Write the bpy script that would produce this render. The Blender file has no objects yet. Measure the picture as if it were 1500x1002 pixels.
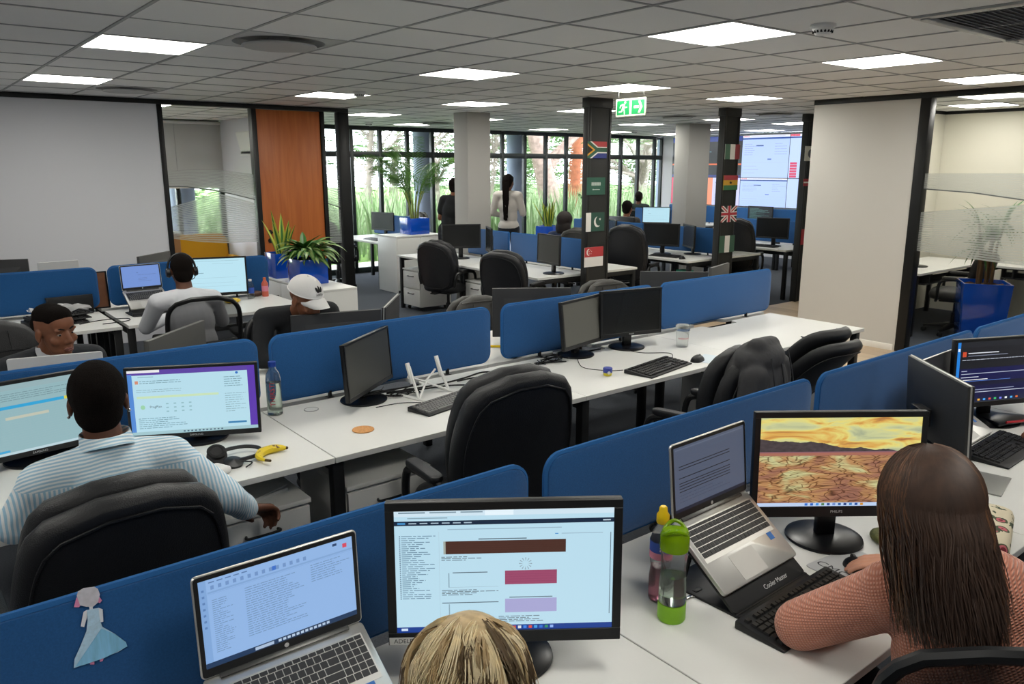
import bpy, bmesh, math, random
from math import sin, cos, pi, radians as RAD
from mathutils import Vector as V, Matrix as M, noise as NZ
random.seed(7)
SC = bpy.context.scene
COL = SC.collection
# ------------------------------------------------------------------ camera
CH = 1.897                      # camera height above the floor
FPX, YAW, PITCH = 1150.0, 0.6732, 0.2188
FWD = V((sin(YAW)*cos(PITCH), cos(YAW)*cos(PITCH), -sin(PITCH)))
RGT = V((cos(YAW), -sin(YAW), 0.0))
UPV = RGT.cross(FWD)
CAMP = V((0, 0, CH))
cd = bpy.data.cameras.new('camera'); cam = bpy.data.objects.new('camera', cd); COL.objects.link(cam)
cd.sensor_width = 36.0; cd.lens = FPX/1500*36.0; cd.clip_start = .05; cd.clip_end = 400
mw = M((RGT, UPV, -FWD)).transposed().to_4x4(); mw.translation = CAMP
cam.matrix_world = mw
SC.camera = cam
def ray(px, py): return RGT*((px-750)/FPX) - UPV*((py-501)/FPX) + FWD
def az(px, py, z):
    d = ray(px, py); return CAMP + d*((z-CH)/d.z)
def ay(px, py, y):
    d = ray(px, py); return CAMP + d*(y/d.y)
def ax(px, py, x):
    d = ray(px, py); return CAMP + d*(x/d.x)
# ------------------------------------------------------------------ world and exposure
w = bpy.data.worlds.new('overcast_sky'); SC.world = w; w.use_nodes = True
nt = w.node_tree; bg = nt.nodes['Background']
bg.inputs[0].default_value = (.86, .93, 1.0, 1); bg.inputs[1].default_value = 11.0
SC.view_settings.view_transform = 'Standard'; SC.view_settings.look = 'None'
SC.view_settings.exposure = 0.0; SC.view_settings.gamma = 1.0; SC.view_settings.use_curve_mapping = False
SC.cycles.use_denoising = True
SC.cycles.max_bounces = 8; SC.cycles.diffuse_bounces = 4; SC.cycles.glossy_bounces = 3; SC.cycles.transmission_bounces = 6
SC.cycles.transparent_max_bounces = 12; SC.cycles.sample_clamp_indirect = 6; SC.cycles.caustics_reflective = False; SC.cycles.caustics_refractive = False
LAMP = 17.5                      # strength of the ceiling light panels
# ------------------------------------------------------------------ materials
MATS = {}
def srgb(h):
    if isinstance(h, str):
        c = [int(h[i:i+2], 16)/255 for i in (0, 2, 4)]
        return tuple((x/12.92 if x <= .04045 else ((x+.055)/1.055)**2.4) for x in c)
    return h
def mat(name, col='808080', rough=.5, metal=0, spec=.5, trans=0, ior=1.45, alpha=1, emit=0, ecol=None,
        var=0, vscale=8, bump=0, bscale=200, coat=0, sheen=0, stretch=None):
    if name in MATS: return MATS[name]
    m = bpy.data.materials.new(name); m.use_nodes = True; MATS[name] = m
    n = m.node_tree.nodes; L = m.node_tree.links; p = n['Principled BSDF']
    c = srgb(col)
    p.inputs['Base Color'].default_value = (*c, 1); p.inputs['Roughness'].default_value = rough
    p.inputs['Metallic'].default_value = metal; p.inputs['Specular IOR Level'].default_value = spec
    p.inputs['Transmission Weight'].default_value = trans; p.inputs['IOR'].default_value = ior
    p.inputs['Alpha'].default_value = alpha; p.inputs['Coat Weight'].default_value = coat
    p.inputs['Sheen Weight'].default_value = sheen
    if emit:
        p.inputs['Emission Color'].default_value = (*(srgb(ecol) if ecol else c), 1); p.inputs['Emission Strength'].default_value = emit
    m.diffuse_color = (*c, 1)
    if var or bump:
        tc = n.new('ShaderNodeTexCoord'); src = tc.outputs['Object']
        if stretch:
            mp = n.new('ShaderNodeMapping'); mp.inputs['Scale'].default_value = stretch; L.new(src, mp.inputs[0]); src = mp.outputs[0]
    if var:
        t = n.new('ShaderNodeTexNoise'); t.inputs['Scale'].default_value = vscale; t.inputs['Detail'].default_value = 5; L.new(src, t.inputs['Vector'])
        r = n.new('ShaderNodeValToRGB'); r.color_ramp.elements[0].position = .3; r.color_ramp.elements[1].position = .7
        r.color_ramp.elements[0].color = (*[max(0, x*(1-var)) for x in c], 1); r.color_ramp.elements[1].color = (*[min(1, x*(1+var)) for x in c], 1)
        L.new(t.outputs['Fac'], r.inputs[0]); L.new(r.outputs[0], p.inputs['Base Color'])
    if bump:
        t2 = n.new('ShaderNodeTexNoise'); t2.inputs['Scale'].default_value = bscale; t2.inputs['Detail'].default_value = 3; L.new(src, t2.inputs['Vector'])
        b = n.new('ShaderNodeBump'); b.inputs['Strength'].default_value = bump; b.inputs['Distance'].default_value = .01
        L.new(t2.outputs['Fac'], b.inputs['Height']); L.new(b.outputs[0], p.inputs['Normal'])
    return m
def emat(col, e=1.0):                 # a pixel colour on a lit display
    k = f'display_{col}_{e}'
    if k in MATS: return MATS[k]
    m = bpy.data.materials.new(k); m.use_nodes = True; MATS[k] = m
    n = m.node_tree.nodes; p = n['Principled BSDF']; c = srgb(col)
    p.inputs['Base Color'].default_value = (.01, .01, .012, 1); p.inputs['Roughness'].default_value = .35
    p.inputs['Emission Color'].default_value = (*c, 1); p.inputs['Emission Strength'].default_value = e
    m.diffuse_color = (*c, 1)
    return m
# ------------------------------------------------------------------ mesh builder
class MB:
    def __init__(s): s.v = []; s.f = []; s.mi = []
    def add(s, vs, fs, m=0, T=None):
        b = len(s.v)
        s.v += [tuple(T @ V(p)) for p in vs] if T else [tuple(p) for p in vs]
        s.f += [tuple(b+i for i in f) for f in fs]; s.mi += [m]*len(fs); return s
    def box(s, x0, y0, z0, x1, y1, z1, m=0, T=None):
        vs = [(x, y, z) for z in (z0, z1) for y in (y0, y1) for x in (x0, x1)]
        return s.add(vs, [(0, 2, 3, 1), (4, 5, 7, 6), (0, 1, 5, 4), (2, 6, 7, 3), (0, 4, 6, 2), (1, 3, 7, 5)], m, T)
    def cbox(s, c, sz, m=0, T=None):
        return s.box(c[0]-sz[0]/2, c[1]-sz[1]/2, c[2]-sz[2]/2, c[0]+sz[0]/2, c[1]+sz[1]/2, c[2]+sz[2]/2, m, T)
    def loft(s, rings, m=0, T=None, cap=True, closed=True):
        n = len(rings[0]); vs = [p for r in rings for p in r]; fs = []
        for i in range(len(rings)-1):
            for j in range(n if closed else n-1):
                a = i*n+j; b = i*n+(j+1) % n; fs.append((a, b, b+n, a+n))
        if cap: fs.append(tuple(range(n-1, -1, -1))); fs.append(tuple((len(rings)-1)*n+j for j in range(n)))
        return s.add(vs, fs, m, T)
    def prism(s, poly, z0, z1, m=0, T=None):
        return s.loft([[(x, y, z0) for x, y in poly], [(x, y, z1) for x, y in poly]], m, T)
    def lathe(s, prof, n=24, m=0, T=None, cap=True):
        return s.loft([[(r*cos(2*pi*j/n), r*sin(2*pi*j/n), z) for j in range(n)] for r, z in prof], m, T, cap)
    def tube(s, pts, r, n=8, m=0, T=None, closed=False):
        pts = [V(p) for p in pts]; rings = []; N = len(pts)
        rr = r if isinstance(r, (list, tuple)) else [r]*N
        up = None
        for i, p in enumerate(pts):
            a = pts[(i-1) % N] if (closed or i > 0) else p; b = pts[(i+1) % N] if (closed or i < N-1) else p
            d = (b-a)
            if d.length < 1e-9: d = V((0, 0, 1))
            d.normalize()
            if up is None: up = V((0, 0, 1)) if abs(d.z) < .9 else V((1, 0, 0))
            u = d.cross(up)
            if u.length < 1e-6: u = d.cross(V((.3, .5, .8)))
            u.normalize(); w_ = u.cross(d); up = w_
            rings.append([p + (u*cos(2*pi*j/n) + w_*sin(2*pi*j/n))*rr[i] for j in range(n)])
        if closed: rings.append(rings[0])
        return s.loft(rings, m, T, cap=not closed)
    def sphere(s, c, r, m=0, T=None, nu=16, nv=10):
        r = (r, r, r) if not hasattr(r, '__len__') else r
        rings = []
        for i in range(nv+1):
            t = pi*(.001+.998*i/nv); rings.append([(c[0]+r[0]*sin(t)*cos(2*pi*j/nu), c[1]+r[1]*sin(t)*sin(2*pi*j/nu), c[2]-r[2]*cos(t)) for j in range(nu)])
        return s.loft(rings, m, T)
    def grid(s, fn, nu, nv, m=0, T=None):
        vs = [fn(i/nu, j/nv) for i in range(nu+1) for j in range(nv+1)]
        fs = [(i*(nv+1)+j, (i+1)*(nv+1)+j, (i+1)*(nv+1)+j+1, i*(nv+1)+j+1) for i in range(nu) for j in range(nv)]
        return s.add(vs, fs, m, T)
    def mesh(s, name, mats, bevel=0, seg=2, smooth=35, fix=True):
        me = bpy.data.meshes.new(name); me.from_pydata(s.v, [], s.f)
        for i, p in enumerate(me.polygons): p.material_index = s.mi[i]
        for m_ in mats: me.materials.append(m_)
        if bevel or fix:
            bm = bmesh.new(); bm.from_mesh(me)
            if fix: bmesh.ops.recalc_face_normals(bm, faces=bm.faces)
            if bevel:
                es = [e for e in bm.edges if len(e.link_faces) == 2 and e.calc_face_angle(0) > .6]
                bmesh.ops.bevel(bm, geom=es, offset=bevel, segments=seg, affect='EDGES', profile=.5, clamp_overlap=True)
            bm.to_mesh(me); bm.free()
        if smooth:
            me.polygons.foreach_set('use_smooth', [True]*len(me.polygons)); me.set_sharp_from_angle(angle=RAD(smooth))
        return me
CACHE = {}
def link(name, data, parent=None, loc=None, rot=None, scale=None):
    o = bpy.data.objects.new(name, data); COL.objects.link(o)
    if parent is not None: o.parent = parent
    if loc is not None: o.location = loc
    if rot is not None: o.rotation_euler = rot
    if scale is not None: o.scale = scale
    return o
def part(name, mb, mats, parent=None, bevel=0, seg=2, smooth=35, key=None, loc=None, rot=None, fix=True, scale=None, label=None, kind=None):
    """mb: MB or a function giving one; meshes with the same key are shared"""
    if not isinstance(mats, (list, tuple)): mats = [mats]
    if key is not None and key in CACHE: me = CACHE[key]
    else:
        b = mb() if callable(mb) else mb
        me = b.mesh(name, mats, bevel, seg, smooth, fix)
        if key is not None: CACHE[key] = me
    o = link(name, me, parent, loc, rot, scale)
    if label: o['label'] = label
    if kind: o['kind'] = kind
    return o
def tag(o, label=None, cat=None, group=None, kind=None):
    if label: o['label'] = label
    if cat: o['category'] = cat
    if group: o['group'] = group
    if kind: o['kind'] = kind
    return o
def thing(name, label, cat, loc=(0, 0, 0), rz=0, group=None):
    o = link(name, None, None, loc, (0, 0, rz)); o.empty_display_size = .1
    return tag(o, label, cat, group)
def rrect(w, h, r, n=5, cx=0, cy=0):
    pts = []
    for (sx, sy, a0) in ((1, 1, 0), (-1, 1, pi/2), (-1, -1, pi), (1, -1, 1.5*pi)):
        for k in range(n+1):
            a = a0 + pi/2*k/n; pts.append((cx+sx*(w/2-r)+r*cos(a), cy+sy*(h/2-r)+r*sin(a)))
    return pts
def pillow(mb, outline, t, puff=.35, m=0, T=None, crown=0, inset=None, bend=None):
    """soft slab: outline (x, y) list, thickness t along z, puffed edges"""
    n = len(outline); cx = sum(p[0] for p in outline)/n; cy = sum(p[1] for p in outline)/n
    ins = inset or t*puff
    rings = []
    for (zz, k) in ((-.5, 2.6), (-.47, 1.2), (-.36, .35), (-.12, 0), (.12, 0), (.36, .35), (.47, 1.2), (.5, 2.6)):
        r = []
        for x, y in outline:
            dx, dy = x-cx, y-cy; l = math.hypot(dx, dy) or 1; f = max(.05, 1-ins*k/l); r.append([cx+dx*f, cy+dy*f, zz*t])
        rings.append(r)
    for f, zc in ((.55, 1.0), (.2, 1.15)):
        rings.insert(0, [[cx+(p[0]-cx)*f/.8, cy+(p[1]-cy)*f/.8, -t*.5-crown*zc] for p in rings[[i for i in range(len(rings)) if abs(rings[i][0][2]+.5*t) < 1e-6][0]]])
        rings.append([[cx+(p[0]-cx)*f/.8, cy+(p[1]-cy)*f/.8, t*.5+crown*zc] for p in rings[[i for i in range(len(rings)) if abs(rings[i][0][2]-.5*t) < 1e-6][-1]]])
    if bend: rings = [[bend(p) for p in r] for r in rings]
    return mb.loft(rings, m, T)
TXT = {}
def text_verts(s, size=.02):
    """outline letters turned into flat faces; returns verts, faces centred on the origin"""
    k = s
    if k not in TXT:
        c = bpy.data.curves.new('lettering', 'FONT'); c.body = s; c.size = 1; c.align_x = 'CENTER'; c.align_y = 'CENTER'; c.resolution_u = 3
        o = bpy.data.objects.new('lettering', c); COL.objects.link(o)
        dg = bpy.context.evaluated_depsgraph_get(); me = bpy.data.meshes.new_from_object(o.evaluated_get(dg))
        TXT[k] = ([tuple(v.co) for v in me.vertices], [tuple(p.vertices) for p in me.polygons])
        bpy.data.objects.remove(o); bpy.data.curves.remove(c); bpy.data.meshes.remove(me)
    vs, fs = TXT[k]
    return [(x*size, y*size, z) for x, y, z in vs], fs
def bez(p, n=12):
    """Catmull-Rom through points"""
    p = [V(q) for q in p]; out = []
    for i in range(len(p)-1):
        a, b, c, d = p[max(i-1, 0)], p[i], p[i+1], p[min(i+2, len(p)-1)]
        for k in range(n):
            t = k/n; out.append(.5*((2*b)+(c-a)*t+(2*a-5*b+4*c-d)*t*t+(3*b-a-3*c+d)*t**3))
    out.append(p[-1]); return out
Rz = lambda a: M.Rotation(a, 4, 'Z'); Rx = lambda a: M.Rotation(a, 4, 'X'); Ry = lambda a: M.Rotation(a, 4, 'Y'); Tr = lambda *p: M.Translation(V(p))
# common materials
WHITE = mat('white_laminate', 'dcdcd8', .38, var=.015, vscale=3); EDGE = mat('white_edging', 'd8d8d6', .5)
BLACK = mat('black_plastic', '141517', .42, bump=.05, bscale=600); GLOSS = mat('gloss_black', '0d0e11', .28); DKGREY = mat('dark_grey_plastic', '2b2c2e', .5)
STEEL = mat('black_steel', '191a1b', .45, spec=.4); CHROME = mat('chrome', 'c8c8c8', .15, metal=1); SILVER = mat('silver_aluminium', 'c9c8c4', .34, metal=.75, bump=.03, bscale=900)
BLUEF = mat('blue_fabric', '1d5289', .88, var=.10, vscale=260, bump=.25, bscale=900, spec=.2, sheen=.25)
BLUEE = mat('blue_fabric_edge', '285d96', .85, bump=.2, bscale=700, spec=.2)
LEATHER = mat('black_leather', '17181b', .4, bump=.25, bscale=260, var=.15, vscale=30); LEATHER2 = mat('grey_worn_leather', '3a3936', .5, bump=.3, bscale=200, var=.12, vscale=20)
RUBBER = mat('black_rubber', '101011', .7)
GLASS = mat('clear_glass', 'ffffff', .0, trans=1, ior=1.01, spec=.3, alpha=.12)
# ================================================================== SETTING
CE = 2.617                          # ceiling height
TX, TY, TS = 1.082, 4.385, .6       # ceiling grid origin and tile size
X0, X1, Y0, Y1 = -3.1, 15.0, -2.2, 13.0
def struct(name, mb, mats, **k):
    o = part(name, mb, mats, **k); o['kind'] = 'structure'; return o
CARPET = mat('grey_carpet', '54585f', .95, var=.16, vscale=120, bump=.5, bscale=500, spec=.1)
PLANK = [mat(f'pale_vinyl_plank_{i}', c, .42, var=.07, vscale=5, stretch=(6, .6, 1), bump=.04, bscale=60) for i, c in enumerate(('c3ad92', 'baa489', 'cbb69b'))]
WALLG = mat('grey_white_paint', 'd9dadf', .75, bump=.04, bscale=300); WALLW = mat('warm_white_paint', 'c9c7c1', .7, bump=.04, bscale=300)
CEILM = mat('ceiling_tile_board', 'f0f0ee', .55, var=.03, vscale=200, bump=.08, bscale=500, spec=.35); TBAR = mat('ceiling_tee_bar', 'a2a4a4', .5)
FRAME = mat('black_aluminium_frame', '131414', .4, spec=.4)
fl = struct('floor', MB().box(X0, Y0, -.2, X1, Y1, 0), CARPET)
# pale vinyl planks of the walkway along the right partition
def plank(i): return lambda: MB().box(-.09, -.6, 0, .09, .6, .006)
random.seed(3)
k = 0
for ix in range(11):
    x = 6.31 + .181*ix
    y = 1.0 + random.uniform(-.9, 0)
    while y < 6.2:
        y1 = min(y+1.2, 6.25)
        if y1 - y > .15:
            c = random.randrange(3)
            o = part('plank', plank(c), PLANK[c], fl, bevel=.0015, seg=1, key=f'plank{c}', loc=(x, (y+y1)/2, 0), scale=(1, (y1-y-.003)/1.2, 1))
        y += 1.2
for ix in range(36):                                   # the same planks turning the corner behind the partition
    x = 8.36 + .181*ix
    if x > 10.4: break
    for y in (5.05, 6.25):
        if y+1.2 < 6.3 or True:
            y1 = min(y+1.2, 6.25)
            if y1-y > .2:
                c = random.randrange(3); part('plank', plank(c), PLANK[c], fl, bevel=.0015, seg=1, key=f'plank{c}', loc=(x, (y+y1)/2, 0), scale=(1, (y1-y-.003)/1.2, 1))
# ---- ceiling: slab, tee grid, tiles
LIGHTS = [(0, 1), (0, 5), (4, 5), (4, 1), (4, -3), (7, -3), (10, -3), (7, 1), (7, 5), (7, 9), (10, 1), (10, 5), (10, 12), (10, 9), (15, 12), (15, 8), (18, 12), (21, 12),
          (15, 5), (19, 9), (21, 8), (18, 5), (15, -1), (13, -2), (0, -3), (0, -7), (4, -7), (7, -7), (-4, 1), (-4, -3), (-4, -7), (10, -7), (2, 9), (2, 12), (17, -3)]
VENTS_R = [(1, 0), (1, 6), (14, 3), (13, 5), (10, 11)]     # round diffusers
VENT_S = [(5, -5), (6, -5)]
SKIP = set(LIGHTS) | set(VENTS_R) | set(VENT_S)
ce = struct('ceiling', MB().box(X0, Y0, CE+.03, X1, Y1, CE+.25), mat('ceiling_void', '9a9a97', .9))
i0, i1 = math.floor((X0-TX)/TS), math.ceil((X1-TX)/TS); j0, j1 = math.floor((Y0-TY)/TS), math.ceil((Y1-TY)/TS)
g = MB()
for i in range(i0+1, i1): g.box(TX+i*TS-.009, Y0, CE-.004, TX+i*TS+.009, Y1, CE+.03)
for j in range(j0+1, j1): g.box(X0, TY+j*TS-.006, CE-.003, X1, TY+j*TS+.006, CE+.029)
part('ceiling_grid', g, TBAR, ce, smooth=0)
def visible(p, mg=60):
    d = V(p)-CAMP; zc = d.dot(FWD)
    if zc < .3: return False
    x = 750+FPX*d.dot(RGT)/zc; y = 501-FPX*d.dot(UPV)/zc
    return -mg < x < 1500+mg and -mg < y < 1002+mg
vis = []; hid = []
for i in range(i0, i1):
    for j in range(j0, j1):
        if (i, j) in SKIP: continue
        c = V((TX+(i+.5)*TS, TY+(j+.5)*TS, CE))
        if not (X0 < c.x < X1 and Y0 < c.y < Y1): continue
        (vis if visible(c) else hid).append(((c-CAMP).length, c))
vis.sort(key=lambda t: t[0])
for d, c in vis[:290]:
    part('ceiling_tile', lambda: MB().box(-.2925, -.2945, 0, .2925, .2945, .02), CEILM, ce, bevel=.003, seg=1, key='ctile', loc=(c.x, c.y, CE-.001+random.uniform(0, .003)))
rest = MB()
for d, c in vis[290:]+hid: rest.box(c.x-.2925, c.y-.2945, CE, c.x+.2925, c.y+.2945, CE+.02)
o = part('distant_ceiling_tiles', rest, CEILM, ce, smooth=0); o['kind'] = 'stuff'
# ---- ceiling lights
PANEL = mat('light_panel', 'ffffff', .5, emit=LAMP, ecol='fffcf3')
WMET = mat('white_metal', 'e4e4e2', .4)
def area_name(i, j):
    if i <= 0 and j >= 1: return 'above the grey-white wall side'
    return None
LL = {(0, 1): 'square lit ceiling panel beside the large round air diffuser', (0, 5): 'square lit ceiling panel close to the grey-white wall and small round diffuser', (4, 5): 'square lit ceiling panel beside a smoke detector and above the timber door',
      (4, 1): 'square lit ceiling panel midway between the round diffuser and the black flag pillar', (4, -3): 'very large square lit ceiling panel beside the white smoke detector with slots', (7, -3): 'square lit ceiling panel beside the air grille, over the white partition',
      (10, -3): 'square lit ceiling panel touching the black header of the glazed partition', (7, 1): 'square lit ceiling panel directly above the green exit sign', (7, 5): 'square lit ceiling panel right above the plain grey column',
      (10, 1): 'square lit ceiling panel in front of the pillar with Italian flag', (7, 9): 'square lit ceiling panel just past the black corner post', (10, 5): 'square lit ceiling panel half behind the South African flag pillar',
      (15, 5): 'square lit ceiling panel crossed by the pillar with Italian flag', (18, 5): 'square lit ceiling panel right beside the last black post', (10, 9): 'square lit ceiling panel between the plain column and the windows', (19, 9): 'square lit ceiling panel above the video wall corner',
      (15, -1): 'square lit ceiling panel deep inside the glazed room', (13, -2): 'square lit ceiling panel inside the glazed room near its black header', (17, -3): 'square lit ceiling panel at the back of the glazed room', (2, 9): 'square lit ceiling panel inside the timber-door office', (2, 12): 'square lit ceiling panel by the roller blinds of the timber-door office',
      (10, 12): 'square lit ceiling panel close to the garden windows near a round diffuser', (15, 12): 'square lit ceiling panel by the windows above the standing woman', (18, 12): 'square lit ceiling panel by the windows behind the exit sign', (21, 12): 'square lit ceiling panel in the far window corner', (15, 8): 'square lit ceiling panel below and beyond the exit sign', (21, 8): 'square lit ceiling panel right in front of the video wall'}
for (i, j) in LIGHTS:
    c = (TX+(i+.5)*TS, TY+(j+.5)*TS, CE)
    lab = LL.get((i, j))
    t = thing('ceiling_light', lab or 'square lit ceiling panel over the front desks, out of the picture', 'ceiling light', c, 0, 'square ceiling light panels')
    part('frame', lambda: MB().box(-.298, -.298, -.006, .298, -.284, .02).box(-.298, .284, -.006, .298, .298, .02).box(-.298, -.284, -.006, -.284, .284, .02).box(.284, -.284, -.006, .298, .284, .02), WMET, t, key='lframe', smooth=0)
    part('diffuser', lambda: MB().box(-.284, -.284, -.003, .284, .284, .012), PANEL, t, key='ldiff', smooth=0)
# ---- round diffusers, air grille, detectors, exit sign
def dif():
    m = MB(); n = 40
    m.lathe([(.27, -.004), (.27, 0), (.245, .0), (.235, .05), (.05, .06), (.05, .058), (.235, .045)], n)
    return m
VL = {(1, 0): 'large round ceiling air diffuser with dark gap around its disc', (1, 6): 'round ceiling air diffuser near the top of the grey-white wall', (14, 3): 'round ceiling diffuser in front of the video wall, catching blue light', (13, 5): 'dark round ceiling diffuser behind the exit sign', (10, 11): 'round ceiling diffuser near the garden windows'}
for q in VENTS_R:
    c = (TX+(q[0]+.5)*TS, TY+(q[1]+.5)*TS, CE)
    t = thing('air_diffuser', VL[q], 'air vent', c, 0, 'round ceiling air diffusers')
    pl = MB(); n = 40
    sq = [(.298*max(-1, min(1, 1.42*cos(2*pi*k/n))), .298*max(-1, min(1, 1.42*sin(2*pi*k/n)))) for k in range(n)]
    def plate():
        m = MB(); n = 40
        sqr = [(.298*max(-1, min(1, 1.5*cos(2*pi*k/n))), .298*max(-1, min(1, 1.5*sin(2*pi*k/n)))) for k in range(n)]
        m.loft([[(x, y, -.002) for x, y in sqr], [(.265*cos(2*pi*k/n), .265*sin(2*pi*k/n), -.004) for k in range(n)], [(.25*cos(2*pi*k/n), .25*sin(2*pi*k/n), .055) for k in range(n)]], cap=False)
        return m
    part('mounting_plate', plate, mat('vent_white', 'bfc0bf', .5), t, key='vplate')
    part('throat', lambda: MB().lathe([(.25, .05), (.25, .1), (.0, .1)], 40, cap=False), mat('vent_dark', '1a1a1b', .8), t, key='vthroat')
    part('disc', lambda: MB().lathe([(.001, -.032), (.205, -.03), (.215, -.022), (.2, -.012), (.06, .0), (.06, .06)], 40), mat('vent_disc', 'b4b5b4', .5), t, key='vdisc')
t = thing('ceiling_air_grille', 'rectangular ceiling air grille with dark louvres and silver frame', 'air vent', (TX+6*TS, TY-4.5*TS, CE))
fr = MB().box(-.6, -.3, -.012, .6, -.26, .01).box(-.6, .26, -.012, .6, .3, .01).box(-.6, -.26, -.012, -.53, .26, .01).box(.53, -.26, -.012, .6, .26, .01)
part('frame', fr, mat('grille_silver', 'aeb0b0', .35, metal=.4), t, bevel=.003)
part('cavity', MB().box(-.53, -.26, .015, .53, .26, .025), mat('grille_back', '4a4c4e', .8), t)
for q in range(15): part('louvre', lambda: MB().box(-.53, -.012, -.001, .53, .012, .001), mat('louvre_grey', '9a9da0', .5), t, key='louvre', loc=(0, -.24+q*.0343, .0), rot=(RAD(35), 0, 0))
for k_, (sx, sy) in enumerate(((-.52, .25), (-.52, -.25), (.52, .25))): part('clip', lambda: MB().box(-.05, -.018, -.02, .05, .018, -.008), mat('grille_silver'), t, key='gclip', bevel=.003, loc=(sx, sy, 0))
for (px, py, lab) in ((1206, 40, 'white slotted smoke detector beside the largest light panel'), (526, 138, 'white smoke detector hanging beside a lit panel over the timber door'), (540, 183, 'small smoke detector near the garden windows'), (929, 195.5, 'small smoke detector close to the windows past the flag pillar')):
    p = az(px, py-4, CE)
    t = thing('smoke_detector', lab, 'smoke detector', p, 0, 'smoke detectors')
    part('base', lambda: MB().lathe([(.001, 0), (.062, 0), (.066, -.012), (.055, -.02), (.001, -.02)], 28), WMET, t, key='sd1')
    part('sensor_head', lambda: MB().lathe([(.052, -.018), (.05, -.03), (.036, -.052), (.001, -.056)], 28), WMET, t, key='sd2')
    part('slots', lambda: [m_ for m_ in [MB()] if [m_.cbox((.046*cos(a*pi/8), .046*sin(a*pi/8), -.036), (.008, .008, .012)) for a in range(16)]][0], mat('vent_dark', '1a1a1b', .8), t, key='sd3')
GREEN = mat('sign_green', '067a40', .5, emit=.04); SIGNW = mat('sign_white', 'd6dcc4', .5, emit=.04)
sx = 5.72
yl, yr = ax(902, 158, sx).y, ax(945.5, 153, sx).y
zt, zb = ax(902, 146, sx).z, ax(902, 171.5, sx).z
sw = yl-yr; sh = zt-zb
t = thing('exit_sign', 'green emergency exit sign with running figure and arrow hung from ceiling', 'exit sign', (sx, yl, zb), -pi/2)   # local x runs towards -y, local -y faces -x
part('panel', MB().box(0, 0, 0, sw, .012, sh), SIGNW, t, bevel=.002)
u = sw/2
pr = MB()
for q in range(2): pr.box(u*q+.018, -.0015, .016, u*(q+1)-.012, -.0005, sh-.016)
part('pictogram_field', pr, GREEN, t, smooth=0)
def plan(m, pts, y): m.add([(x, y, z) for x, z in pts], [tuple(range(len(pts)))])
fg = MB(); o_ = (u*.5+.003, sh*.5)
S = sh/1.25
def rel(pts, o=o_): return [(o[0]+a*S, o[1]+b*S) for a, b in pts]
ar = MB(); o2 = (u*1.5+.003, sh*.5)
plan(ar, rel([(-.40, -.08), (.12, -.08), (.12, .08), (-.40, .08)], o2), -.003)
plan(ar, rel([(.02, .42), (.22, .42), (.46, 0), (.22, -.42), (.02, -.42), (.24, 0)], o2), -.0035)
plan(fg, rel([(.22+.09*cos(a*pi/6), .36+.09*sin(a*pi/6)) for a in range(12)]), -.003)
for poly in ([(.0, .28), (.2, .24), (.12, -.08), (-.08, -.05)], [(.0, .28), (-.28, .18), (-.34, -.02), (-.27, -.04), (-.2, .11), (-.02, .16)], [(.14, .22), (.22, .04), (.42, .06), (.42, -.01), (.18, -.04), (.1, .1)],
             [(-.08, -.02), (.06, -.04), (-.08, -.3), (-.42, -.34), (-.42, -.25), (-.16, -.22)], [(.0, -.06), (.12, -.06), (.2, -.24), (.2, -.48), (.12, -.48), (.1, -.26)]): plan(fg, rel(poly), -.0035)
part('running_figure', fg, SIGNW, t, smooth=0, fix=False); part('arrow', ar, SIGNW, t, smooth=0, fix=False)
for xx in (.03, sw-.03): part('suspension_wire', MB().tube([(xx, .006, sh), (xx, .006, CE-zb)], .0015, 6), CHROME, t)
# ---- left partition (y = 9.3): grey-white wall, framed glazing, timber door, corner post
YL = 9.3
struct('wall_left', MB().box(X0, YL, 0, 2.5, YL+.09, CE), WALLG)
struct('trim_1', MB().box(X0, YL-.012, CE-.05, 4.78, YL+.1, CE), FRAME, bevel=.003)
fr = thing('glazed_partition', 'black framed office front with curved frosted bands and timber door', 'partition', (0, YL, 0)); 
del fr['category'], fr['label']; fr.name = 'window_1'; fr['kind'] = 'structure'
XP = [2.5, 3.535, 4.42, 4.70]
for x, w_ in ((2.5, .055), (3.535, .06), (4.40, .05), (4.64, .14)):
    part('mullion', MB().box(x, -.01, 0, x+w_, .1, CE-.05), FRAME, fr, bevel=.003)
part('bottom_rail', MB().box(2.55, 0, 0, 3.54, .09, .06).box(4.45, 0, 0, 4.64, .09, .06), FRAME, fr, bevel=.003)
FILM = None
def filmmat():
    m = bpy.data.materials.new('frosted_stripe_film'); m.use_nodes = True; n = m.node_tree.nodes; L = m.node_tree.links
    p = n['Principled BSDF']; p.inputs['Base Color'].default_value = (.50, .53, .51, 1); p.inputs['Roughness'].default_value = .6
    p.inputs['Transmission Weight'].default_value = .35; p.inputs['IOR'].default_value = 1.02
    at = n.new('ShaderNodeAttribute'); at.attribute_name = 'band'; at.attribute_type = 'GEOMETRY'
    mt = n.new('ShaderNodeMath'); mt.operation = 'FRACT'; L.new(at.outputs['Fac'], mt.inputs[0])
    c = n.new('ShaderNodeMath'); c.operation = 'GREATER_THAN'; c.inputs[1].default_value = .24; L.new(mt.outputs[0], c.inputs[0])
    mm = n.new('ShaderNodeMath'); mm.operation = 'MULTIPLY_ADD'; mm.inputs[1].default_value = .50; mm.inputs[2].default_value = .30; L.new(c.outputs[0], mm.inputs[0])
    L.new(mm.outputs[0], p.inputs['Alpha']); return m
FILM = filmmat(); FEDGE = mat('film_edge', '5d6160', .6)
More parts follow.
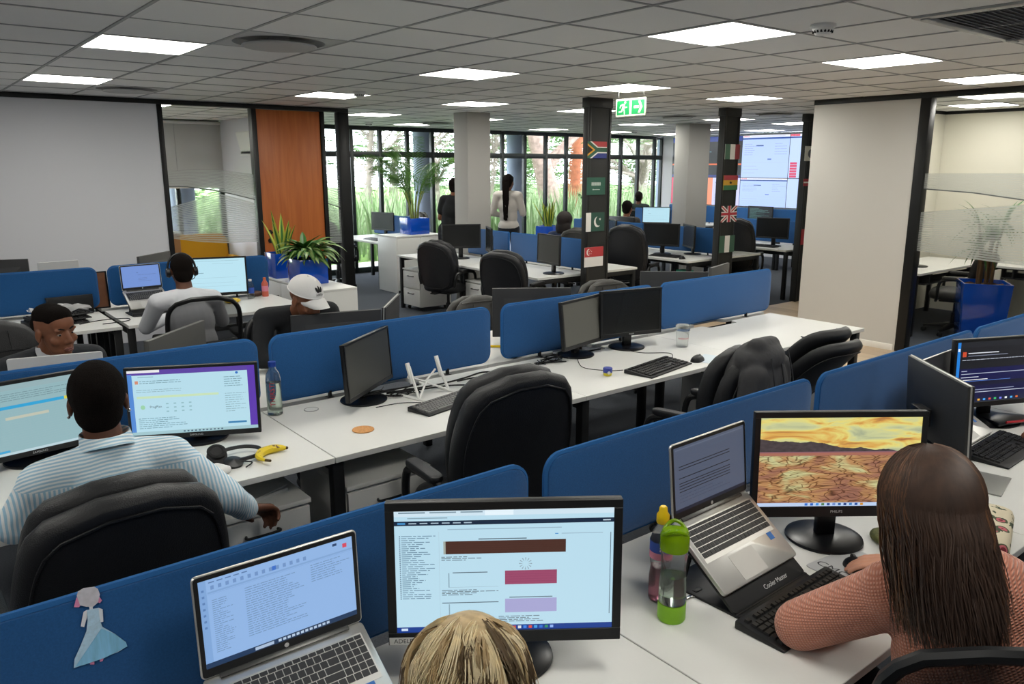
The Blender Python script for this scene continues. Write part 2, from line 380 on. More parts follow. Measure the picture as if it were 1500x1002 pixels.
def film(parent, x0, x1, top, mid, low, bot, T=None):
    """two swooping bands of frosted stripes; top/mid/low/bot are functions of 0..1 along the pane"""
    for (a, b, nb) in ((top, mid, 14), (low, bot, 22)):
        N = 24; Mv = 8; vs = []; bv = []
        for i in range(N+1):
            u_ = i/N
            for j in range(Mv+1):
                v_ = j/Mv; vs.append((x0+(x1-x0)*u_, .036, a(u_)*(1-v_)+b(u_)*v_)); bv.append(v_*nb)
        m_ = MB(); m_.add(vs, [(i*(Mv+1)+j, (i+1)*(Mv+1)+j, (i+1)*(Mv+1)+j+1, i*(Mv+1)+j+1) for i in range(N) for j in range(Mv)], 0, T)
        o = part('frosted_band', m_, FILM, parent, fix=False)
        at = o.data.attributes.new('band', 'FLOAT', 'POINT'); at.data.foreach_set('value', bv)
    for (a, th) in ((mid, .012),):
        N = 24; m_ = MB(); m_.grid(lambda u_, v_: (x0+(x1-x0)*u_, .034, a(u_)-v_*th), N, 1, 0, T); part('band_edge', m_, FEDGE, parent, fix=False)
for (a, b) in ((2.555, 3.535), (4.45, 4.64)):
    part('pane', MB().box(a, .04, .06, b, .05, CE-.05), GLASS, fr, smooth=0)
zz = lambda px, py: ay(px, py, YL).z
def lin(pts):
    def f(u_):
        for (a, va), (b, vb) in zip(pts, pts[1:]):
            if u_ <= b:
                t_ = (u_-a)/(b-a); return va+(vb-va)*t_
        return pts[-1][1]
    return f
ftop = lin([(0, 1.86), (.3, 1.875), (.6, 1.87), (1, 1.82)]); fmid = lin([(0, zz(249, 273)), (.2, zz(272, 273)), (.45, zz(305, 277)), (.7, zz(335, 283)), (1, zz(372, 292))])
flow = lin([(0, zz(252, 303)), (.3, zz(290, 292)), (.55, zz(325, 282)), (1, zz(372, 294)-.03)]); fbot = lin([(0, zz(255, 350)), (.3, zz(290, 355)), (.6, zz(325, 357)), (1, zz(375, 355))])
film(fr, 2.56, 3.53, ftop, fmid, flow, fbot)
film(fr, 4.455, 4.635, lin([(0, 1.83), (1, 1.80)]), lin([(0, 1.46), (1, 1.40)]), lin([(0, 1.44), (1, 1.37)]), lin([(0, .95), (1, .95)]))
def woodmat(name, c1, c2):
    m = mat(name, c1, .45); n = m.node_tree.nodes; L = m.node_tree.links; p = n['Principled BSDF']
    tc = n.new('ShaderNodeTexCoord'); mp = n.new('ShaderNodeMapping'); mp.inputs['Scale'].default_value = (14, 14, .9); L.new(tc.outputs['Object'], mp.inputs[0])
    t1 = n.new('ShaderNodeTexNoise'); t1.inputs['Scale'].default_value = 1.6; t1.inputs['Detail'].default_value = 8; t1.inputs['Distortion'].default_value = .8; L.new(mp.outputs[0], t1.inputs['Vector'])
    r = n.new('ShaderNodeValToRGB'); r.color_ramp.elements[0].position = .35; r.color_ramp.elements[1].position = .7
    r.color_ramp.elements[0].color = (*srgb(c1), 1); r.color_ramp.elements[1].color = (*srgb(c2), 1); L.new(t1.outputs['Fac'], r.inputs[0]); L.new(r.outputs[0], p.inputs['Base Color']); return m
dr = part('door_1', MB().box(3.6, 0, .01, 4.395, .05, CE-.055), woodmat('cherry_veneer', 'b9682f', 'a95a24'), bevel=.002, loc=(0, YL+.01, 0)); dr['kind'] = 'structure'
for z_ in (1.13, 1.03): part('handle_rose', MB().lathe([(.03, 0), (.03, .01), (.026, .016), (.001, .016)], 24, T=Tr(3.675, 0, z_) @ Rx(pi/2)), BLACK, dr)
part('lever', MB().tube(bez([(3.675, -.01, 1.13), (3.675, -.05, 1.13), (3.70, -.055, 1.13), (3.78, -.055, 1.13)], 5), .009), BLACK, dr)
# office behind the left partition
struct('wall_office_side', MB().box(4.41, YL+.1, 0, 4.45, Y1-.05, CE), WALLG)
# ---- right partition (x = 8.2)
XR = 8.2
struct('wall_right', MB().box(XR, 3.80, 0, XR+.1, 4.95, CE), WALLW)
struct('trim_2', MB().box(XR-.012, -2.0, CE-.055, XR+.11, 4.95, CE), FRAME, bevel=.003)
struct('baseboard_right', MB().box(XR-.012, 3.82, 0, XR, 4.95, .07), mat('white_skirting', 'e9e6df', .5), bevel=.003)
yp = ax(1362, 140, XR).y
wr = link('window_2', None, None, (XR, 0, 0)); wr['kind'] = 'structure'
for y in (3.70, 2.05, .4):
    part('mullion', MB().box(-.01, y, 0, .11, y+.1, CE-.05), FRAME, wr, bevel=.003)
part('bottom_rail', MB().box(0, -2, 0, .09, 3.7, .05), FRAME, wr, bevel=.003)
for (a, b) in ((2.15, 3.70), (.5, 2.05)):
    part('pane', MB().box(.04, a, .05, .05, b, CE-.05), GLASS, wr, smooth=0)
zx = lambda px, py: ax(px, py, XR).z
TT = M(((0, -1, 0, 0), (-1, 0, 0, 3.7), (0, 0, 1, 0), (0, 0, 0, 1)))       # film local x runs from the post towards the camera side
TT = M(((0, 1, 0, 0), (-1, 0, 0, 3.7), (0, 0, 1, 0), (0, 0, 0, 1)))
film(wr, 0, 1.55, lin([(0, zx(1358, 254)), (1, zx(1495, 253))]), lin([(0, zx(1357, 276)), (.3, zx(1400, 281)), (.6, zx(1440, 291)), (1, zx(1490, 305))]),
     lin([(0, zx(1354, 311)), (.4, zx(1410, 302)), (.7, zx(1445, 295)), (1, zx(1490, 306)-.03)]), lin([(0, zx(1347, 368)), (.5, zx(1420, 382)), (1, zx(1480, 392))]), TT)
struct('wall_right_end', MB().box(XR+.0, .35, 0, XR+.1, 2.10, CE), WALLG)
# small room behind the right partition
struct('wall_room_back', MB().box(11.2, -2, 0, 11.3, 4.95, CE), mat('pale_cream_paint', 'd9d6c8', .7))
struct('wall_room_side', MB().box(XR+.1, 4.85, 0, 11.3, 4.95, CE), mat('pale_cream_paint'))
struct('trim_3', MB().box(11.19, -2, CE-.04, 11.2, 4.85, CE).box(XR+.1, 4.84, CE-.04, 11.2, 4.85, CE), FRAME)
# ---- back glazing (y = 13) with mullions and transom
SEG = [4.45, 5.0, 5.57, 6.14, 6.715, 7.293, 7.87, 8.42, 8.99, 9.60, 10.115, 10.705, 11.29, 11.88, 12.45, 13.02, 13.585, 14.16, 14.735, 15.0]
wb = link('window_3', None, None, (0, Y1, 0)); wb['kind'] = 'structure'
WFR = mat('dark_green_black_frame', '16201f', .45)
for x in SEG: part('mullion', lambda: MB().box(-.033, -.03, 0, .033, .05, 2.6), WFR, wb, bevel=.003, key='wmull', loc=(x, 0, 0))
for (z, h) in ((CE-.07, .075), (2.08, .10), (.0, .10)): part('transom', MB().box(4.45, -.028, z, 15.0, .048, z+h), WFR, wb, bevel=.003)
for a, b in zip(SEG, SEG[1:]):
    part('pane', MB().box(a+.03, .008, .1, b-.03, .014, 2.09), GLASS, wb, smooth=0); part('pane', MB().box(a+.03, .008, 2.18, b-.03, .014, CE-.07), GLASS, wb, smooth=0)
wl = link('window_4', None, None, (0, Y1, 0)); wl['kind'] = 'structure'
for x in (X0, -2, -1, 0, 1.0, 1.9, 2.8, 3.7, 4.38): part('mullion', lambda: MB().box(-.033, -.03, 0, .033, .05, 2.6), WFR, wl, key='wmull', loc=(x, 0, 0))
for (z, h) in ((CE-.07, .075), (2.0, .10), (.7, .10)): part('transom', MB().box(X0, -.028, z, 4.41, .048, z+h), WFR, wl, bevel=.003)
struct('wall_office_sill', MB().box(X0, Y1-.02, 0, 4.41, Y1+.05, .75), WALLG)
for a, b in zip((X0, -2, -1, 0, 1.0, 1.9, 2.8, 3.7), (-2, -1, 0, 1.0, 1.9, 2.8, 3.7, 4.38)): part('pane', MB().box(a+.03, .008, .8, b-.03, .014, CE-.07), GLASS, wl, smooth=0)
# ---- video wall side (x = 15), unseen sides
struct('wall_video', MB().box(15.0, 4.95, 0, 15.2, Y1, CE), WALLG)
struct('wall_behind', MB().box(X0, Y0-.1, 0, X1, Y0, CE), WALLG); struct('wall_far_left', MB().box(X0-.1, Y0, 0, X0, Y1, CE), WALLG)
struct('wall_corridor', MB().box(11.3, 4.85, 0, 15.0, 4.95, CE), WALLW)
# ---- columns
COLG = mat('grey_column_paint', 'a5a39e', .7, bump=.04, bscale=200)
struct('pillar_1', MB().box(6.26, 8.80, 0, 6.64, 9.12, CE), COLG, bevel=.004)
xa = ay(990, 230, 8.85).x; xb = ay(1031, 230, 8.85).x
struct('pillar_2', MB().box(xa+.2, 8.75, 0, xb+.02, 9.05, CE), COLG, bevel=.004)
# ================================================================== FURNITURE
DZ = .73
def desk(label, loc, rz, w=1.43, d=.80, legs=(1, 1), notch=True, group='white office desks', cat='desk', name='office_desk'):
    """local x along the desk, front edge at y = 0, rear edge at y = d"""
    t = thing(name, label, cat, loc, rz, group)
    def top():
        p = [(.002, 0), (w-.002, 0), (w-.002, d)]
        if notch:
            a, b, q = w*.62, w*.38, .075
            p += [(a+.03, d)] + [(a+.03-.03*sin(k*pi/8), d-.03+.03*cos(k*pi/8)) for k in range(1, 5)] + [(a, d-q+.03)] + [(a-.03+.03*cos(k*pi/8), d-q+.03-.03*sin(k*pi/8)) for k in range(1, 5)]
            p += [(b+.03-.03*sin(k*pi/8), d-q+.03-.03*cos(k*pi/8)) for k in range(0, 5)] + [(b, d-.03)] + [(b-.03*(1-cos(k*pi/8)), d-.03+.03*sin(k*pi/8)) for k in range(1, 5)]
        p += [(.002, d)]
        return MB().prism(p, DZ-.025, DZ)
    part('desktop', top, WHITE, t, bevel=.0015, seg=1, key=f'dtop{w:.3f}{d:.2f}{notch}')
    for k, on in enumerate(legs):
        if not on: continue
        x = .0 if k == 0 else w
        part('leg_frame', lambda: MB().box(-.025, .03, 0, .025, .08, DZ-.025).box(-.025, d-.08, 0, .025, d-.03, DZ-.025).box(-.025, .08, DZ-.075, .025, d-.08, DZ-.025), STEEL, t, bevel=.003, key=f'dleg{d:.2f}', loc=(x+(.027 if k == 0 else -.027), 0, 0))
    part('beam', lambda: MB().box(.055, d*.5-.02, DZ-.07, w-.055, d*.5+.02, DZ-.026), STEEL, t, key=f'dbeam{w:.3f}{d:.2f}')
    part('cable_tray', lambda: MB().box(.2, d-.14, DZ-.15, w-.2, d-.02, DZ-.14).box(.2, d-.14, DZ-.14, w-.2, d-.13, DZ-.08).box(.3, d-.14, DZ-.14, .32, d-.02, DZ-.026).box(w-.32, d-.14, DZ-.14, w-.3, d-.02, DZ-.026), DKGREY, t, key=f'dtray{w:.3f}{d:.2f}')
    return t
def divider(label, loc, rz, w=1.33, z0=.765, z1=1.087, group='blue desk dividers', r=.055):
    t = thing('desk_divider', label, 'divider', loc, rz, group)          # local x along, thickness in y
    h = z1-z0
    T = M(((1, 0, 0, w/2), (0, 0, 1, 0), (0, 1, 0, z0+h/2), (0, 0, 0, 1)))
    k = f'div{w:.3f}{h:.3f}'
    part('panel', lambda: MB().prism(rrect(w, h, r, 6), -.014, .014, 0, T), BLUEF, t, bevel=.006, seg=2, key=k)
    part('edge_piping', lambda: MB().tube([T @ V((x, y, 0)) for x, y in rrect(w+.002, h+.002, r, 6)], .0095, 6, closed=True), BLUEE, t, key=k+'p')
    for x in (.3, w-.3): part('clamp', lambda: MB().box(-.007, -.010, DZ, .007, .010, z0+.01).box(-.018, -.02, DZ, .018, .02, DZ+.003), STEEL, t, bevel=.002, key=f'clamp{z0:.3f}', loc=(x, 0, 0))
    return t
def outline_back(w0, w1, w2, h, r):
    """symmetric backrest outline: bottom width w0, middle w1, top w2"""
    pts = []
    def wid(s): return (w0*(1-s)*(1-2*s)+w1*4*s*(1-s)+w2*s*(2*s-1))/2
    N = 14; side = []
    for k in range(N+1):
        s = k/N; z = h*s; wd = wid(s)
        if z > h-r: wd -= r*(1-math.sqrt(max(0, 1-((z-(h-r))/r)**2)))*.98
        if z < r*.7: wd -= r*.7*(1-math.sqrt(max(0, 1-((r*.7-z)/(r*.7))**2)))*.9
        side.append((wd, z))
    extra = []
    pts = [(x, z) for x, z in side]+[(-x, z) for x, z in reversed(side)]
    return pts
def star_base(t, z=.0, mat_=None, rb=.31):
    mt = mat_ or BLACK
    part('star_base', lambda: [m for m in [MB()] if [m.loft([[(.03*cos(a)-q*sin(a), .03*sin(a)+q*cos(a), zz_) for q, zz_ in ((-.028, .075), (.028, .075), (.028, .13), (-.028, .13))], [(rb*cos(a)-q*sin(a), rb*sin(a)+q*cos(a), zz_) for q, zz_ in ((-.018, .062), (.018, .062), (.018, .085), (-.018, .085))]]) for a in [2*pi*k/5+.3 for k in range(5)]]][0], mt, t, bevel=.005, key=f'star{rb}{mt.name}')
    for k in range(5):
        a = 2*pi*k/5+.3
        part('caster', lambda: MB().lathe([(.001, -.026), (.02, -.026), (.027, -.02), (.027, -.006), (.012, -.004), (.012, .004), (.027, .006), (.027, .02), (.02, .026), (.001, .026)], 14, T=Tr(0, 0, .027) @ Ry(pi/2)).tube([(0, 0, .03), (0, 0, .075)], .008), BLACK, t, key='caster', loc=(rb*.96*cos(a), rb*.96*sin(a), 0), rot=(0, 0, a+1.1))
    part('gas_lift', lambda: MB().lathe([(.03, .1), (.03, .25), (.018, .26), (.018, .42)], 16), mt, t, key='gas'+mt.name)
def exec_chair(label, loc, rz, lm=None, recline=8, h=.66, group='black high-back office chairs', zs=.47, tiltall=0, name='office_chair'):
    lm = lm or LEATHER; t = thing(name, label, 'chair', loc, rz, group); k = lm.name+f'{h:.2f}{recline}'
    Tb = Tr(0, -.23, zs-.02) @ Rx(RAD(recline)) @ Rx(pi/2)
    bend = lambda p: [p[0], p[1], p[2]-.9*p[0]*p[0]]          # z local -> back; sides wrap forward
    bend2 = lambda p: [p[0], p[1], p[2]-.9*p[0]*p[0]-.05*sin(p[1]*4.2)]
    # local pillow: x, y=height, z towards the back after rotation
    def shell(): m = MB(); return pillow(m, outline_back(.44, .56, .41, h, .13), .075, .22, T=Tb @ M.Scale(1, 4), bend=bend)
    def cush(): m = MB(); return pillow(m, outline_back(.40, .50, .37, h-.02, .12), .085, .3, T=Tb @ Tr(0, .022, -.06), crown=.012, bend=bend2)
    b = part('backrest', shell, lm, t, smooth=60, key='bshell'+k)
    part('back_cushion', cush, lm, t, smooth=60, key='bcush'+k)
    def pipe():
        o_ = outline_back(.36, .50, .345, h-.07, .11); T = Tb
        return MB().tube([T @ V(bend([x, y+.03, .043])) for x, y in o_], .0045, 6, closed=True)
    part('piping', pipe, lm, b, key='bpipe'+k)
    def seams():
        m = MB()
        for x in (-.085, .085): m.tube([Tb @ V(bend2([x*(1-.1*s), .06+s*(h-.12), -.115+.002])) for s in [q/10 for q in range(11)]], .004, 5)
        for y in (.2, .4): m.tube([Tb @ V(bend2([-.2+.4*s, y+.03, -.116])) for s in [q/10 for q in range(11)]], .004, 5)
        return m
    part('stitching', seams, lm, b, key='bseam'+k)
    def seat(): m = MB(); return pillow(m, rrect(.52, .50, .12, 5), .115, .35, T=Tr(0, .02, zs), crown=.012)
    part('seat', seat, lm, t, smooth=60, key='seat'+k)
    part('seat_plate', lambda: MB().box(-.14, -.16, zs-.085, .14, .16, zs-.055).box(-.04, -.3, zs-.075, .04, -.1, zs-.06), BLACK, t, key='splate', bevel=.004)
    for s in (-1, 1):
        a = part('armrest', lambda: MB().tube(bez([(0, .18, zs-.06), (.045, .17, zs-.02), (.05, .16, zs+.13), (.045, .1, zs+.185), (.04, -.12, zs+.19), (.035, -.2, zs+.15), (.01, -.2, zs+.02)], 5), .018, 8), BLACK, t, key='arm', loc=(.25*s, 0, 0), scale=(s, 1, 1))
        part('arm_pad', lambda: pillow(MB(), rrect(.062, .27, .03, 4), .035, .3, T=Tr(.042, .0, zs+.21)), lm, a, key='armpad'+lm.name)
    star_base(t)
    return t
MESHF = mat('black_chair_mesh', '1c1d20', .8, alpha=.72, bump=.3, bscale=900)
def mesh_chair(label, loc, rz, group='mesh-back office chairs', zs=.47, h=.56):
    t = thing('mesh_chair', label, 'chair', loc, rz, group)
    Tb = Tr(0, -.24, zs+.04) @ Rx(RAD(10)) @ Rx(pi/2)
    bend = lambda p: [p[0], p[1], p[2]-.9*p[0]*p[0]]
    ol = outline_back(.40, .49, .43, h, .13)
    part('back_frame', lambda: MB().tube([Tb @ V(bend([x, y, 0])) for x, y in ol], .017, 8, closed=True), BLACK, t, key='mframe')
    def net():
        m = MB(); n = len(ol)//2
        rows = [[(ol[k][0]*(1-2*j/10), ol[k][1]) for j in range(11)] for k in range(n)]
        vs = [Tb @ V(bend([x, y, -.012*sin(y*5)])) for r in rows for x, y in r]
        m.add(vs, [(i*11+j, (i+1)*11+j, (i+1)*11+j+1, i*11+j+1) for i in range(n-1) for j in range(10)]); return m
    part('back_mesh', net, MESHF, t, key='mnet', fix=False)
    part('lumbar_bar', lambda: MB().tube([Tb @ V(bend([x/10*.21, .17, .012])) for x in range(-10, 11)], .014, 6).box(-.03, -.32, zs-.06, .03, -.27, zs+.2), BLACK, t, key='mlum')
    part('seat', lambda: pillow(MB(), rrect(.50, .48, .11, 5), .09, .35, T=Tr(0, .02, zs), crown=.01), mat('black_seat_fabric', '18191b', .9, bump=.3, bscale=700), t, smooth=60, key='mseat')
    part('seat_plate', lambda: MB().box(-.14, -.3, zs-.085, .14, .16, zs-.05), BLACK, t, key='mplate', bevel=.004)
    for s in (-1, 1):
        a = part('armrest', lambda: MB().box(-.02, -.03, zs-.06, .02, .03, zs+.2).box(-.1, -.03, zs-.07, .02, .03, zs-.05), BLACK, t, key='marm', bevel=.006, loc=(.27*s, 0, 0), scale=(s, 1, 1))
        part('arm_pad', lambda: pillow(MB(), rrect(.09, .25, .04, 4), .03, .3, T=Tr(0, .02, zs+.215)), RUBBER, a, key='marmpad')
    star_base(t)
    return t
def pedestal(label, loc, rz, w=.42, d=.5, h=.56, n=2, group='white drawer pedestals'):
    t = thing('drawer_pedestal', label, 'drawer unit', loc, rz, group)      # drawers face local -y
    part('body', lambda: MB().box(-w/2, .02, .06, w/2, d, h-.02), WHITE, t, bevel=.002, key=f'pb{w}{d}{h}')
    part('top', lambda: MB().box(-w/2-.004, -.004, h-.02, w/2+.004, d+.004, h), WHITE, t, bevel=.002, key=f'pt{w}{d}{h}')
    for k in range(n):
        z0 = .065+(h-.09)*(k/n); z1 = .06+(h-.09)*((k+1)/n)
        dr = part('drawer', lambda: MB().box(-w/2+.003, 0, 0, w/2-.003, .02, z1-z0-.003), WHITE, t, bevel=.002, key=f'pd{w}{h}{n}', loc=(0, 0, z0))
        part('handle', lambda: MB().tube(bez([(-.065, 0, 0), (-.06, -.025, 0), (.06, -.025, 0), (.065, 0, 0)], 5), .006), BLACK, dr, key='pdh', loc=(0, 0, (z1-z0)*.72))
    for sx_ in (-1, 1):
        for y in (.06, d-.06): part('caster', lambda: MB().lathe([(.001, -.012), (.024, -.012), (.026, 0), (.024, .012), (.001, .012)], 12, T=Tr(0, 0, .026) @ Ry(pi/2)).box(-.016, -.016, .04, .016, .016, .06), BLACK, t, key='pcaster', loc=(sx_*(w/2-.05), y, 0))
    return t
# ---------------------------------------------------------------- desks
for k, x in enumerate((-1.52, -.09, 1.34, 2.77, 4.20)):
    L_ = ['white desk out of view beside the paper doll', 'white desk carrying the laptop and the name-tagged monitor', 'white desk of the woman in the salmon jumper', 'white desk with red-rimmed monitor stand and black keyboard', 'white desk past the red-rimmed monitor along the same divider row'][k]
    if k == 0: continue
    desk(L_, (x-.03+.03, .775, 0), 0, 1.43, .80, (1, k == 4))
for k, x in enumerate((-.095, 1.335, 2.763, 4.19)):
    desk(['white desk of the person in striped shirt', 'white desk with cork coaster and turned dark monitor', 'white desk with two dark monitors and a clear lidded cup', 'empty white desk end near the pale partition with black leg'][k], (x, 2.84, 0), 0, 1.43, .80, (1, k == 3))
    desk(['white desk of the man in a dark jacket with white collar', 'white desk of the man in the white cap', 'white desk behind the dividers carrying a dark monitor back', 'white desk behind the last blue divider of the middle row'][k], (x+1.43, 4.50, 0), pi, 1.43, .80, (k == 3, 1))
for k, x in enumerate((-.12, 1.36)):
    desk(['white desk with a pile of black keyboards', 'white desk of the man wearing a headset'][k], (x, 6.35, 0), 0, 1.44, .80, (1, 1), notch=False)
    desk(['white desk behind the divider next to the grey-white wall', 'white desk behind the headset wearer near the glazed office'][k], (x+1.44, 8.06, 0), pi, 1.44, .78, (1, 1), notch=False)
# rows running away behind the black pillars: front edge faces -x
def yrow(x, ys, labs, d=.76, far=False):
    for (y0, y1), lb in zip(ys, labs): desk(lb, (x, y1, 0), -pi/2, y1-y0, d, (1, 1), notch=False, group='white desks in the back rows')
    if far:
        for (y0, y1), lb in zip(ys, labs): desk(lb.replace('facing the aisle', '').strip()+' far side', (x+2*d+.05, y0, 0), pi/2, y1-y0, d, (1, 1), notch=False, group='white desks in the back rows')
yrow(5.46, ((6.40, 7.86),), ('white desk beside the pillar with South African flag',), far=True)
yrow(5.46, ((7.87, 9.36),), ('white desk between the two black chairs and the plain grey column',))
yrow(6.12, ((11.1, 12.6),), ('white desk behind the palm planter cabinet by the windows',))
yrow(7.97, ((6.40, 7.86), (7.87, 9.36)), ('white desk beside the pillar with British flag', 'white desk past the pillar with British flag'), far=True)
yrow(10.15, ((6.40, 7.86),), ('white desk by the last black post in front of the video wall',))
yrow(11.35, ((9.7, 11.15),), ('white desk of the far seated person with the bright white monitor',))
yrow(13.05, ((7.0, 8.46), (8.47, 9.9), (10.3, 11.7)), ('white desk nearest under the video wall', 'white desk second under the video wall', 'white desk under the video wall by the windows'))
# ---------------------------------------------------------------- dividers
FD = 1.60
for k, (a, b) in enumerate(((-.03-1.43+.02, -.03-.08), (-.02, 1.322), (1.40, 2.775), (2.838, 4.275), (4.312, 5.62))):
    if k == 0: continue
    divider(['', 'blue fabric divider with the paper doll pinned on it', 'blue fabric divider behind the salmon jumper woman\'s laptop', 'blue fabric divider behind the turned monitor with logo on its back', 'blue fabric divider in front of the blue planter room'][k], (a, FD, 0), 0, b-a, z0=.755, z1=1.085)
for k, (a, b) in enumerate(((-.02, 1.335), (1.41, 2.745), (2.845, 4.178), (4.272, 5.616))):
    divider(['blue fabric divider in front of the striped-shirt person', 'blue fabric divider behind the turned dark monitor and laptop stand', 'blue fabric divider behind the pair of dark monitors', 'blue fabric divider at the empty desk end'][k], (a, 3.665, 0), 0, b-a)
for k, (a, b) in enumerate(((-.1, 1.335), (1.43, 2.79))):
    divider(['blue fabric divider in front of the grey-white wall', 'blue fabric divider behind the headset wearer\'s laptop and screen'][k], (a, 7.20, 0), 0, b-a)
for x, a, b, lb in ((5.46, 6.40, 7.84, 'blue divider behind a small monitor near the South African flag pillar'), (5.46, 7.89, 8.78, 'short blue divider between monitor and plain grey column'), (6.12, 11.1, 12.6, 'blue divider near the palm planter by the windows'),
                    (7.97, 6.40, 7.84, 'blue divider beside the British flag pillar'), (7.97, 7.89, 9.36, 'blue divider past the British flag pillar row'), (10.15, 6.40, 7.84, 'blue divider below the video wall by the last black post'), (11.35, 9.7, 11.15, 'blue divider behind the bright white monitor'),
                    (13.05, 7.0, 8.44, 'blue divider right below the big screens'), (13.05, 8.49, 9.9, 'blue divider below the middle of the big screens'), (13.05, 10.3, 11.7, 'blue divider below the screens next to the windows')):
    divider(lb, (x+.785, b, 0), -pi/2, b-a, r=.015, group='blue dividers in the back rows')
#divider('blue divider standing behind the planter with snake plant', (8.755, 9.9, 0), -pi/2, .5, r=.015, z0=.75, z1=1.12, group='blue dividers in the back rows')
# ---------------------------------------------------------------- black flag pillars
PIL = mat('charcoal_pillar_cladding', '232423', .6, bump=.05, bscale=200)
PX = ((5.985, 6.31), (8.30, 8.60), (10.16, 10.47))
for k, (a, b) in enumerate(PX):
    o = part(f'pillar_{k+3}', MB().box(a, 6.20, 0, b, 6.29, CE), PIL, bevel=.004); o['kind'] = 'structure'
    part('corner_trim', MB().box(a-.004, 6.193, 0, a+.03, 6.21, CE-.06).box(b-.025, 6.193, 0, b+.004, 6.21, CE-.06), mat('pillar_trim', '1b1c1c', .4), o, bevel=.002)
    part('top_collar', MB().box(a-.01, 6.185, CE-.1, b+.01, 6.30, CE), mat('pillar_trim'), o, bevel=.002)
# ---------------------------------------------------------------- white cabinets
def cabinet(label, x0, y0, x1, y1, h, doors, face):
    t = thing('white_cabinet', label, 'cabinet', ((x0+x1)/2, (y0+y1)/2, 0)); a, b = (x1-x0)/2, (y1-y0)/2
    part('body', MB().box(-a+.02, -b+.02, .04, a-.02, b-.02, h-.025), WHITE, t); part('plinth', MB().box(-a+.03, -b+.03, 0, a-.03, b-.03, .04), DKGREY, t)
    part('top', MB().box(-a, -b, h-.025, a, b, h), WHITE, t, bevel=.002)
    part('side_panel', MB().box(-a, -b, 0, -a+.02, b, h-.025) if face == 'y' else MB().box(-a, b-.02, 0, a, b, h-.025), WHITE, t, bevel=.002)
    part('side_panel', MB().box(a-.02, -b, 0, a, b, h-.025) if face == 'y' else MB().box(-a, -b, 0, a, -b+.02, h-.025), WHITE, t, bevel=.002)
    for k in range(doors):
        if face == 'y': q = (2*a-.04)/doors; d_ = part('door', MB().box(-a+.02+q*k+.002, -b, .04, -a+.02+q*(k+1)-.002, -b+.018, h-.03), WHITE, t, bevel=.002); hp = (-a+.02+q*(k+(.85 if k == 0 else .15)), -b, h*.62)
        else: q = (2*b-.04)/doors; d_ = part('door', MB().box(-a, -b+.02+q*k+.002, .04, -a+.018, -b+.02+q*(k+1)-.002, h-.03), WHITE, t, bevel=.002); hp = (-a, -b+.02+q*(k+(.85 if k == 0 else .15)), h*.62)
        dv = (0, -.025, 0) if face == 'y' else (-.025, 0, 0)
        part('handle', MB().tube([hp, V(hp)+V(dv), V(hp)+V(dv)+V((0, 0, .12)), V(hp)+V((0, 0, .12))], .006), BLACK, d_)
    return t
cabinet('low white cabinet carrying two blue planters beside the black corner post', 3.17, 6.93, 3.58, 8.30, .75, 3, 'x')
cabinet('tall white cabinet with blue palm planter on top', 6.09, 10.46, 6.95, 11.03, .87, 2, 'y')
# pedestals
pedestal('white drawer pedestal beside the seated striped-shirt person with papers on top', (1.03, 2.90, 0), 0)
pedestal('white drawer pedestal under the desk with the cork coaster', (1.62, 2.90, 0), 0)
pedestal('white pedestal under the desk end behind the jacket chair', (4.5, 2.95, 0), 0, n=2)
pedestal('white two-drawer pedestal at the desk beside the white cabinet', (5.50, 9.08, 0), -pi/2, h=.56)
pedestal('white two-drawer pedestal behind the middle of three black chairs', (5.50, 7.60, 0), -pi/2, h=.56)
pedestal('white pedestal with a green box under the desk by the British flag pillar', (8.05, 6.68, 0), -pi/2, h=.5)
part('paper_stack', MB().box(-.15, -.1, 0, .15, .1, .012, 0, Rz(.25)).box(-.15, -.1, .012, .15, .1, .016, 0, Rz(.38)), mat('paper', 'dcdcd8', .7), loc=(1.03, 3.09, .5605)); tag(bpy.data.objects['paper_stack'], 'loose white papers lying on the pedestal by the striped sleeve', 'papers')
gb = thing('green_box', 'small green carton on the pedestal by the British flag pillar', 'box', (8.16, 6.60, .5)); part('carton', MB().box(-.07, -.09, 0, .07, .09, .085), mat('green_card', '1b8a6a', .6), gb, bevel=.003); part('sticker', MB().box(-.071, -.085, .02, -.0705, -.03, .05), mat('paper'), gb)
# ---------------------------------------------------------------- chairs
def chair_at(fn, label, px, py, rz, h=.66, recline=8, zs=.47, **k):
    """place a chair by the top of its backrest"""
    if fn is exec_chair: zt = zs-.02+(h+.01)*cos(RAD(recline)); off = -.23-(h+.01)*sin(RAD(recline))
    else: zt = zs+.04+h*cos(RAD(10)); off = -.24-h*sin(RAD(10)); k.pop('recline', None)
    p = az(px, py, zt); q = Rz(rz) @ V((0, off, 0)); loc = (p.x-q.x, p.y-q.y, 0)
    if fn is exec_chair: return fn(label, loc, rz, h=h, recline=recline, zs=zs, **k)
    return fn(label, loc, rz, h=h, zs=zs, **k)
chair_at(exec_chair, 'black leather chair with its back turned, at the desk with the laptop stand', 775, 545, RAD(-6), h=.68, recline=9)
chair_at(exec_chair, 'black leather chair occupied by the striped-shirt person', 192, 720, RAD(2), h=.66, recline=12, zs=.45)
chair_at(exec_chair, 'black chair with a dark padded jacket over its back', 1110, 514, RAD(14), h=.56)
tc_ = exec_chair('black leather chair leaning far back near the desk end', (4.42, 2.88, 0), RAD(-4), recline=42, h=.58); tc_.scale = (.8, 1, 1)
chair_at(exec_chair, 'worn grey leather chair top behind the divider next to the dark monitor back', 690, 431, pi-.1, h=.47, lm=LEATHER2, recline=6, group='worn grey chairs facing the camera')
chair_at(exec_chair, 'worn grey leather chair top beside the Singapore flag', 875, 408, pi-.1, h=.47, lm=LEATHER2, recline=6, group='worn grey chairs facing the camera')
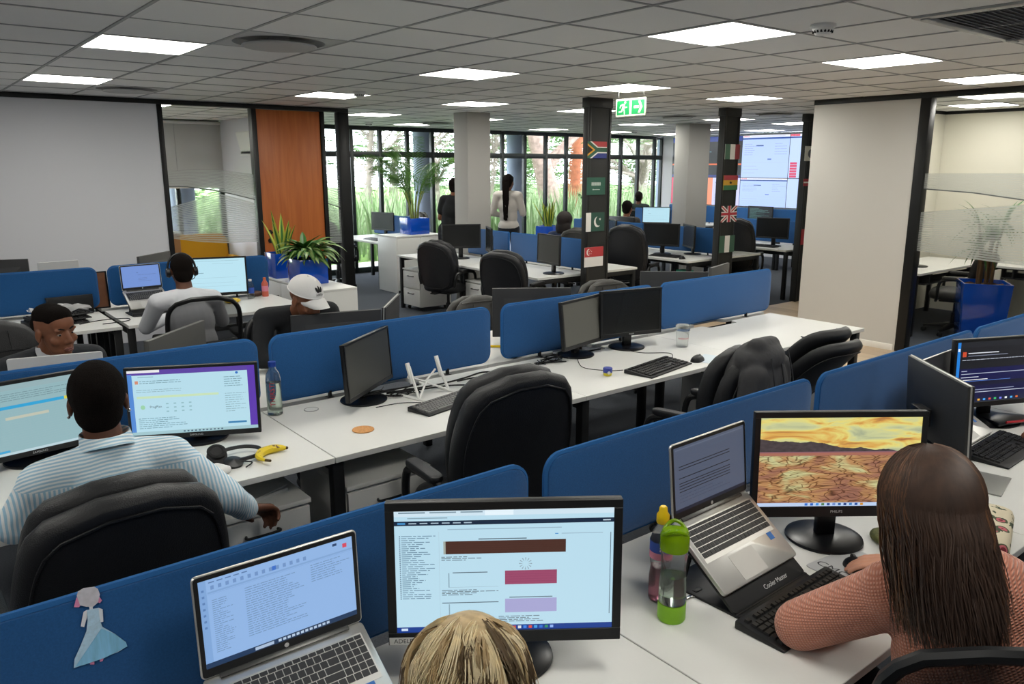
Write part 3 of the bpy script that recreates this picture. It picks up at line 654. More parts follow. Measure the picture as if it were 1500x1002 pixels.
chair_at(exec_chair, 'black chair at the desk beside the white cabinet', 630, 353, -pi/2+.3, recline=9, h=.60, zs=.46)
chair_at(exec_chair, 'black chair at the desk beside the South African flag pillar', 727, 369, -pi/2+.35, recline=12, h=.60, zs=.46)
exec_chair('black chair between the Singapore and Nigerian flag pillars', (7.62, 7.02, 0), -pi/2+.35, recline=8, h=.74)
exec_chair('black chair right behind the pillar with Nigerian flag', (9.78, 6.92, 0), -pi/2+.35, recline=8, h=.74)
exec_chair('black chair next to the corner post, half seen, by the white cabinet', (5.72, 11.72, 0), -pi/2+.3, recline=12)
exec_chair('small grey chair top in front of the garden windows', (7.45, 12.3, 0), pi/2, recline=4, lm=LEATHER2)
exec_chair('striped-looking grey chair back behind the small monitor divider', (7.45, 7.75, 0), -pi/2+.4, LEATHER2, recline=8, group='worn grey chairs facing the camera')
chair_at(mesh_chair, 'mesh-back chair of the man wearing a headset', 300, 438, RAD(-8), h=.50)
exec_chair('black chair with rounded back of the man with white collar', (.42, 5.0, 0), pi+.15, recline=5, h=.60)
exec_chair('dark chair of the man in the white cap', (2.16, 5.22, 0), pi-.1, recline=6, h=.44)
mesh_chair('black mesh-back chair of the woman in the salmon jumper', (1.79, .65, 0), RAD(-42))
# ================================================================== COMPUTERS AND DESK THINGS
def scr(items, w, h, bg, e=1.0):
    """flat picture on a display: items are (x0, y0, x1, y1, colour) in 0..1 from the top left, drawn in order; local XZ plane facing -y"""
    mb = MB(); mats = [emat(bg, e)]; idx = {bg: 0}
    mb.add([(-w/2, 0, -h/2), (w/2, 0, -h/2), (w/2, 0, h/2), (-w/2, 0, h/2)], [(0, 1, 2, 3)])
    def mi(c):
        if c not in idx: idx[c] = len(mats); mats.append(emat(c, e))
        return idx[c]
    for n_, it in enumerate(items):
        y = -.00004*(1+n_*.02)
        if it[0] == 'poly': mb.add([(-w/2+w*a, y, h/2-h*b) for a, b in it[1]], [tuple(range(len(it[1])))], mi(it[2])); continue
        if it[0] == 'text':
            _, s, cx, cy, sz, c = it; vs, fs = text_verts(s, sz*h); mb.add([(-w/2+w*cx+x, y, h/2-h*cy+z_) for x, z_, _ in vs], fs, mi(c)); continue
        x0, y0, x1, y1, c = it
        mb.add([(-w/2+w*x0, y, h/2-h*y1), (-w/2+w*x1, y, h/2-h*y1), (-w/2+w*x1, y, h/2-h*y0), (-w/2+w*x0, y, h/2-h*y0)], [(0, 1, 2, 3)], mi(c))
    return mb, mats
def rows(x0, x1, y0, dy, n, c, th=.007, rnd=None, lo=.5, words=True):
    r = rnd or random.Random(5); out = []
    for k in range(n):
        y = y0+dy*k; end = x0+(x1-x0)*r.uniform(lo, 1); x = x0
        while x < end:
            l = r.uniform(.012, .05) if words else end-x
            out.append((x, y, min(x+l, end), y+th, c)); x += l+.006
    return out
def S_dash():
    it = [(0, 0, 1, .045, 'cfe4f0'), (.02, .01, .14, .02, '6d8796'), (.16, .01, .28, .02, '7f98a6'), (.3, .01, .4, .02, '7f98a6'), (.41, .0, .54, .045, 'e4f3fb'), (.06, .055, .24, .063, '8aa5b4'), (0, .082, 1, .118, '10243c'), (.015, .092, .05, .108, '3f88c0')]
    it += [(.065+q*.05, .096, .1+q*.05, .105, 'a8bdcc') for q in range(6)] + [(.95, .095, .985, .106, 'b8c8d4')]
    it += rows(.03, .19, .20, .0165, 32, '5f8098', .006, random.Random(2), .3) + [(.02, .2+.0165*q, .025, .208+.0165*q, '27476b') for q in range(32)]
    it += [(.20, .17, .201, .93, 'a5c0cf'), (.24, .15, .76, .157, '98b4c6'), (.22, .25, .78, .355, 'a2a9a0'), (.23, .25, .78, .355, '46281f')]
    it += [(.232, .262+.018*q, .78, .263+.018*q, '5d3a2e') for q in range(5)] + [(.38, .232, .6, .24, '50616c')]
    it += rows(.21, .40, .375, .013, 3, '5f7180', .006, random.Random(4)) + [(.5, .5, .74, .615, '9a4668')] + [(.5, .51+.02*q, .74, .512+.02*q, '84385a') for q in range(5)]
    it += [(.24, .51, .245, .63, '8aa6b6'), (.24, .628, .47, .63, '8aa6b6'), (.26, .505, .42, .512, '52636f')] + rows(.21, .47, .65, .013, 4, '60727f', .006, random.Random(8))
    it += [(.5, .735, .74, .85, 'a7a6d2'), (.52, .72, .72, .727, '52636f'), (.24, .77, .245, .89, '8aa6b6'), (.21, .755, .47, .762, '52636f')] + rows(.47, .73, .88, .014, 4, '60727f', .006, random.Random(9))
    it += [('poly', [(.595+.012*cos(a), .445+.02*sin(a)), (.595+.03*cos(a+.12), .445+.05*sin(a+.12)), (.595+.03*cos(a-.06), .445+.05*sin(a-.06))], '8ea4b2') for a in [k*pi/6 for k in range(12)]]
    it += [(.73, .2, .745, .207, '2d8ad0'), (.76, .2, .95, .206, '9ab6c8'), (.985, .2, .988, .88, '3f5568'), (0, .955, 1, 1, '123a8c'), (.02, .965, .05, .985, 'cfe0f4')]
    it += [(.46+q*.025, .965, .475+q*.025, .988, c) for q, c in enumerate(('3fa0e0', 'e8e8e8', 'd04848', 'd05038', 'e0e0e0', '4080e0', 'd84b3a', '40a0e0', '3070d0', '2f8f60', '8fb0f0'))]
    return it
def S_mail(bar='1b3557', txt='6f8fb8'):
    r = random.Random(11); it = [(0, 0, .045, 1, '7fa5d6'), (.05, .14, 1, .16, '7fa3d2'), (.05, .17, 1, .172, '7095c8')]
    it += [(.06+q*.05, .03, .095+q*.05, .043, '5878a8') for q in range(5)] + [(.07+q*.045, .075, .09+q*.045, .12, '6f92c4') for q in range(14)] + [(.93, .06, .96, .11, 'd2485e'), (.45, .07, .475, .12, '3e6fc4'), (.86, .03, .89, .06, '24406a')]
    it += rows(.07, .2, .24, .024, 26, txt, .008, r, .4) + rows(.27, .66, .22, .027, 22, txt, .009, r, .6) + rows(.7, .98, .2, .028, 8, txt, .009, r, .5)
    it += [(.015, .1+.07*q, .03, .125+.07*q, '5b80b5') for q in range(7)] + [(0, .94, 1, 1, bar), (.3, .952, .42, .988, 'a9bdd6')] + [(.45+q*.03, .955, .47+q*.03, .985, 'b5c8de') for q in range(12)]
    return it
def S_doc():
    r = random.Random(3); it = [(.02, .03, .98, .05, '5a6478'), (.5, .12, .75, .14, '4a566a')]
    for y in (.3, .345, .48, .56, .60, .645, .69): it.append((.06, y, .78, y+.012, '0b0d16'))
    it += rows(.06, .8, .75, .05, 3, '3d4558', .01, r) + [(0, .95, 1, 1, '141a2c')]
    return it
def S_sheet():
    it = [(0, 0, 1, .08, '92adb2'), (.02, .1, .98, .102, '8aa6ac'), (0, .30, .72, .345, '2f9fd0'), (.72, .30, 1, .345, 'd6cf4a')] + [(.2+.13*q, .34, .201+.13*q, .92, '96b2b8') for q in range(6)] + [(0, .36+.035*q, 1, .362+.035*q, '98b4ba') for q in range(16)]
    it += [(.02, .5, .25, .58, 'c0b0a0'), (.3, .46, .6, .5, 'bcbfae')] + rows(.02, .95, .13, .03, 4, '6e8a92', .009, random.Random(6)) + [(0, .93, .3, .96, '3aa0d0'), (0, .965, 1, 1, 'b8d0d8')]
    return it
def S_teams():
    it = [(0, 0, 1, .075, '5a3f9e'), (.94, 0, 1, .95, '5a35a8'), (0, .0, .25, .04, 'e8e8ea'), (.035, .075, .94, .95, 'b5dbe9'), (0, .06, .035, .95, '4f86d0'), (.055, .16, .08, .21, 'd08a70'), (.06, .40, .7, .435, 'c6dfb8'), (0, .95, 1, 1, '9fc4cc')]
    it += rows(.09, .6, .165, .03, 2, '6f95a4', .01, random.Random(4)) + rows(.06, .45, .3, .03, 2, '84a8b4', .008, random.Random(6)) + rows(.75, .92, .16, .035, 5, '6f95a4', .01, random.Random(5), .4) + rows(.75, .92, .42, .035, 9, '7fa3b0', .008, random.Random(15), .4)
    it += [('text', 'PragPlan', .2, .57, .05, '3c5560'), ('poly', [(.1+.018*cos(a*pi/5), .57+.035*sin(a*pi/5)) for a in range(10)], '98cfa8'), (.76, .87, .91, .9, '3a7fb0')] + rows(.06, .5, .74, .03, 6, '6f98a8', .01, random.Random(7), .5)
    it += [(.28+.06*q, .52+.06*p_, .3+.06*q, .54+.06*p_, '8fbac4') for q in range(4) for p_ in range(3)] + [(.4+q*.03, .965, .415+q*.03, .985, '405a70') for q in range(11)]
    it += [('poly', [(.855+.012*cos(a*pi/5), .105+.02*sin(a*pi/5)) for a in range(10)], '2f6fc0'), (.08, .1, .2, .112, '8ab2c0')]
    return it
def S_dark():
    it = [(0, 0, .035, 1, '1f7fd8'), (.035, 0, 1, .09, '1c1e24'), (.035, .09, 1, .44, '14151b'), (.035, .44, 1, .66, '0d0f46'), (.035, .66, 1, .72, '11122a'), (.035, .72, 1, .93, '0b0c3c'), (.035, .93, 1, 1, '101a3a'), (.06, .16, .1, .24, 'c84a2a'), (.008, .1, .03, .15, 'e0efff')]
    it += [(.12, .18, .45, .195, 'd8dce4'), (.12, .225, .55, .236, '7f8698'), (.06, .47, .12, .483, 'a9b0c8'), (.06, .52, .85, .53, 'b8c0d4'), (.06, .575, .25, .587, 'ccd2e2'), (.06, .62, .35, .63, 'ffffff'), (.06, .645, .6, .651, '5f8fe0'), (.15, .79, .65, .8, '98a0bc'), (.15, .83, .85, .84, 'c8cfe0')]
    it += rows(.06, .9, .29, .05, 1, 'b8bfcc', .01) + [(.2+.06*q, .95, .225+.06*q, .98, c) for q, c in enumerate(('e8e8e8', 'f0b040', '40a0f0', 'e05040', '40c070', '8080f0', 'f0f0f0', '50b0f0', 'e07030'))]
    return it
def S_plain(): return [(.05, .06, .9, .07, '93bccb'), (.2, .2, .215, .215, '2a4a5a'), (.45, .14, .8, .15, '9fc8d6'), (.2, .4, .3, .42, '7fa8b8'), (.05, .55, .85, .56, 'a4cddb'), (.05, .7, .8, .71, 'a4cddb'), (.05, .8, .9, .81, 'a4cddb')]
def S_lap2(): return [(.4, .3, .42, .33, '2a3f6a')]+rows(.42, .95, .42, .05, 1, '4a5f96', .012, random.Random(3), .9)+rows(.42, .8, .58, .07, 3, '51689e', .012, random.Random(4))
# landscape wallpaper
def wallpaper():
    m = bpy.data.materials.new('landscape_wallpaper'); m.use_nodes = True; n = m.node_tree.nodes; L = m.node_tree.links
    p = n['Principled BSDF']; p.inputs['Base Color'].default_value = (.01, .01, .01, 1); p.inputs['Roughness'].default_value = .35; p.inputs['Emission Strength'].default_value = 1
    tc = n.new('ShaderNodeTexCoord'); sp = n.new('ShaderNodeSeparateXYZ'); L.new(tc.outputs['UV'], sp.inputs[0])
    def ramp(src, els):
        r = n.new('ShaderNodeValToRGB'); e = r.color_ramp.elements
        while len(e) < len(els): e.new(.5)
        for el, (q, c) in zip(e, els): el.position = q; el.color = (*srgb(c), 1)
        L.new(src, r.inputs[0]); return r.outputs[0]
    def noise(scale, sc, det=6, dist=0, rot=0):
        mp = n.new('ShaderNodeMapping'); mp.inputs['Scale'].default_value = sc; mp.inputs['Rotation'].default_value = (0, 0, rot); L.new(tc.outputs['UV'], mp.inputs[0])
        t = n.new('ShaderNodeTexNoise'); t.inputs['Scale'].default_value = scale; t.inputs['Detail'].default_value = det; t.inputs['Distortion'].default_value = dist; L.new(mp.outputs[0], t.inputs['Vector']); return t.outputs['Fac']
    def mix(f, a, b):
        x = n.new('ShaderNodeMix'); x.data_type = 'RGBA'
        if isinstance(f, float): x.inputs[0].default_value = f
        else: L.new(f, x.inputs[0])
        L.new(a, x.inputs[6]); L.new(b, x.inputs[7]); return x.outputs[2]
    def math_(op, a, b):
        x = n.new('ShaderNodeMath'); x.operation = op; x.use_clamp = False
        for i, q in enumerate((a, b)):
            if isinstance(q, (int, float)): x.inputs[i].default_value = q
            else: L.new(q, x.inputs[i])
        return x.outputs[0]
    sky = ramp(noise(3.2, (1, 2.6, 1), 5, .7, .5), [(.25, '8f9a86'), (.42, 'c9cc96'), (.52, 'e2d67a'), (.6, 'd9a450'), (.70, '9c5c3a'), (.85, 'cfc39a')])
    gnd = ramp(noise(2.4, (1.2, 2.2, 1), 6, .6, .5), [(.25, '6e4a44'), (.4, '9a6a55'), (.5, 'b98a5a'), (.58, 'c9c58e'), (.7, '9a9a84'), (.85, '7a564e')])
    vo = n.new('ShaderNodeTexVoronoi'); vo.feature = 'DISTANCE_TO_EDGE'; vo.inputs['Scale'].default_value = 15
    mp = n.new('ShaderNodeMapping'); mp.inputs['Scale'].default_value = (.7, 2.4, 1); mp.inputs['Rotation'].default_value = (0, 0, -.75)
    nd = n.new('ShaderNodeTexNoise'); nd.inputs['Scale'].default_value = 6; L.new(tc.outputs['UV'], nd.inputs['Vector'])
    mx = n.new('ShaderNodeVectorMath'); mx.operation = 'MULTIPLY_ADD'; mx.inputs[1].default_value = (.15, .15, 0); L.new(nd.outputs['Color'], mx.inputs[0]); L.new(tc.outputs['UV'], mx.inputs[2]); L.new(mx.outputs[0], mp.inputs[0]); L.new(mp.outputs[0], vo.inputs['Vector'])
    crack = ramp(vo.outputs['Distance'], [(.0, '4a3a38'), (.03, 'a89488'), (.08, 'ffffff')])
    mu = n.new('ShaderNodeMix'); mu.data_type = 'RGBA'; mu.blend_type = 'MULTIPLY'; mu.inputs[0].default_value = .85; L.new(gnd, mu.inputs[6]); L.new(crack, mu.inputs[7])
    far = ramp(sp.outputs['Y'], [(.5, '8a6a5e'), (.6, 'a86a58'), (.62, '7a5a6a')])
    y, x = sp.outputs['Y'], sp.outputs['X']
    g2 = mix(math_('GREATER_THAN', y, .575), mu.outputs[2], far)
    hn = noise(3, (1.5, 0, 1), 5)
    ridge = math_('ADD', math_('MULTIPLY', hn, .16), math_('ADD', math_('MULTIPLY', math_('SUBTRACT', .8, x), .17), .55))
    hill = ramp(noise(30, (1, 1, 1)), [(.3, '3a3336'), (.7, '4f474a')])
    a = mix(math_('GREATER_THAN', y, ridge), hill, sky)
    b = mix(math_('GREATER_THAN', y, .62), g2, a)
    bar = n.new('ShaderNodeRGB'); bar.outputs[0].default_value = (*srgb('bcd0ee'), 1)
    c = mix(math_('GREATER_THAN', y, .04), bar.outputs[0], b)
    L.new(c, p.inputs['Emission Color']); return m
WALLP = wallpaper()
def S_icons(): return [(.3+.035*q, .965, .318+.035*q, .992, c) for q, c in enumerate(('3070d0', '2060c0', '4090e0', '508050', '305090', '7090d0', '3060a0', '204080', '4080c0', '2050a0', 'd09030'))]
OFF = mat('dark_switched_off_screen', '3a3b38', .32, spec=.5); OFFL = mat('grey_matt_screen', '5c5c56', .45, spec=.5); OFFD = mat('black_switched_off_screen', '1d1e1e', .25, spec=.5)
def monitor(label, PL, PR, h, tilt=0, screen=None, base='round', brand=None, rim=None, zbase=None, group='computer monitors', deep=.045, bez=.016, chin=.024, off=None, baseback=.07, backlogo=None, note=None, bm=None, extra=None):
    """PL, PR: top corners as the user sees them (same height); the screen faces away from the stand"""
    PL, PR = V(PL), V(PR); w = (PR-PL).length; c = (PL+PR)/2; rz = math.atan2((PR-PL).y, (PR-PL).x); zb = DZ if zbase is None else zbase
    ct, st = cos(RAD(tilt)), sin(RAD(tilt))
    # thing origin: base centre on the desk
    fw = V((sin(rz), -cos(rz), 0)); org = V((c.x, c.y, zb)) - fw*baseback
    t = thing('monitor', label, 'monitor', org, rz, group)
    py = -baseback; zt = c.z-zb                                  # panel top centre in local coordinates
    R_ = (RAD(-tilt), 0, 0)
    body = lambda: MB().box(-w/2, 0, -h, w/2, .022, 0).loft([[(-w*.36, .022, -h*.88), (w*.36, .022, -h*.88), (w*.36, .022, -h*.2), (-w*.36, .022, -h*.2)], [(-w*.26, deep, -h*.78), (w*.26, deep, -h*.78), (w*.26, deep, -h*.34), (-w*.26, deep, -h*.34)]])
    pan = part('housing', body, bm or BLACK, t, bevel=.003, key=f'mb{w:.3f}{h:.3f}{deep}{(bm or BLACK).name}', loc=(0, py, zt), rot=R_)
    sw_, sh_ = w-2*bez, h-bez-chin
    part('bezel', lambda: MB().box(-w/2, -.004, -bez, w/2, 0, 0).box(-w/2, -.004, -h, w/2, 0, -h+chin).box(-w/2, -.004, -h+chin, -w/2+bez, 0, -bez).box(w/2-bez, -.004, -h+chin, w/2, 0, -bez), bm or BLACK, pan, key=f'mz{w:.3f}{h:.3f}{bez}{chin}{(bm or BLACK).name}', bevel=.0012, seg=1)
    if callable(screen):
        items = screen(); bgc = {'S_dash': 'b9dcec', 'S_mail': '8fb3e2', 'S_doc': '4b5468', 'S_sheet': '8fb2b8', 'S_teams': '3a3040', 'S_dark': '101218', 'S_plain': 'b9e2f0', 'S_code': '10161c'}[screen.__name__]
        mb, mt = scr(items, sw_, sh_, bgc); part('screen', mb, mt, pan, smooth=0, fix=False, loc=(0, -.0012, -bez-sh_/2))
    elif screen == 'wallpaper':
        mb = MB().add([(-sw_/2, 0, -sh_/2), (sw_/2, 0, -sh_/2), (sw_/2, 0, sh_/2), (-sw_/2, 0, sh_/2)], [(0, 1, 2, 3)]); o = part('screen', mb, WALLP, pan, smooth=0, fix=False, loc=(0, -.0012, -bez-sh_/2))
        uv = o.data.uv_layers.new(name='UVMap')
        for li, q in enumerate(((0, 0), (1, 0), (1, 1), (0, 1))): uv.data[li].uv = q
        mb, mt = scr(S_icons(), sw_, sh_, 'bcd0ee'); mb.f = mb.f[1:]; mb.mi = mb.mi[1:]; part('taskbar_icons', mb, mt, o, smooth=0, fix=False, loc=(0, -.0002, 0))
    else:
        part('screen', lambda: MB().add([(-sw_/2, 0, -sh_/2), (sw_/2, 0, -sh_/2), (sw_/2, 0, sh_/2), (-sw_/2, 0, sh_/2)], [(0, 1, 2, 3)]), off or OFFD, pan, smooth=0, fix=False, loc=(0, -.0012, -bez-sh_/2), key=f'moff{sw_:.3f}{sh_:.3f}{(off or OFFD).name}')
    if rim: part('rim', MB().tube([(-w/2, .008, -h), (-w/2, .008, 0), (w/2, .008, 0), (w/2, .008, -h)], .0035, 6), rim, pan)
    if brand:
        vs, fs = text_verts(brand, .012); part('brand_lettering', MB().add([(x, -.0046, -h+chin*.5+z_) for x, z_, _ in vs], fs), mat('lettering_grey', 'c8cacc', .4), pan, smooth=0, fix=False)
    if backlogo:
        vs, fs = text_verts(backlogo, .03); part('back_logo', MB().add([(-x, deep+.0006, -h*.5+z_) for x, z_, _ in vs], fs), mat('logo_dark', '060607', .3), pan, smooth=0, fix=False)
    if note:
        part('name_tag', MB().box(-w/2+.002, -.0055, -h+.002, -w/2+.19, -.0045, -h+.020), mat('paper', 'dcdcd8', .7), pan, smooth=0)
        vs, fs = text_verts(note, .015); part('name_lettering', MB().add([(x-w/2+.034, -.006, -h+.011+z_) for x, z_, _ in vs], fs), mat('ink', '33363a', .7), pan, smooth=0, fix=False)
    if extra: extra(pan, w, h)
    zmid = zt-h*.6
    part('stand_neck', MB().box(-.03, -.012, .01, .03, .016, zmid).box(-.045, -baseback+deep-.006+st*h*.6, zmid-.04, .045, .012, zmid+.03), GLOSS if base != 'square' else BLACK, t, bevel=.004)
    if base == 'round': part('stand_base', lambda: MB().lathe([(.001, 0), (.116, 0), (.12, .004), (.118, .010), (.10, .016), (.03, .020), (.001, .02)], 44), GLOSS, t, key='mbround')
    elif base == 'square': part('stand_base', lambda: MB().prism(rrect(.23, .19, .03, 4), 0, .012), BLACK, t, bevel=.003, key='mbsq')
    else:
        part('stand_base', MB().lathe([(.001, 0), (.15, 0), (.155, .004), (.12, .014), (.03, .03), (.001, .03)], 40), GLOSS, t); part('red_rim', MB().tube([(-.02, -.15, .03), (-.02+.1, -.15, .03), (.2, -.11, .03)], .006), mat('red_gloss', 'b3242c', .2), t); part('base_wing', MB().prism([(-.06, -.15), (.2, -.12), (.22, -.10), (.04, .02), (-.04, .02)], .012, .028), GLOSS, t, bevel=.004)
    return t
KEYM = mat('laptop_key_charcoal', '2c2d2f', .5); KEYG = mat('key_legend_grey', '9a9b9c', .6)
def keyrows(W, D):
    """laptop keyboard layout, local x right, y away from the user; gives (x, y, w, d) cells"""
    out = []; u = W/18.6; r = D/6.2
    L_ = [([1]*18, .62), ([1]*13+[2]+[1]*4, 1), ([1.5]+[1]*12+[1.5]+[1]*3+[1], 1), ([1.75]+[1]*11+[2.25]+[1]*3+[1], 1), ([1.25]+[1]*11+[2.75]+[1]*3+[1], 1), ([1, 1, 1, 1]+[5]+[1, 1, 1, 1, 1, 1, 1, 1, 1], 1)]
    y = D
    for ws, hh in L_:
        s = sum(ws); x = 0; y -= r*hh
        for q in ws: out.append((x*W/s, y, q*W/s, r*hh)); x += q
    return out
def laptop(label, H, rz, w=.357, lean=6, tilt=30, lh=.222, d=.235, screen=None, keys='join', group='laptops', lidlogo=None, bgc='8fb3e2', fade=False, body=None):
    """H: hinge centre; lean: lid leaning back from vertical; tilt: base sloping down towards the user"""
    body = body or SILVER
    t = thing('laptop', label, 'laptop', H, rz, group)
    Rb = (RAD(tilt), 0, 0)
    b = part('base', lambda: MB().prism(rrect(w, d, .012, 4, 0, -d/2), -.014, 0), body, t, bevel=.003, key=f'lb{w}{d}{body.name}', rot=Rb)
    kw, kd = w*.90, d*.46
    part('key_well', lambda: MB().box(-kw/2-.003, -.03-kd-.003, .0001, kw/2+.003, -.027, .0006), mat('key_well_silver', 'bdbcb8', .4, metal=.6), b, key=f'lkw{w}{d}')
    if keys == 'each':
        for (x, y, a, c) in keyrows(kw, kd):
            k = part('key', lambda: MB().box(-a/2+.0012, -c/2+.0012, 0, a/2-.0012, c/2-.0012, .0016), KEYM, b, key=f'lk{a:.4f}{c:.4f}{w}', loc=(-kw/2+x+a/2, -.03-kd+y+c/2, .0006), smooth=0)
    else:
        def kk():
            m = MB(); [m.box(-kw/2+x+.0012, -.03-kd+y+.0012, .0006, -kw/2+x+a-.0012, -.03-kd+y+c-.0012, .002) for (x, y, a, c) in keyrows(kw, kd)]; return m
        o = part('keys', kk, KEYM, b, key=f'lks{w}{d}', smooth=0); o['kind'] = 'stuff'
    part('touchpad', lambda: MB().prism(rrect(w*.31, d*.33, .004, 3, -w*.06, -d*.80), 0, .0005), mat('touchpad_silver', 'c4c3bf', .5, metal=.3), b, key=f'ltp{w}{d}')
    part('hinge_bar', lambda: MB().box(-w*.40, -.012, 0, w*.40, .006, .006), mat('hinge_dark', '5a5a58', .35, metal=.7), b, key=f'lhb{w}', bevel=.002)
    part('sticker', lambda: MB().box(w*.34, -d*.70, 0, w*.40, -d*.60, .0006), mat('blue_sticker', '2a6fc0', .5), b, key=f'lst{w}')
    lid = part('lid', lambda: MB().prism(rrect(w, lh, .01, 4, 0, lh/2), -.004, .003, 0, M(((1, 0, 0, 0), (0, 0, 1, 0), (0, 1, 0, 0), (0, 0, 0, 1)))), body, t, bevel=.0015, seg=1, key=f'll{w}{lh}{body.name}', rot=(RAD(-lean), 0, 0))
    part('bezel', lambda: MB().prism(rrect(w-.006, lh-.006, .008, 4, 0, lh/2), -.0046, -.004, 0, M(((1, 0, 0, 0), (0, 0, 1, 0), (0, 1, 0, 0), (0, 0, 0, 1)))), mat('bezel_black', '191a1c', .35), lid, key=f'lbz{w}{lh}', smooth=0)
    sw_, sh_ = w-.024, lh-.034
    mb, mt = scr(screen() if screen else [], sw_, sh_, bgc if screen else '16181c', 1.0 if screen else .15)
    part('screen', mb, mt, lid, smooth=0, fix=False, loc=(0, -.0048, .022+sh_/2))
    part('maker_badge', lambda: MB().lathe([(.001, 0), (.005, 0), (.005, .0006), (.001, .0006)], 20, T=Tr(0, -.0048, .011) @ Rx(pi/2)), mat('badge_silver', 'd8d8d8', .3, metal=.6), lid, key='lbadge')
    if lidlogo: part('lid_badge', MB().lathe([(.001, 0), (.018, 0), (.018, .001), (.001, .001)], 24, T=Tr(0, .003, lh*.5) @ Rx(-pi/2)), CHROME, lid)
    return t
def kb_cells():
    """full-size keyboard, 0..1 in both directions"""
    out = []
    def row(y, h, spec):
        for x, w_ in spec: out.append((x/22.8, y, w_/22.8, h))
    row(.86, .13, [(0, 1)]+[(2+q, 1) for q in range(4)]+[(6.5+q, 1) for q in range(4)]+[(11+q, 1) for q in range(4)]+[(15.3+q, 1) for q in range(3)]+[(18.7+q, 1) for q in range(4)])
    row(.66, .15, [(q, 1) for q in range(13)]+[(13, 2)]+[(15.3+q, 1) for q in range(3)]+[(18.7+q, 1) for q in range(4)])
    row(.50, .15, [(0, 1.5)]+[(1.5+q, 1) for q in range(12)]+[(13.5, 1.5)]+[(15.3+q, 1) for q in range(3)]+[(18.7+q, 1) for q in range(4)])
    row(.34, .15, [(0, 1.75)]+[(1.75+q, 1) for q in range(11)]+[(12.75, 2.25)]+[(18.7+q, 1) for q in range(3)]+[(21.7, 1)])
    row(.18, .15, [(0, 1.25)]+[(1.25+q, 1) for q in range(11)]+[(12.25, 2.75)]+[(16.3, 1)]+[(18.7+q, 1) for q in range(4)])
    row(.02, .15, [(0, 1.25), (1.25, 1.25), (2.5, 1.25), (3.75, 6), (9.75, 1.25), (11, 1.25), (12.25, 1.25), (13.5, 1.5)]+[(15.3+q, 1) for q in range(3)]+[(18.7, 2), (20.7, 1), (21.7, 1)])
    return out
KEYC = mat('keycap_black', '1a1a1b', .45); KEYW = mat('keycap_worn', '6d6d6c', .5)
def keyboard(label, loc, rz, w=.45, d=.16, each=False, group='black keyboards', worn=False, palm=0):
    t = thing('keyboard', label, 'keyboard', loc, rz, group)       # local +y away from the user
    T = M(((1, 0, 0, 0), (0, 0, 1, 0), (0, 1, 0, 0), (0, 0, 0, 1)))
    b = part('body', lambda: MB().loft([[(-w/2, -d/2-palm, 0), (w/2, -d/2-palm, 0), (w/2, d/2, 0), (-w/2, d/2, 0)], [(-w/2, -d/2-palm, .008), (w/2, -d/2-palm, .008), (w/2, d/2, .024), (-w/2, d/2, .024)]]), BLACK, t, bevel=.004, key=f'kbb{w}{d}{palm}')
    sl = math.atan2(.016, d)
    kw, kd = w-.03, d-.03
    km = KEYW if worn else KEYC
    if each:
        for (x, y, a, c) in kb_cells():
            part('key', lambda: MB().loft([[(-a*kw/2+.0008, -c*kd/2+.0006, 0), (a*kw/2-.0008, -c*kd/2+.0006, 0), (a*kw/2-.0008, c*kd/2-.0006, 0), (-a*kw/2+.0008, c*kd/2-.0006, 0)], [(-a*kw/2+.0026, -c*kd/2+.0022, .007), (a*kw/2-.0026, -c*kd/2+.0022, .007), (a*kw/2-.0026, c*kd/2-.0016, .007), (-a*kw/2+.0026, c*kd/2-.0016, .007)]]), km, b, key=f'kc{a:.3f}{c:.3f}{w}{km.name}', smooth=0,
                 loc=(-kw/2+(x+a/2)*kw, -kd/2+(y+c/2)*kd, .016+(y+c/2-.5)*kd*sin(sl)), rot=(sl, 0, 0))
    else:
        def kk():
            m = MB()
            for (x, y, a, c) in kb_cells():
                z0 = .015+(y+c/2-.5)*kd*sin(sl); X, Y = -kw/2+x*kw, -kd/2+y*kd
                m.loft([[(X+.0008, Y+.0006, z0), (X+a*kw-.0008, Y+.0006, z0), (X+a*kw-.0008, Y+c*kd-.0006, z0), (X+.0008, Y+c*kd-.0006, z0)], [(X+.0028, Y+.0022, z0+.008), (X+a*kw-.0028, Y+.0022, z0+.008), (X+a*kw-.0028, Y+c*kd-.0016, z0+.008), (X+.0028, Y+c*kd-.0016, z0+.008)]])
            return m
        o = part('keys', kk, km, b, key=f'kks{w}{d}{km.name}', smooth=0); o['kind'] = 'stuff'
    return t
def mouse(label, loc, rz, s=1.0):
    t = thing('computer_mouse', label, 'mouse', loc, rz, 'computer mice')
    def sh():
        m = MB(); rings = []
        for i in range(13):
            u_ = i/12; y = -.055+.11*u_; wd = .031*math.sqrt(max(.02, 1-(2*u_-1)**4))*(1-.08*u_); hh = .037*math.sqrt(max(.02, 1-(1.8*u_-.8)**2)) if u_ < .95 else .012
            rings.append([(wd*s*cos(a), y*s, max(0, hh*s*sin(a))) for a in [pi*k/12 for k in range(13)]])
        return m.loft(rings)
    part('shell', sh, BLACK, t, smooth=70, key=f'mouse{s}')
    part('scroll_wheel', lambda: MB().lathe([(.001, -.004), (.009, -.004), (.009, .004), (.001, .004)], 16, T=Tr(0, .028*s, .029*s) @ Ry(pi/2)), DKGREY, t, key='mwheel')
    return t
def cable(label, pts, r=.0032, m=None, plug=False, group='loose black cables'):
    o = part('cable', MB().tube(bez(pts, 8), r, 6), m or RUBBER); tag(o, label, 'cable', group); return o
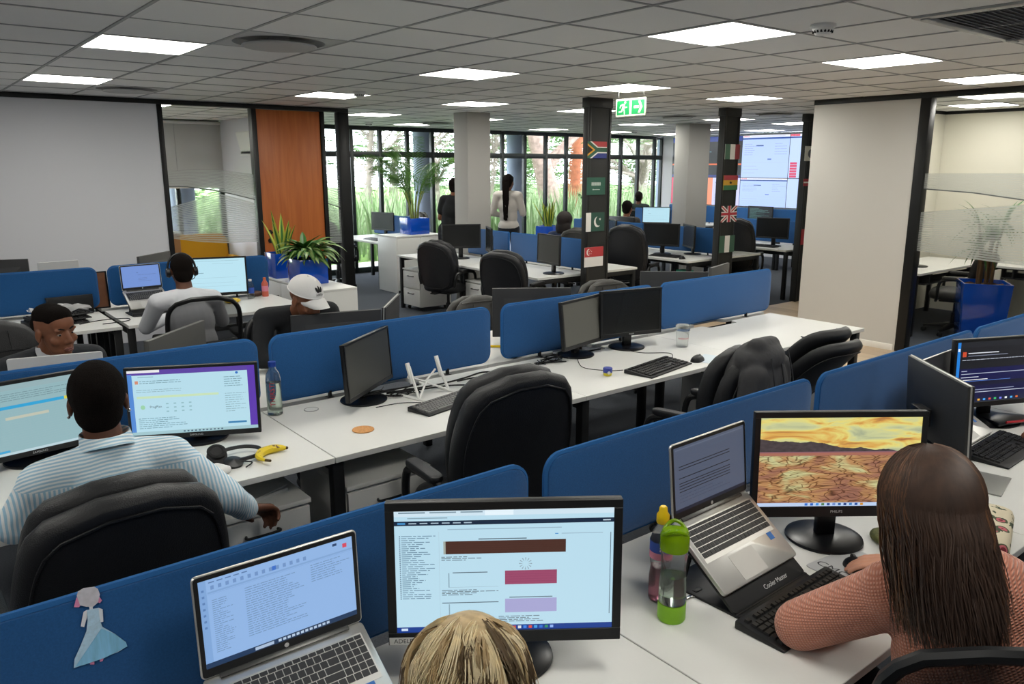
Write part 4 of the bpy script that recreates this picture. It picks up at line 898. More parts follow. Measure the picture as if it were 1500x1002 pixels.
def mz(px1, py1, px2, py2, z, w=None, anchor=None):
    a, b = az(px1, py1, z), az(px2, py2, z)
    if w:
        u_ = (b-a).normalized()
        if anchor == 'R': a = b-u_*w
        elif anchor == 'L': b = a+u_*w
        else: c = (a+b)/2; a, b = c-u_*w/2, c+u_*w/2
    return a, b
# ---- front row
monitor('black monitor with network graphs and a paper name tag on its bezel', *mz(563, 737, 913, 730, 1.169), .345, 2, S_dash, 'round', 'PHILIPS', note='ADELE', bez=.02, chin=.03, group='black monitors in the front row')
monitor('black monitor showing a sunset landscape wallpaper', *mz(1107, 604, 1361, 602, 1.172), .335, 3, 'wallpaper', 'round', 'PHILIPS', bez=.018, chin=.034, group='black monitors in the front row', baseback=.05)
RIMS = mat('pale_rim', 'c4c4c0', .3, metal=.5)
a, b = mz(1427, 567, 1338, 520, 1.13); monitor('turned dark monitor showing its matt back with a pale rim', a, b, .30, 4, None, 'square', rim=RIMS, bm=DKGREY, backlogo='hp', deep=.03, group='black monitors in the front row')
L4 = ay(1400, 498, 1.45); monitor('lit monitor with dark blue mail window on a red-rimmed stand', L4, L4+V((cos(-.42), sin(-.42), 0))*.54, .32, 3, S_dark, 'vee', bez=.014, group='black monitors in the front row', baseback=.06)
laptop('silver laptop with pale blue mail window beside the paper doll', V((.56, 1.482, .885)), RAD(-1), lean=3, tilt=30, screen=S_mail, keys='each')
laptop('silver laptop on black stand behind the green bottle', V((1.80, 1.318, .925)), RAD(1.5), lean=6, tilt=37, screen=S_doc, keys='each', bgc='4b5468')
a, b = mz(1350, 527, 1402, 508, 1.09, .34, 'L'); c = (a+b)/2
laptop('dark-screened silver laptop between the turned monitor and the lit one', V((c.x, c.y-.005, 1.09-.225)), RAD(2), w=.34, lean=2, tilt=30)
def lapstand(label, H, tilt, w=.34, d=.30, text=None, lip=.055):
    t = thing('laptop_stand', label, 'stand', (H.x, H.y, DZ), RAD(1.5)); hz = H.z-DZ
    T = Tr(0, 0, hz) @ Rx(RAD(tilt)); y1 = -.235-lip
    tz = RAD(tilt); Lmax = min(d, (hz-.030)/sin(tz)) if not text else (hz-.022)/sin(tz)
    p = part('plate', MB().prism(rrect(w, Lmax, .015, 4, 0, -Lmax/2), -.026, -.0155, 0, T), BLACK, t, bevel=.003)
    e = T @ V((0, -Lmax, -.02))
    part('base_plate', MB().prism(rrect(w, abs(e.y)+.05, .02, 4, 0, e.y/2), 0, .008), BLACK, t, bevel=.003)
    part('front_lip', MB().box(-w/2, e.y-.006, 0, w/2, e.y+.004, max(.01, e.z+.012 if not text else e.z+.004)), BLACK, t, bevel=.002)
    for s in (-1, 1): part('strut', MB().tube([(s*w*.4, -.02, .008), (s*w*.4, -.05, hz-.05)], .006), STEEL, t)
    if text:
        vs, fs = text_verts(text, .019); part('lettering', MB().add([T @ V((x+.04, -.235-.030+z_, -.0150)) for x, z_, _ in vs], fs), mat('lettering_grey'), p, smooth=0, fix=False)
    return t
lapstand('black laptop stand with pale lettering under the tilted laptop', V((1.80, 1.318, .925)), 37, text='Cooler Master', w=.35, d=.31)
lapstand('black laptop stand under the laptop beside the paper doll', V((.56, 1.482, .885)), 30)
lapstand('black laptop stand under the dark-screened laptop', V((c.x, c.y-.005, .865)), 30)
keyboard('black keyboard under the salmon sleeve in front of the laptop stand', V((1.815, 1.0, DZ)), RAD(1), .45, .145, each=True)
keyboard('black keyboard at the red-rimmed monitor', V((3.57, 1.165, DZ)), RAD(2), .44, .16, each=True, palm=.02)
pd = part('mouse_pad', MB().prism(rrect(.22, .18, .012, 4), 0, .003), mat('pale_grey_pad', 'b9bbbd', .6), loc=(2.13, 1.035, DZ), rot=(0, 0, RAD(-6)), bevel=.001); tag(pd, 'pale grey mouse pad with black CMC lettering', 'mouse pad')
vs, fs = text_verts('CMC', .042); part('lettering', MB().add([(y_-.062, -x*1.15+.03, .0034) for x, y_, _ in vs], fs), mat('ink'), pd, smooth=0, fix=False)
mouse('black mouse under the hand of the salmon jumper woman', V((2.125, 1.02, DZ+.003)), RAD(-25))
# bottles
CLEARP = mat('clear_plastic', 'eef2ee', .08, trans=.95, ior=1.12, alpha=.75); GREENP = mat('translucent_green_plastic', '9ccc10', .15, trans=.5, ior=1.2, alpha=.92); LIME = mat('lime_plastic', '86c01c', .45); WATER = mat('water', 'dfeee2', .03, trans=1, ior=1.33); PINKW = mat('pink_water', 'e88fa8', .05, trans=.75, ior=1.3)
bt = thing('water_bottle', 'green-lidded clear water bottle with lime base on the desk', 'bottle', az(983, 905, DZ))
part('base_cup', MB().lathe([(.001, 0), (.034, 0), (.037, .006), (.037, .05), (.001, .05)], 32), LIME, bt); part('body', MB().lathe([(.036, .05), (.036, .1), (.033, .135), (.032, .15), (.034, .18), (.036, .205)], 32, cap=False), CLEARP, bt)
part('water', MB().lathe([(.001, .051), (.034, .051), (.034, .1), (.0315, .128), (.001, .128)], 32), WATER, bt)
part('lid', MB().lathe([(.037, .2), (.038, .205), (.038, .232), (.0375, .24), (.03, .252), (.001, .255)], 32), GREENP, bt); part('carry_loop', MB().tube([(.034*cos(a), .034*sin(a)*.9, .252+.012*sin(a*2)) for a in [2*pi*k/24 for k in range(24)]], .005, 8, closed=True), GREENP, bt)
bt = thing('drink_bottle', 'pink sports drink bottle with yellow cap behind the green-lidded one', 'bottle', az(966, 876, DZ))
part('body', MB().lathe([(.001, 0), (.029, 0), (.032, .008), (.032, .07), (.028, .1), (.032, .13), (.032, .175), (.026, .2), (.014, .22), (.014, .228)], 28), CLEARP, bt); part('drink', MB().lathe([(.001, .003), (.028, .004), (.03, .01), (.03, .07), (.0265, .1), (.001, .1)], 28), PINKW, bt)
lb = part('label_band', MB().lathe([(.0325, .128), (.0326, .178)], 28, cap=False), mat('label_blue', '2b4fa8', .5), bt); part('pink_band', MB().lathe([(.0327, .128), (.0327, .148)], 28, cap=False), mat('label_pink', 'd9869c', .5), bt)
vs, fs = text_verts('ade', .026); part('label_lettering', MB().add([(.0334*sin(x/.033-.5), -.0334*cos(x/.033-.5), .163+z_) for x, z_, _ in vs], fs), mat('paper'), lb, smooth=0, fix=False)
part('cap', MB().lathe([(.016, .226), (.0175, .23), (.0175, .25), (.012, .258), (.011, .27), (.008, .274), (.001, .274)], 24), mat('yellow_cap', 'e0bd12', .35), bt)
kr = thing('key_ring', 'small metal keys beside the laptop stand', 'keys', az(1010, 876, DZ)); part('key_blade', MB().box(-.03, -.005, .002, .012, .005, .005).lathe([(.004, .002), (.012, .002), (.012, .005), (.004, .005)], 16, T=Tr(.02, 0, 0)), CHROME, kr, bevel=.0006); part('fob', MB().prism(rrect(.03, .018, .006, 3, .04, .006), .0, .01), BLACK, kr, bevel=.002)
cs = thing('coffee_flask', 'black-lidded clear flask behind the brown-haired head', 'cup', V((2.86, 1.20, DZ))); part('body', MB().lathe([(.001, 0), (.032, 0), (.034, .01), (.038, .12), (.038, .13), (.001, .13)], 28), mat('grey_clear', 'b0b4b4', .15, trans=.5, alpha=.9), cs); part('lid', MB().lathe([(.041, .128), (.042, .135), (.04, .155), (.02, .162), (.001, .162)], 28), BLACK, cs); part('sip_tab', MB().box(-.012, -.035, .158, .012, -.005, .170), BLACK, cs, bevel=.003)
sp = part('metal_plate', MB().box(-.11, -.1, 0, .11, .1, .006), mat('plate_grey', '9a9b96', .4, metal=.5), loc=(3.13, 1.09, DZ), rot=(0, 0, .2), bevel=.002); tag(sp, 'flat grey metal plate lying beside the turned monitor', 'plate')
# bag / floral cushion and pouch by the salmon woman
def floral():
    m = mat('floral_print_cloth', 'cbbfa2', .8, bump=.1, bscale=300); n = m.node_tree.nodes; L = m.node_tree.links; p = n['Principled BSDF']
    tc = n.new('ShaderNodeTexCoord'); v = n.new('ShaderNodeTexVoronoi'); v.inputs['Scale'].default_value = 13; L.new(tc.outputs['Object'], v.inputs['Vector'])
    v2 = n.new('ShaderNodeTexNoise'); v2.inputs['Scale'].default_value = 24; v2.inputs['Detail'].default_value = 3; L.new(tc.outputs['Object'], v2.inputs['Vector'])
    r = n.new('ShaderNodeValToRGB'); r.color_ramp.interpolation = 'CONSTANT'; e = r.color_ramp.elements
    e[0].position = 0; e[0].color = (*srgb('7a2830'), 1); e[1].position = .12; e[1].color = (*srgb('c0606a'), 1)
    for q, c_ in ((.2, '4a5238'), (.27, 'd2c7ac')): el = e.new(q); el.color = (*srgb(c_), 1)
    L.new(v.outputs['Distance'], r.inputs[0])
    r2 = n.new('ShaderNodeValToRGB'); r2.color_ramp.interpolation = 'CONSTANT'; r2.color_ramp.elements[0].color = (0, 0, 0, 1); r2.color_ramp.elements[1].position = .60; r2.color_ramp.elements[1].color = (1, 1, 1, 1); L.new(v2.outputs['Fac'], r2.inputs[0])
    mx = n.new('ShaderNodeMix'); mx.data_type = 'RGBA'; L.new(r2.outputs[0], mx.inputs[0]); L.new(r.outputs[0], mx.inputs[6]); mx.inputs[7].default_value = (*srgb('3f4a34'), 1); L.new(mx.outputs[2], p.inputs['Base Color']); return m
FLO = floral()
p_ = pillow(MB(), rrect(.36, .22, .05, 5), .07, .4, crown=.01); o = part('floral_bag', p_, FLO, loc=(2.60, .90, DZ+.045), rot=(0, 0, .3), smooth=60); tag(o, 'cream floral cloth bag lying behind the brown-haired woman\'s shoulder', 'bag')
p_ = pillow(MB(), rrect(.2, .11, .04, 5), .03, .4); o = part('glasses_pouch', p_, mat('olive_floral', '5f6236', .7, var=.4, vscale=60), loc=(2.42, 1.03, DZ+.016), rot=(0, 0, -.5), smooth=60); tag(o, 'small olive patterned pouch half hidden behind the brown hair', 'pouch')
# ---- middle row
monitor('lit monitor with purple-edged chat window in front of the striped-shirt person', *mz(180, 540, 376, 530, 1.078), .315, 2, S_teams, 'round', 'SAMSUNG', bez=.012, chin=.022, group='black monitors in the middle row')
a, b = mz(0, 560.6, 118.6, 540.4, 1.085); u_ = (b-a).normalized(); b = b+u_*.08; monitor('lit monitor with a spreadsheet behind the striped-shirt person\'s head', b-u_*.54, b, .315, 2, S_sheet, 'round', 'SAMSUNG', bez=.014, chin=.022, group='black monitors in the middle row', baseback=.05)
a, b = mz(502.4, 506.4, 567.4, 476.6, 1.075); monitor('switched-off monitor turned sideways beside the cork coaster', a, b, .285, 4, None, 'round', off=OFF, bez=.012, chin=.02, group='black monitors in the middle row', baseback=.03, bm=GLOSS)
a, b = mz(821.3, 443.7, 884.6, 428.9, 1.105, .49); monitor('switched-off grey-screened monitor of the pair at the blue divider', a, b, .30, 6, None, 'round', off=OFFL, group='black monitors in the middle row', baseback=.05)
a, b = mz(884.6, 427, 969.5, 420.3, 1.125, .475, 'R'); monitor('switched-off black-screened monitor of the pair at the blue divider', a, b, .305, 2, None, 'round', 'PHILIPS', off=OFFD, group='black monitors in the middle row', baseback=.04)
keyboard('black keyboard with worn keys in front of the white laptop stand', V((2.13, 3.175, DZ)), RAD(13), .45, .15, each=True, worn=True)
keyboard('black keyboard with curved edge next to the small blue and yellow pot', V((3.50, 2.99, DZ)), RAD(10), .46, .19, each=False)
mouse('black mouse beside the curved-edge keyboard', V((3.83, 2.965, DZ+.001)), RAD(-75), 1.1)
o = part('mouse_mat', MB().box(-.11, -.08, 0, .11, .08, .0009), mat('paper_blue', 'd3dfe6', .7), loc=(3.93, 2.95, DZ), rot=(0, 0, .25)); tag(o, 'pale blue and white sheet lying under the mouse', 'sheet')
cu = thing('lidded_cup', 'clear plastic cup with dome lid and red lettering', 'cup', az(999, 508, DZ))
part('cup_body', MB().lathe([(.001, 0), (.036, 0), (.037, .004), (.044, .115)], 32, cap=False), CLEARP, cu); part('rim_lid', MB().lathe([(.047, .113), (.048, .118), (.048, .145), (.045, .15), (.001, .15)], 32), CLEARP, cu)
def wrap(vs, r, ang, z0): return [((r)*sin(x/r+ang), -(r)*cos(x/r+ang), z0+z_) for x, z_, _ in vs]
vs, fs = text_verts('vodacom', .022); part('lettering', MB().add(wrap(vs, .0425, -.62, .065), fs), mat('red_ink', 'c8323a', .5), cu, smooth=0, fix=False)
o = part('cork_coaster', MB().lathe([(.001, 0), (.048, 0), (.05, .002), (.049, .005), (.001, .005)], 36), mat('cork', 'c08a55', .85, var=.2, vscale=120), loc=az(532, 630, DZ)); tag(o, 'round cork coaster on the white desk', 'coaster')
pt = thing('small_pot', 'tiny blue and yellow printed pot on the desk', 'pot', az(890, 550, DZ)); part('pot', MB().lathe([(.001, 0), (.021, 0), (.024, .004), (.026, .02), (.001, .02)], 24), mat('yellow_print', 'd8c832', .5), pt); part('upper', MB().lathe([(.0262, .019), (.027, .044), (.024, .047), (.001, .044)], 24), mat('blue_print', '39479c', .5), pt); part('badge', MB().lathe([(.001, 0), (.009, 0), (.009, .001), (.001, .001)], 14, T=Tr(-.013, -.0235, .022) @ Rz(-.5) @ Rx(pi/2)), mat('paper'), pt)
# cable port ring
o = part('cable_port', MB().lathe([(.032, .0), (.036, 0), (.036, .0025), (.032, .0025)], 32, cap=False), mat('port_grey', '9fa0a0', .5), loc=az(456, 600, DZ)); tag(o, 'round white cable port set in the desk near the thirsty-brand bottle', 'cable port'); part('cover', MB().lathe([(.001, .001), (.031, .001), (.031, .002), (.001, .002)], 32), EDGE, o)
o['label'] = 'round cable port cover set in the white desk'
# folding white laptop stand
ls = thing('folding_stand', 'white folding laptop stand standing on the desk among cables', 'stand', (2.14, 3.36, DZ), RAD(12))
WP = mat('white_plastic', 'dcdcda', .4)
for s in (-1, 1):
    part('side_arm', MB().tube([(s*.11, -.02, .006), (s*.098, .06, .165)], .008, 6), WP, ls); part('upper_arm', MB().box(-.011, -.006, 0, .011, .006, .11, 0, Tr(s*.105, .03, .08) @ Rx(-.35)), WP, ls, bevel=.002); part('foot_rail', MB().tube([(s*.11, -.08, .006), (s*.115, .1, .006)], .008, 6), WP, ls); part('brace', MB().tube([(s*.11, -.02, .008), (-s*.02, .05, .075), (-s*.1, .07, .11)], .006, 6), WP, ls)
# bottle THIRSTI, banana, headphones, tissue packet
bt = thing('thirsti_bottle', 'clear water bottle with red upright lettering and blue cap', 'bottle', V((1.372, 3.56, DZ))); bt.name = 'lettered_bottle'
part('body', MB().lathe([(.001, 0), (.034, 0), (.036, .01), (.036, .17), (.033, .2), (.018, .225), (.016, .24)], 28), CLEARP, bt); part('water', MB().lathe([(.001, .003), (.033, .004), (.0335, .16), (.001, .16)], 28), WATER, bt); part('cap', MB().lathe([(.018, .238), (.0185, .242), (.0185, .262), (.001, .264)], 24), mat('blue_cap', '1c3f98', .4), bt)
vs, fs = text_verts('THIRSTI', .034); aa = -.35; part('lettering', MB().add([(.0366*sin(-y_/.0366-aa-.9), -.0366*cos(-y_/.0366-aa-.9), .108+x) for x, y_, _ in vs], fs), mat('red_ink'), bt, smooth=0, fix=False)
bn = thing('banana', 'ripe yellow banana with brown spots on the desk edge', 'fruit', V((1.17, 3.01, DZ+.018)), RAD(20))
def banm():
    m = mat('banana_peel', 'd9bb1e', .5); n = m.node_tree.nodes; L = m.node_tree.links; p = n['Principled BSDF']; tc = n.new('ShaderNodeTexCoord'); t_ = n.new('ShaderNodeTexNoise'); t_.inputs['Scale'].default_value = 38; t_.inputs['Detail'].default_value = 4; L.new(tc.outputs['Object'], t_.inputs['Vector'])
    r = n.new('ShaderNodeValToRGB'); e = r.color_ramp.elements; e[0].position = .60; e[0].color = (*srgb('dcc024'), 1); e[1].position = .68; e[1].color = (*srgb('5a3a18'), 1); L.new(t_.outputs['Fac'], r.inputs[0]); L.new(r.outputs[0], p.inputs['Base Color']); return m
BAN = banm()
pts = [(.075*cos(a)-.03, .075*sin(a)-.02, 0) for a in [RAD(20+q*14) for q in range(13)]]
part('peel', MB().tube(pts, [.006, .012, .016, .018, .0185, .0185, .0185, .018, .017, .015, .011, .007, .006], 7), BAN, bn, smooth=50); part('stalk', MB().tube([pts[-1], V(pts[-1])+V((-.002, -.03, .004))], [.006, .0055], 7), mat('banana_tip', '4b3a1c', .7), bn); part('tip', MB().sphere(pts[0], .0065), mat('banana_tip'), bn)
hp = thing('headphones', 'black headset lying beside the lit monitor next to the banana', 'headset', az(350, 672, DZ), RAD(10))
part('ear_cup', MB().lathe([(.001, -.015), (.038, -.015), (.042, 0), (.036, .016), (.001, .016)], 28, T=Tr(-.085, .015, .03) @ Rx(.9)), BLACK, hp); part('ear_cushion', MB().tube([(-.085+.03*cos(a), .015+.02*sin(a), .05+.016*sin(a)) for a in [2*pi*k/20 for k in range(20)]], .01, 8, closed=True), RUBBER, hp); part('ear_cup', MB().lathe([(.001, -.012), (.036, -.012), (.038, 0), (.001, .012)], 28, T=Tr(-.055, -.06, .02) @ Rx(.3)), BLACK, hp)
part('headband', MB().tube(bez([(-.085, .02, .03), (-.02, .065, .028), (.06, .055, .024), (.095, .0, .02), (.05, -.055, .016), (-.05, -.06, .02)], 8), .008, 6), BLACK, hp); part('microphone_boom', MB().tube(bez([(-.05, -.06, .02), (.0, -.1, .012), (-.04, -.125, .008)], 6), .003, 6), BLACK, hp); part('cord', MB().tube(bez([(-.085, .0, .02), (-.13, -.05, .004), (-.17, -.06, .004)], 6), .0025, 6), RUBBER, hp)
tp = part('tissue_packet', pillow(MB(), rrect(.12, .085, .012, 3), .03, .3, T=Tr(0, 0, .016)), mat('packet_white', 'd9dad8', .45), loc=az(312, 697, DZ), rot=(0, 0, .4), smooth=50); tag(tp, 'small white packet with blue print at the striped elbow', 'packet'); part('blue_print', MB().prism([(.022*cos(a*pi/6)-.02, .015*sin(a*pi/6)-.015) for a in range(12)], .0, .0005, T=Tr(0, 0, .033)), mat('blue_sticker'), tp, smooth=0)
vs, fs = text_verts('tissues', .016); part('lettering', MB().add([(x+.01, y_+.025, .0335) for x, y_, _ in vs], fs), mat('ink'), tp, smooth=0, fix=False)
# ---- opposite side of the middle row
monitor('monitor back right in front of the man in the white cap', *mz(557, 452, 425, 462, 1.06), .30, 3, None, 'square', bm=DKGREY, deep=.04, group='monitor backs behind the middle dividers')
monitor('pale-rimmed monitor back angled beside the man in the white cap', *mz(581, 430.4, 558, 453, 1.06, .54, 'L'), .30, 3, None, 'square', rim=RIMS, bm=DKGREY, deep=.03, backlogo='hp', group='monitor backs behind the middle dividers')
monitor('dark monitor back filling the gap between two blue dividers', *mz(836, 421, 721, 422, 1.10), .335, 0, None, 'square', bm=DKGREY, deep=.035, group='monitor backs behind the middle dividers')
monitor('dark monitor back below the chair between the flag pillars', *mz(1037, 398, 938, 397, 1.095), .33, 0, None, 'square', bm=DKGREY, deep=.035, group='monitor backs behind the middle dividers')
monitor('grey monitor back leaning by the Nigerian flag', *mz(1067, 384, 1037, 393, 1.085, .45), .3, 0, None, 'square', bm=mat('mid_grey_plastic', '4a4a48', .5), deep=.03, group='monitor backs behind the middle dividers')
monitor('slanted grey monitor back behind the divider near the headset wearer\'s chair', *mz(294, 469, 211, 500, 1.085), .30, 0, None, 'square', bm=mat('mid_grey_plastic'), deep=.03, group='monitor backs behind the middle dividers')
a, b = mz(150, 513, 10, 525, 1.10); c = (a+b)/2; rz_ = math.atan2((b-a).y, (b-a).x)
laptop('white laptop lid edge in front of the man with white collar', V((c.x, c.y, 1.10-.22)), rz_, w=(b-a).length, lean=6, tilt=20, body=mat('white_lid', 'd6d6d4', .4)); lapstand('stand lifting the white-lidded laptop', V((c.x, c.y, .88)), 20); bpy.data.objects['laptop_stand.003'].rotation_euler.z = rz_
o = part('yellow_marker', MB().tube([(0, -.04, .008), (0, .04, .008)], .008, 10), mat('yellow_cap'), loc=az(725, 509, DZ), rot=(0, 0, .9)); tag(o, 'short yellow marker lying in the gap between blue dividers', 'marker')
# ---- back-left row
a, b = mz(175, 388, 233, 383, 1.13, .32); c = (a+b)/2
laptop('silver laptop on a stand left of the headset wearer', V((c.x, c.y-.01, 1.13-.215)), RAD(5), w=.32, d=.22, lh=.205, lean=6, tilt=35, screen=S_lap2, bgc='6f8fd0'); lapstand('black stand under the headset wearer\'s laptop', V((c.x, c.y-.01, .915)), 35, w=.3)
monitor('bright lit monitor in front of the headset wearer', *mz(283, 378, 360, 375, 1.12, .53, 'R'), .34, 2, S_plain, 'round', group='monitors in the back-left row', bez=.014)
monitor('dark monitor back at the frame edge behind the far divider', *mz(41, 379, -40, 382, 1.13), .31, 0, None, 'square', bm=DKGREY, group='monitors in the back-left row')
monitor('grey monitor back above the divider next to the timber door glazing', *mz(255, 366, 190, 378, 1.12, .5), .32, 0, None, 'square', bm=mat('mid_grey_plastic'), group='monitors in the back-left row')
a, b = mz(113, 383, 55, 388, 1.12); c = (a+b)/2; laptop('white laptop lid showing above the far divider', V((c.x, c.y, .915)), pi+.1, w=min(.36, (b-a).length), lean=4, tilt=5, body=mat('white_lid')); lapstand('stand under the white laptop beyond the far divider', V((c.x, c.y, .915)), 5); 
bd = thing('framed_board', 'brown framed board leaning between the two far dividers', 'board', (1.26, 7.30, DZ), 0); part('board', MB().box(-.3, 0, 0, .17, .012, .30, 0, Rx(-.12)), mat('brown_board', '8a5a3c', .7, var=.1, vscale=20), bd); part('frame', MB().box(-.31, -.004, -.0, .18, .016, .012, 0, Rx(-.12)).box(.17, -.004, 0, .182, .016, .31, 0, Rx(-.12)).box(-.31, -.004, .3, .18, .016, .312, 0, Rx(-.12)), BLACK, bd)
for k in range(3): keyboard('black keyboard in the pile on the desk before the far divider', V((.93+.02*k, 6.72+.012*k, DZ+.0305*k)), RAD(6+5*k), .45, .15, group='pile of black keyboards')
bg_ = part('plastic_bag', MB().grid(lambda u_, v_: (-.2+.4*u_, -.09+.18*v_, .02+.02*sin(9*u_+3*v_)+.015*sin(13*v_+5*u_)), 20, 10), mat('thin_clear_film', 'e8e8e8', .15, alpha=.35), loc=(.98, 6.76, DZ+.092), rot=(0, 0, .15), fix=False); tag(bg_, 'crumpled clear plastic bag on the keyboard pile', 'plastic bag')
cable('black charging cable looped on the desk of the keyboard pile', [(1.08, 6.62, DZ+.004), (1.25, 6.70, DZ+.004), (1.42, 6.66, DZ+.004), (1.40, 6.55, DZ+.004), (1.22, 6.52, DZ+.004)])
yb = part('yellow_bag', MB().sphere((0, 0, .022), (.07, .05, .024)), mat('yellow_wrap', 'cfae1a', .5, bump=.6, bscale=40), loc=az(341, 444, DZ)); tag(yb, 'yellow snack wrapper beside the headset wearer', 'wrapper')
for (px, py, lab, c_) in ((368, 443, 'small clear water bottle by the low white cabinet', 'c'), (389, 440, 'red-capped small bottle behind the white cap man\'s shoulder', 'r')):
    bt = thing('small_bottle', lab, 'bottle', az(px, py-6, DZ)); part('body', MB().lathe([(.001, 0), (.028, 0), (.03, .008), (.03, .12), (.013, .15), (.012, .16)], 20), CLEARP if c_ == 'c' else mat('orange_drink', 'c8604a', .3), bt); part('cap', MB().lathe([(.014, .158), (.014, .175), (.001, .175)], 16), mat('white_metal') if c_ == 'c' else mat('orange_cap', 'c2622a', .5), bt); part('label_band', MB().lathe([(.0304, .05), (.0304, .1)], 20, cap=False), mat('label_blue') if c_ == 'c' else mat('label_pink'), bt)
o = part('brown_purse', MB().sphere((0, 0, .025), (.06, .035, .028)), mat('brown_leather', '5a4034', .6, bump=.4, bscale=50), loc=az(376, 434, DZ)); tag(o, 'small brown purse on the desk behind the lit monitor', 'purse')
# ---- back rows
S_code = lambda: rows(.05, .9, .1, .06, 14, '5f8f8a', .02, random.Random(3), .3)
S_code.__name__ = 'S_code'
def bm_(label, x1, y1, x2, y2, z, w, anchor, h=.31, screen=None, base='round', off=None, **k): return monitor(label, *mz(x1, y1, x2, y2, z, w, anchor), h, 1, screen, base, off=off, group='monitors in the back rows', **k)
bm_('large dark monitor beside the plain grey column', 647, 329, 704, 328, 1.18, None, None, off=OFFD)
bm_('dark monitor seen edge-on beside the plain grey column', 712, 331, 722, 336, 1.175, .42, 'L', off=OFFD, baseback=.04)
bm_('small grey-screened monitor on the desk next to the South African flag pillar', 786, 341, 822, 346, 1.172, .47, None, off=OFF, h=.33)
bm_('dark monitor on the desk between the flag pillars', 943, 326, 996, 328, 1.155, .52, None, off=OFFD)
bm_('dark monitor turned edge-on between the flag pillars', 1000, 327, 1018, 331, 1.135, .5, 'R', off=OFFD)
bm_('dark monitor peeking out behind the South African flag pillar', 889, 319, 902, 323, 1.135, .5, 'R', off=OFFD)
bm_('dark monitor on the desk by the last black post', 1108, 318, 1158, 320, 1.16, .5, None, off=OFFD)
bm_('dark monitor in front of the palm planter near the windows', 538, 310, 582, 312, 1.14, .53, None, off=OFFD)
for k, (x, y, rz_, sc_, lb) in enumerate(((11.85, 10.35, -.95, S_plain, 'bright white monitor of the far seated person'), (9.05, 8.6, pi/2, S_code, 'monitor with dark code window behind the divider'), (13.6, 9.2, -1.5, S_code, 'far code monitor below the video wall'), (13.6, 7.9, -1.5, None, 'far dark monitor below the video wall'), (13.6, 11.0, -1.4, None, 'far dark monitor next to the windows'))):
    d_ = V((cos(rz_), sin(rz_), 0)); c = V((x, y, 1.15)); monitor(lb, c-d_*.27, c+d_*.27, .32, 1, sc_, 'round', off=OFFD, group='monitors in the back rows')
keyboard('black keyboard on the desk between the flag pillars', V((8.18, 6.95, DZ)), -pi/2+.1, group='keyboards in the back rows'); mouse('black mouse on the desk between the flag pillars', V((8.12, 6.62, DZ)), -1.4)
keyboard('dark keyboard on the desk by the last black post', V((10.4, 6.95, DZ)), -pi/2, group='keyboards in the back rows')
keyboard('dark keyboard at the windows behind the white cabinet', V((6.33, 11.6, DZ)), -pi/2, group='keyboards in the back rows')
# ---- loose cables on the middle row
random.seed(12)
cable('black cable from the turned monitor to the worn keyboard', [(1.80, 3.34, DZ+.004), (1.93, 3.33, DZ+.004), (2.02, 3.27, DZ+.004)], .002)
cable('thick black cable looping behind the white laptop stand', [(2.0, 3.53, DZ+.005), (2.25, 3.50, DZ+.005), (2.45, 3.52, DZ+.005), (2.62, 3.56, DZ+.005), (2.70, 3.48, DZ+.005), (2.66, 3.38, DZ+.005)], .0045)
cable('black power cable curling between stand and chair', [(2.05, 3.47, DZ+.012), (2.3, 3.42, DZ+.012), (2.44, 3.33, DZ+.012), (2.58, 3.36, DZ+.012), (2.55, 3.46, DZ+.012), (2.38, 3.47, DZ+.012)], .0045)
for k in range(5): cable('tangled thin black cable under the dividers of the middle row', [(1.85+.1*random.random()+.02*k, 3.50+.05*random.random(), DZ+.004+.006*k)]+[(1.8+.35*random.random(), 3.40+.17*random.random(), DZ+.005+.006*k+.01*random.random()) for q in range(5)], .003, group='tangled cables by the stand')
for k in range(6): cable('tangled thin black cable beside the grey-screened monitor', [(2.95+.25*random.random(), 3.45+.12*random.random(), DZ+.004+.006*k) for q in range(5)], .0025, group='tangled cables by the monitor pair')
cable('black keyboard cable running past the blue and yellow pot', [(3.28, 3.46, DZ+.003), (3.16, 3.28, DZ+.003), (3.22, 3.14, DZ+.003), (3.3, 3.09, DZ+.003)], .0022)
cable('thin cable from the black monitor to the curved keyboard', [(3.7, 3.45, DZ+.003), (3.72, 3.32, DZ+.003), (3.85, 3.2, DZ+.003), (3.72, 3.08, DZ+.003)], .0022)
for k in range(4): cable('tangled black cable behind the chat window monitor', [(.95+.22*random.random(), 3.36+.1*random.random(), DZ+.004+.007*k+.02*random.random()) for q in range(5)], .003, group='tangled cables behind the chat monitor')
ch_ = part('charger_block', MB().box(-.05, -.03, 0, .05, .03, .035), BLACK, loc=az(752, 523, DZ), rot=(0, 0, .5), bevel=.006); tag(ch_, 'black charger block behind the turned-back leather chair', 'charger')
for k in range(3): cable('black adapter cable between laptop and name-tagged monitor', [(.80+.02*k, 1.36-.03*k, DZ+.004+.008*k), (.88, 1.33+.02*k, DZ+.03), (.93+.02*k, 1.28, DZ+.006+.008*k), (1.0, 1.3+.03*k, DZ+.006+.008*k)], .004, group='adapter cables by the name-tagged monitor')
o = part('adapter_plug', MB().box(-.03, -.012, 0, .03, .012, .018), BLACK, loc=(.80, 1.30, DZ), rot=(0, 0, .6), bevel=.004); tag(o, 'black cable adapter beside the laptop keyboard corner', 'adapter')
cable('thin black cable looping under the wallpaper monitor', [(1.98, 1.30, DZ+.004), (2.05, 1.36, DZ+.03), (2.13, 1.33, DZ+.01), (2.1, 1.26, DZ+.004), (2.0, 1.27, DZ+.004)], .003)
for k in range(3): cable('black cable curling behind the red-rimmed stand', [(3.70+.12*random.random()+.05*k, 1.38+.08*random.random(), DZ+.004+.007*k) for q in range(4)], .003, group='cables by the red-rimmed stand')
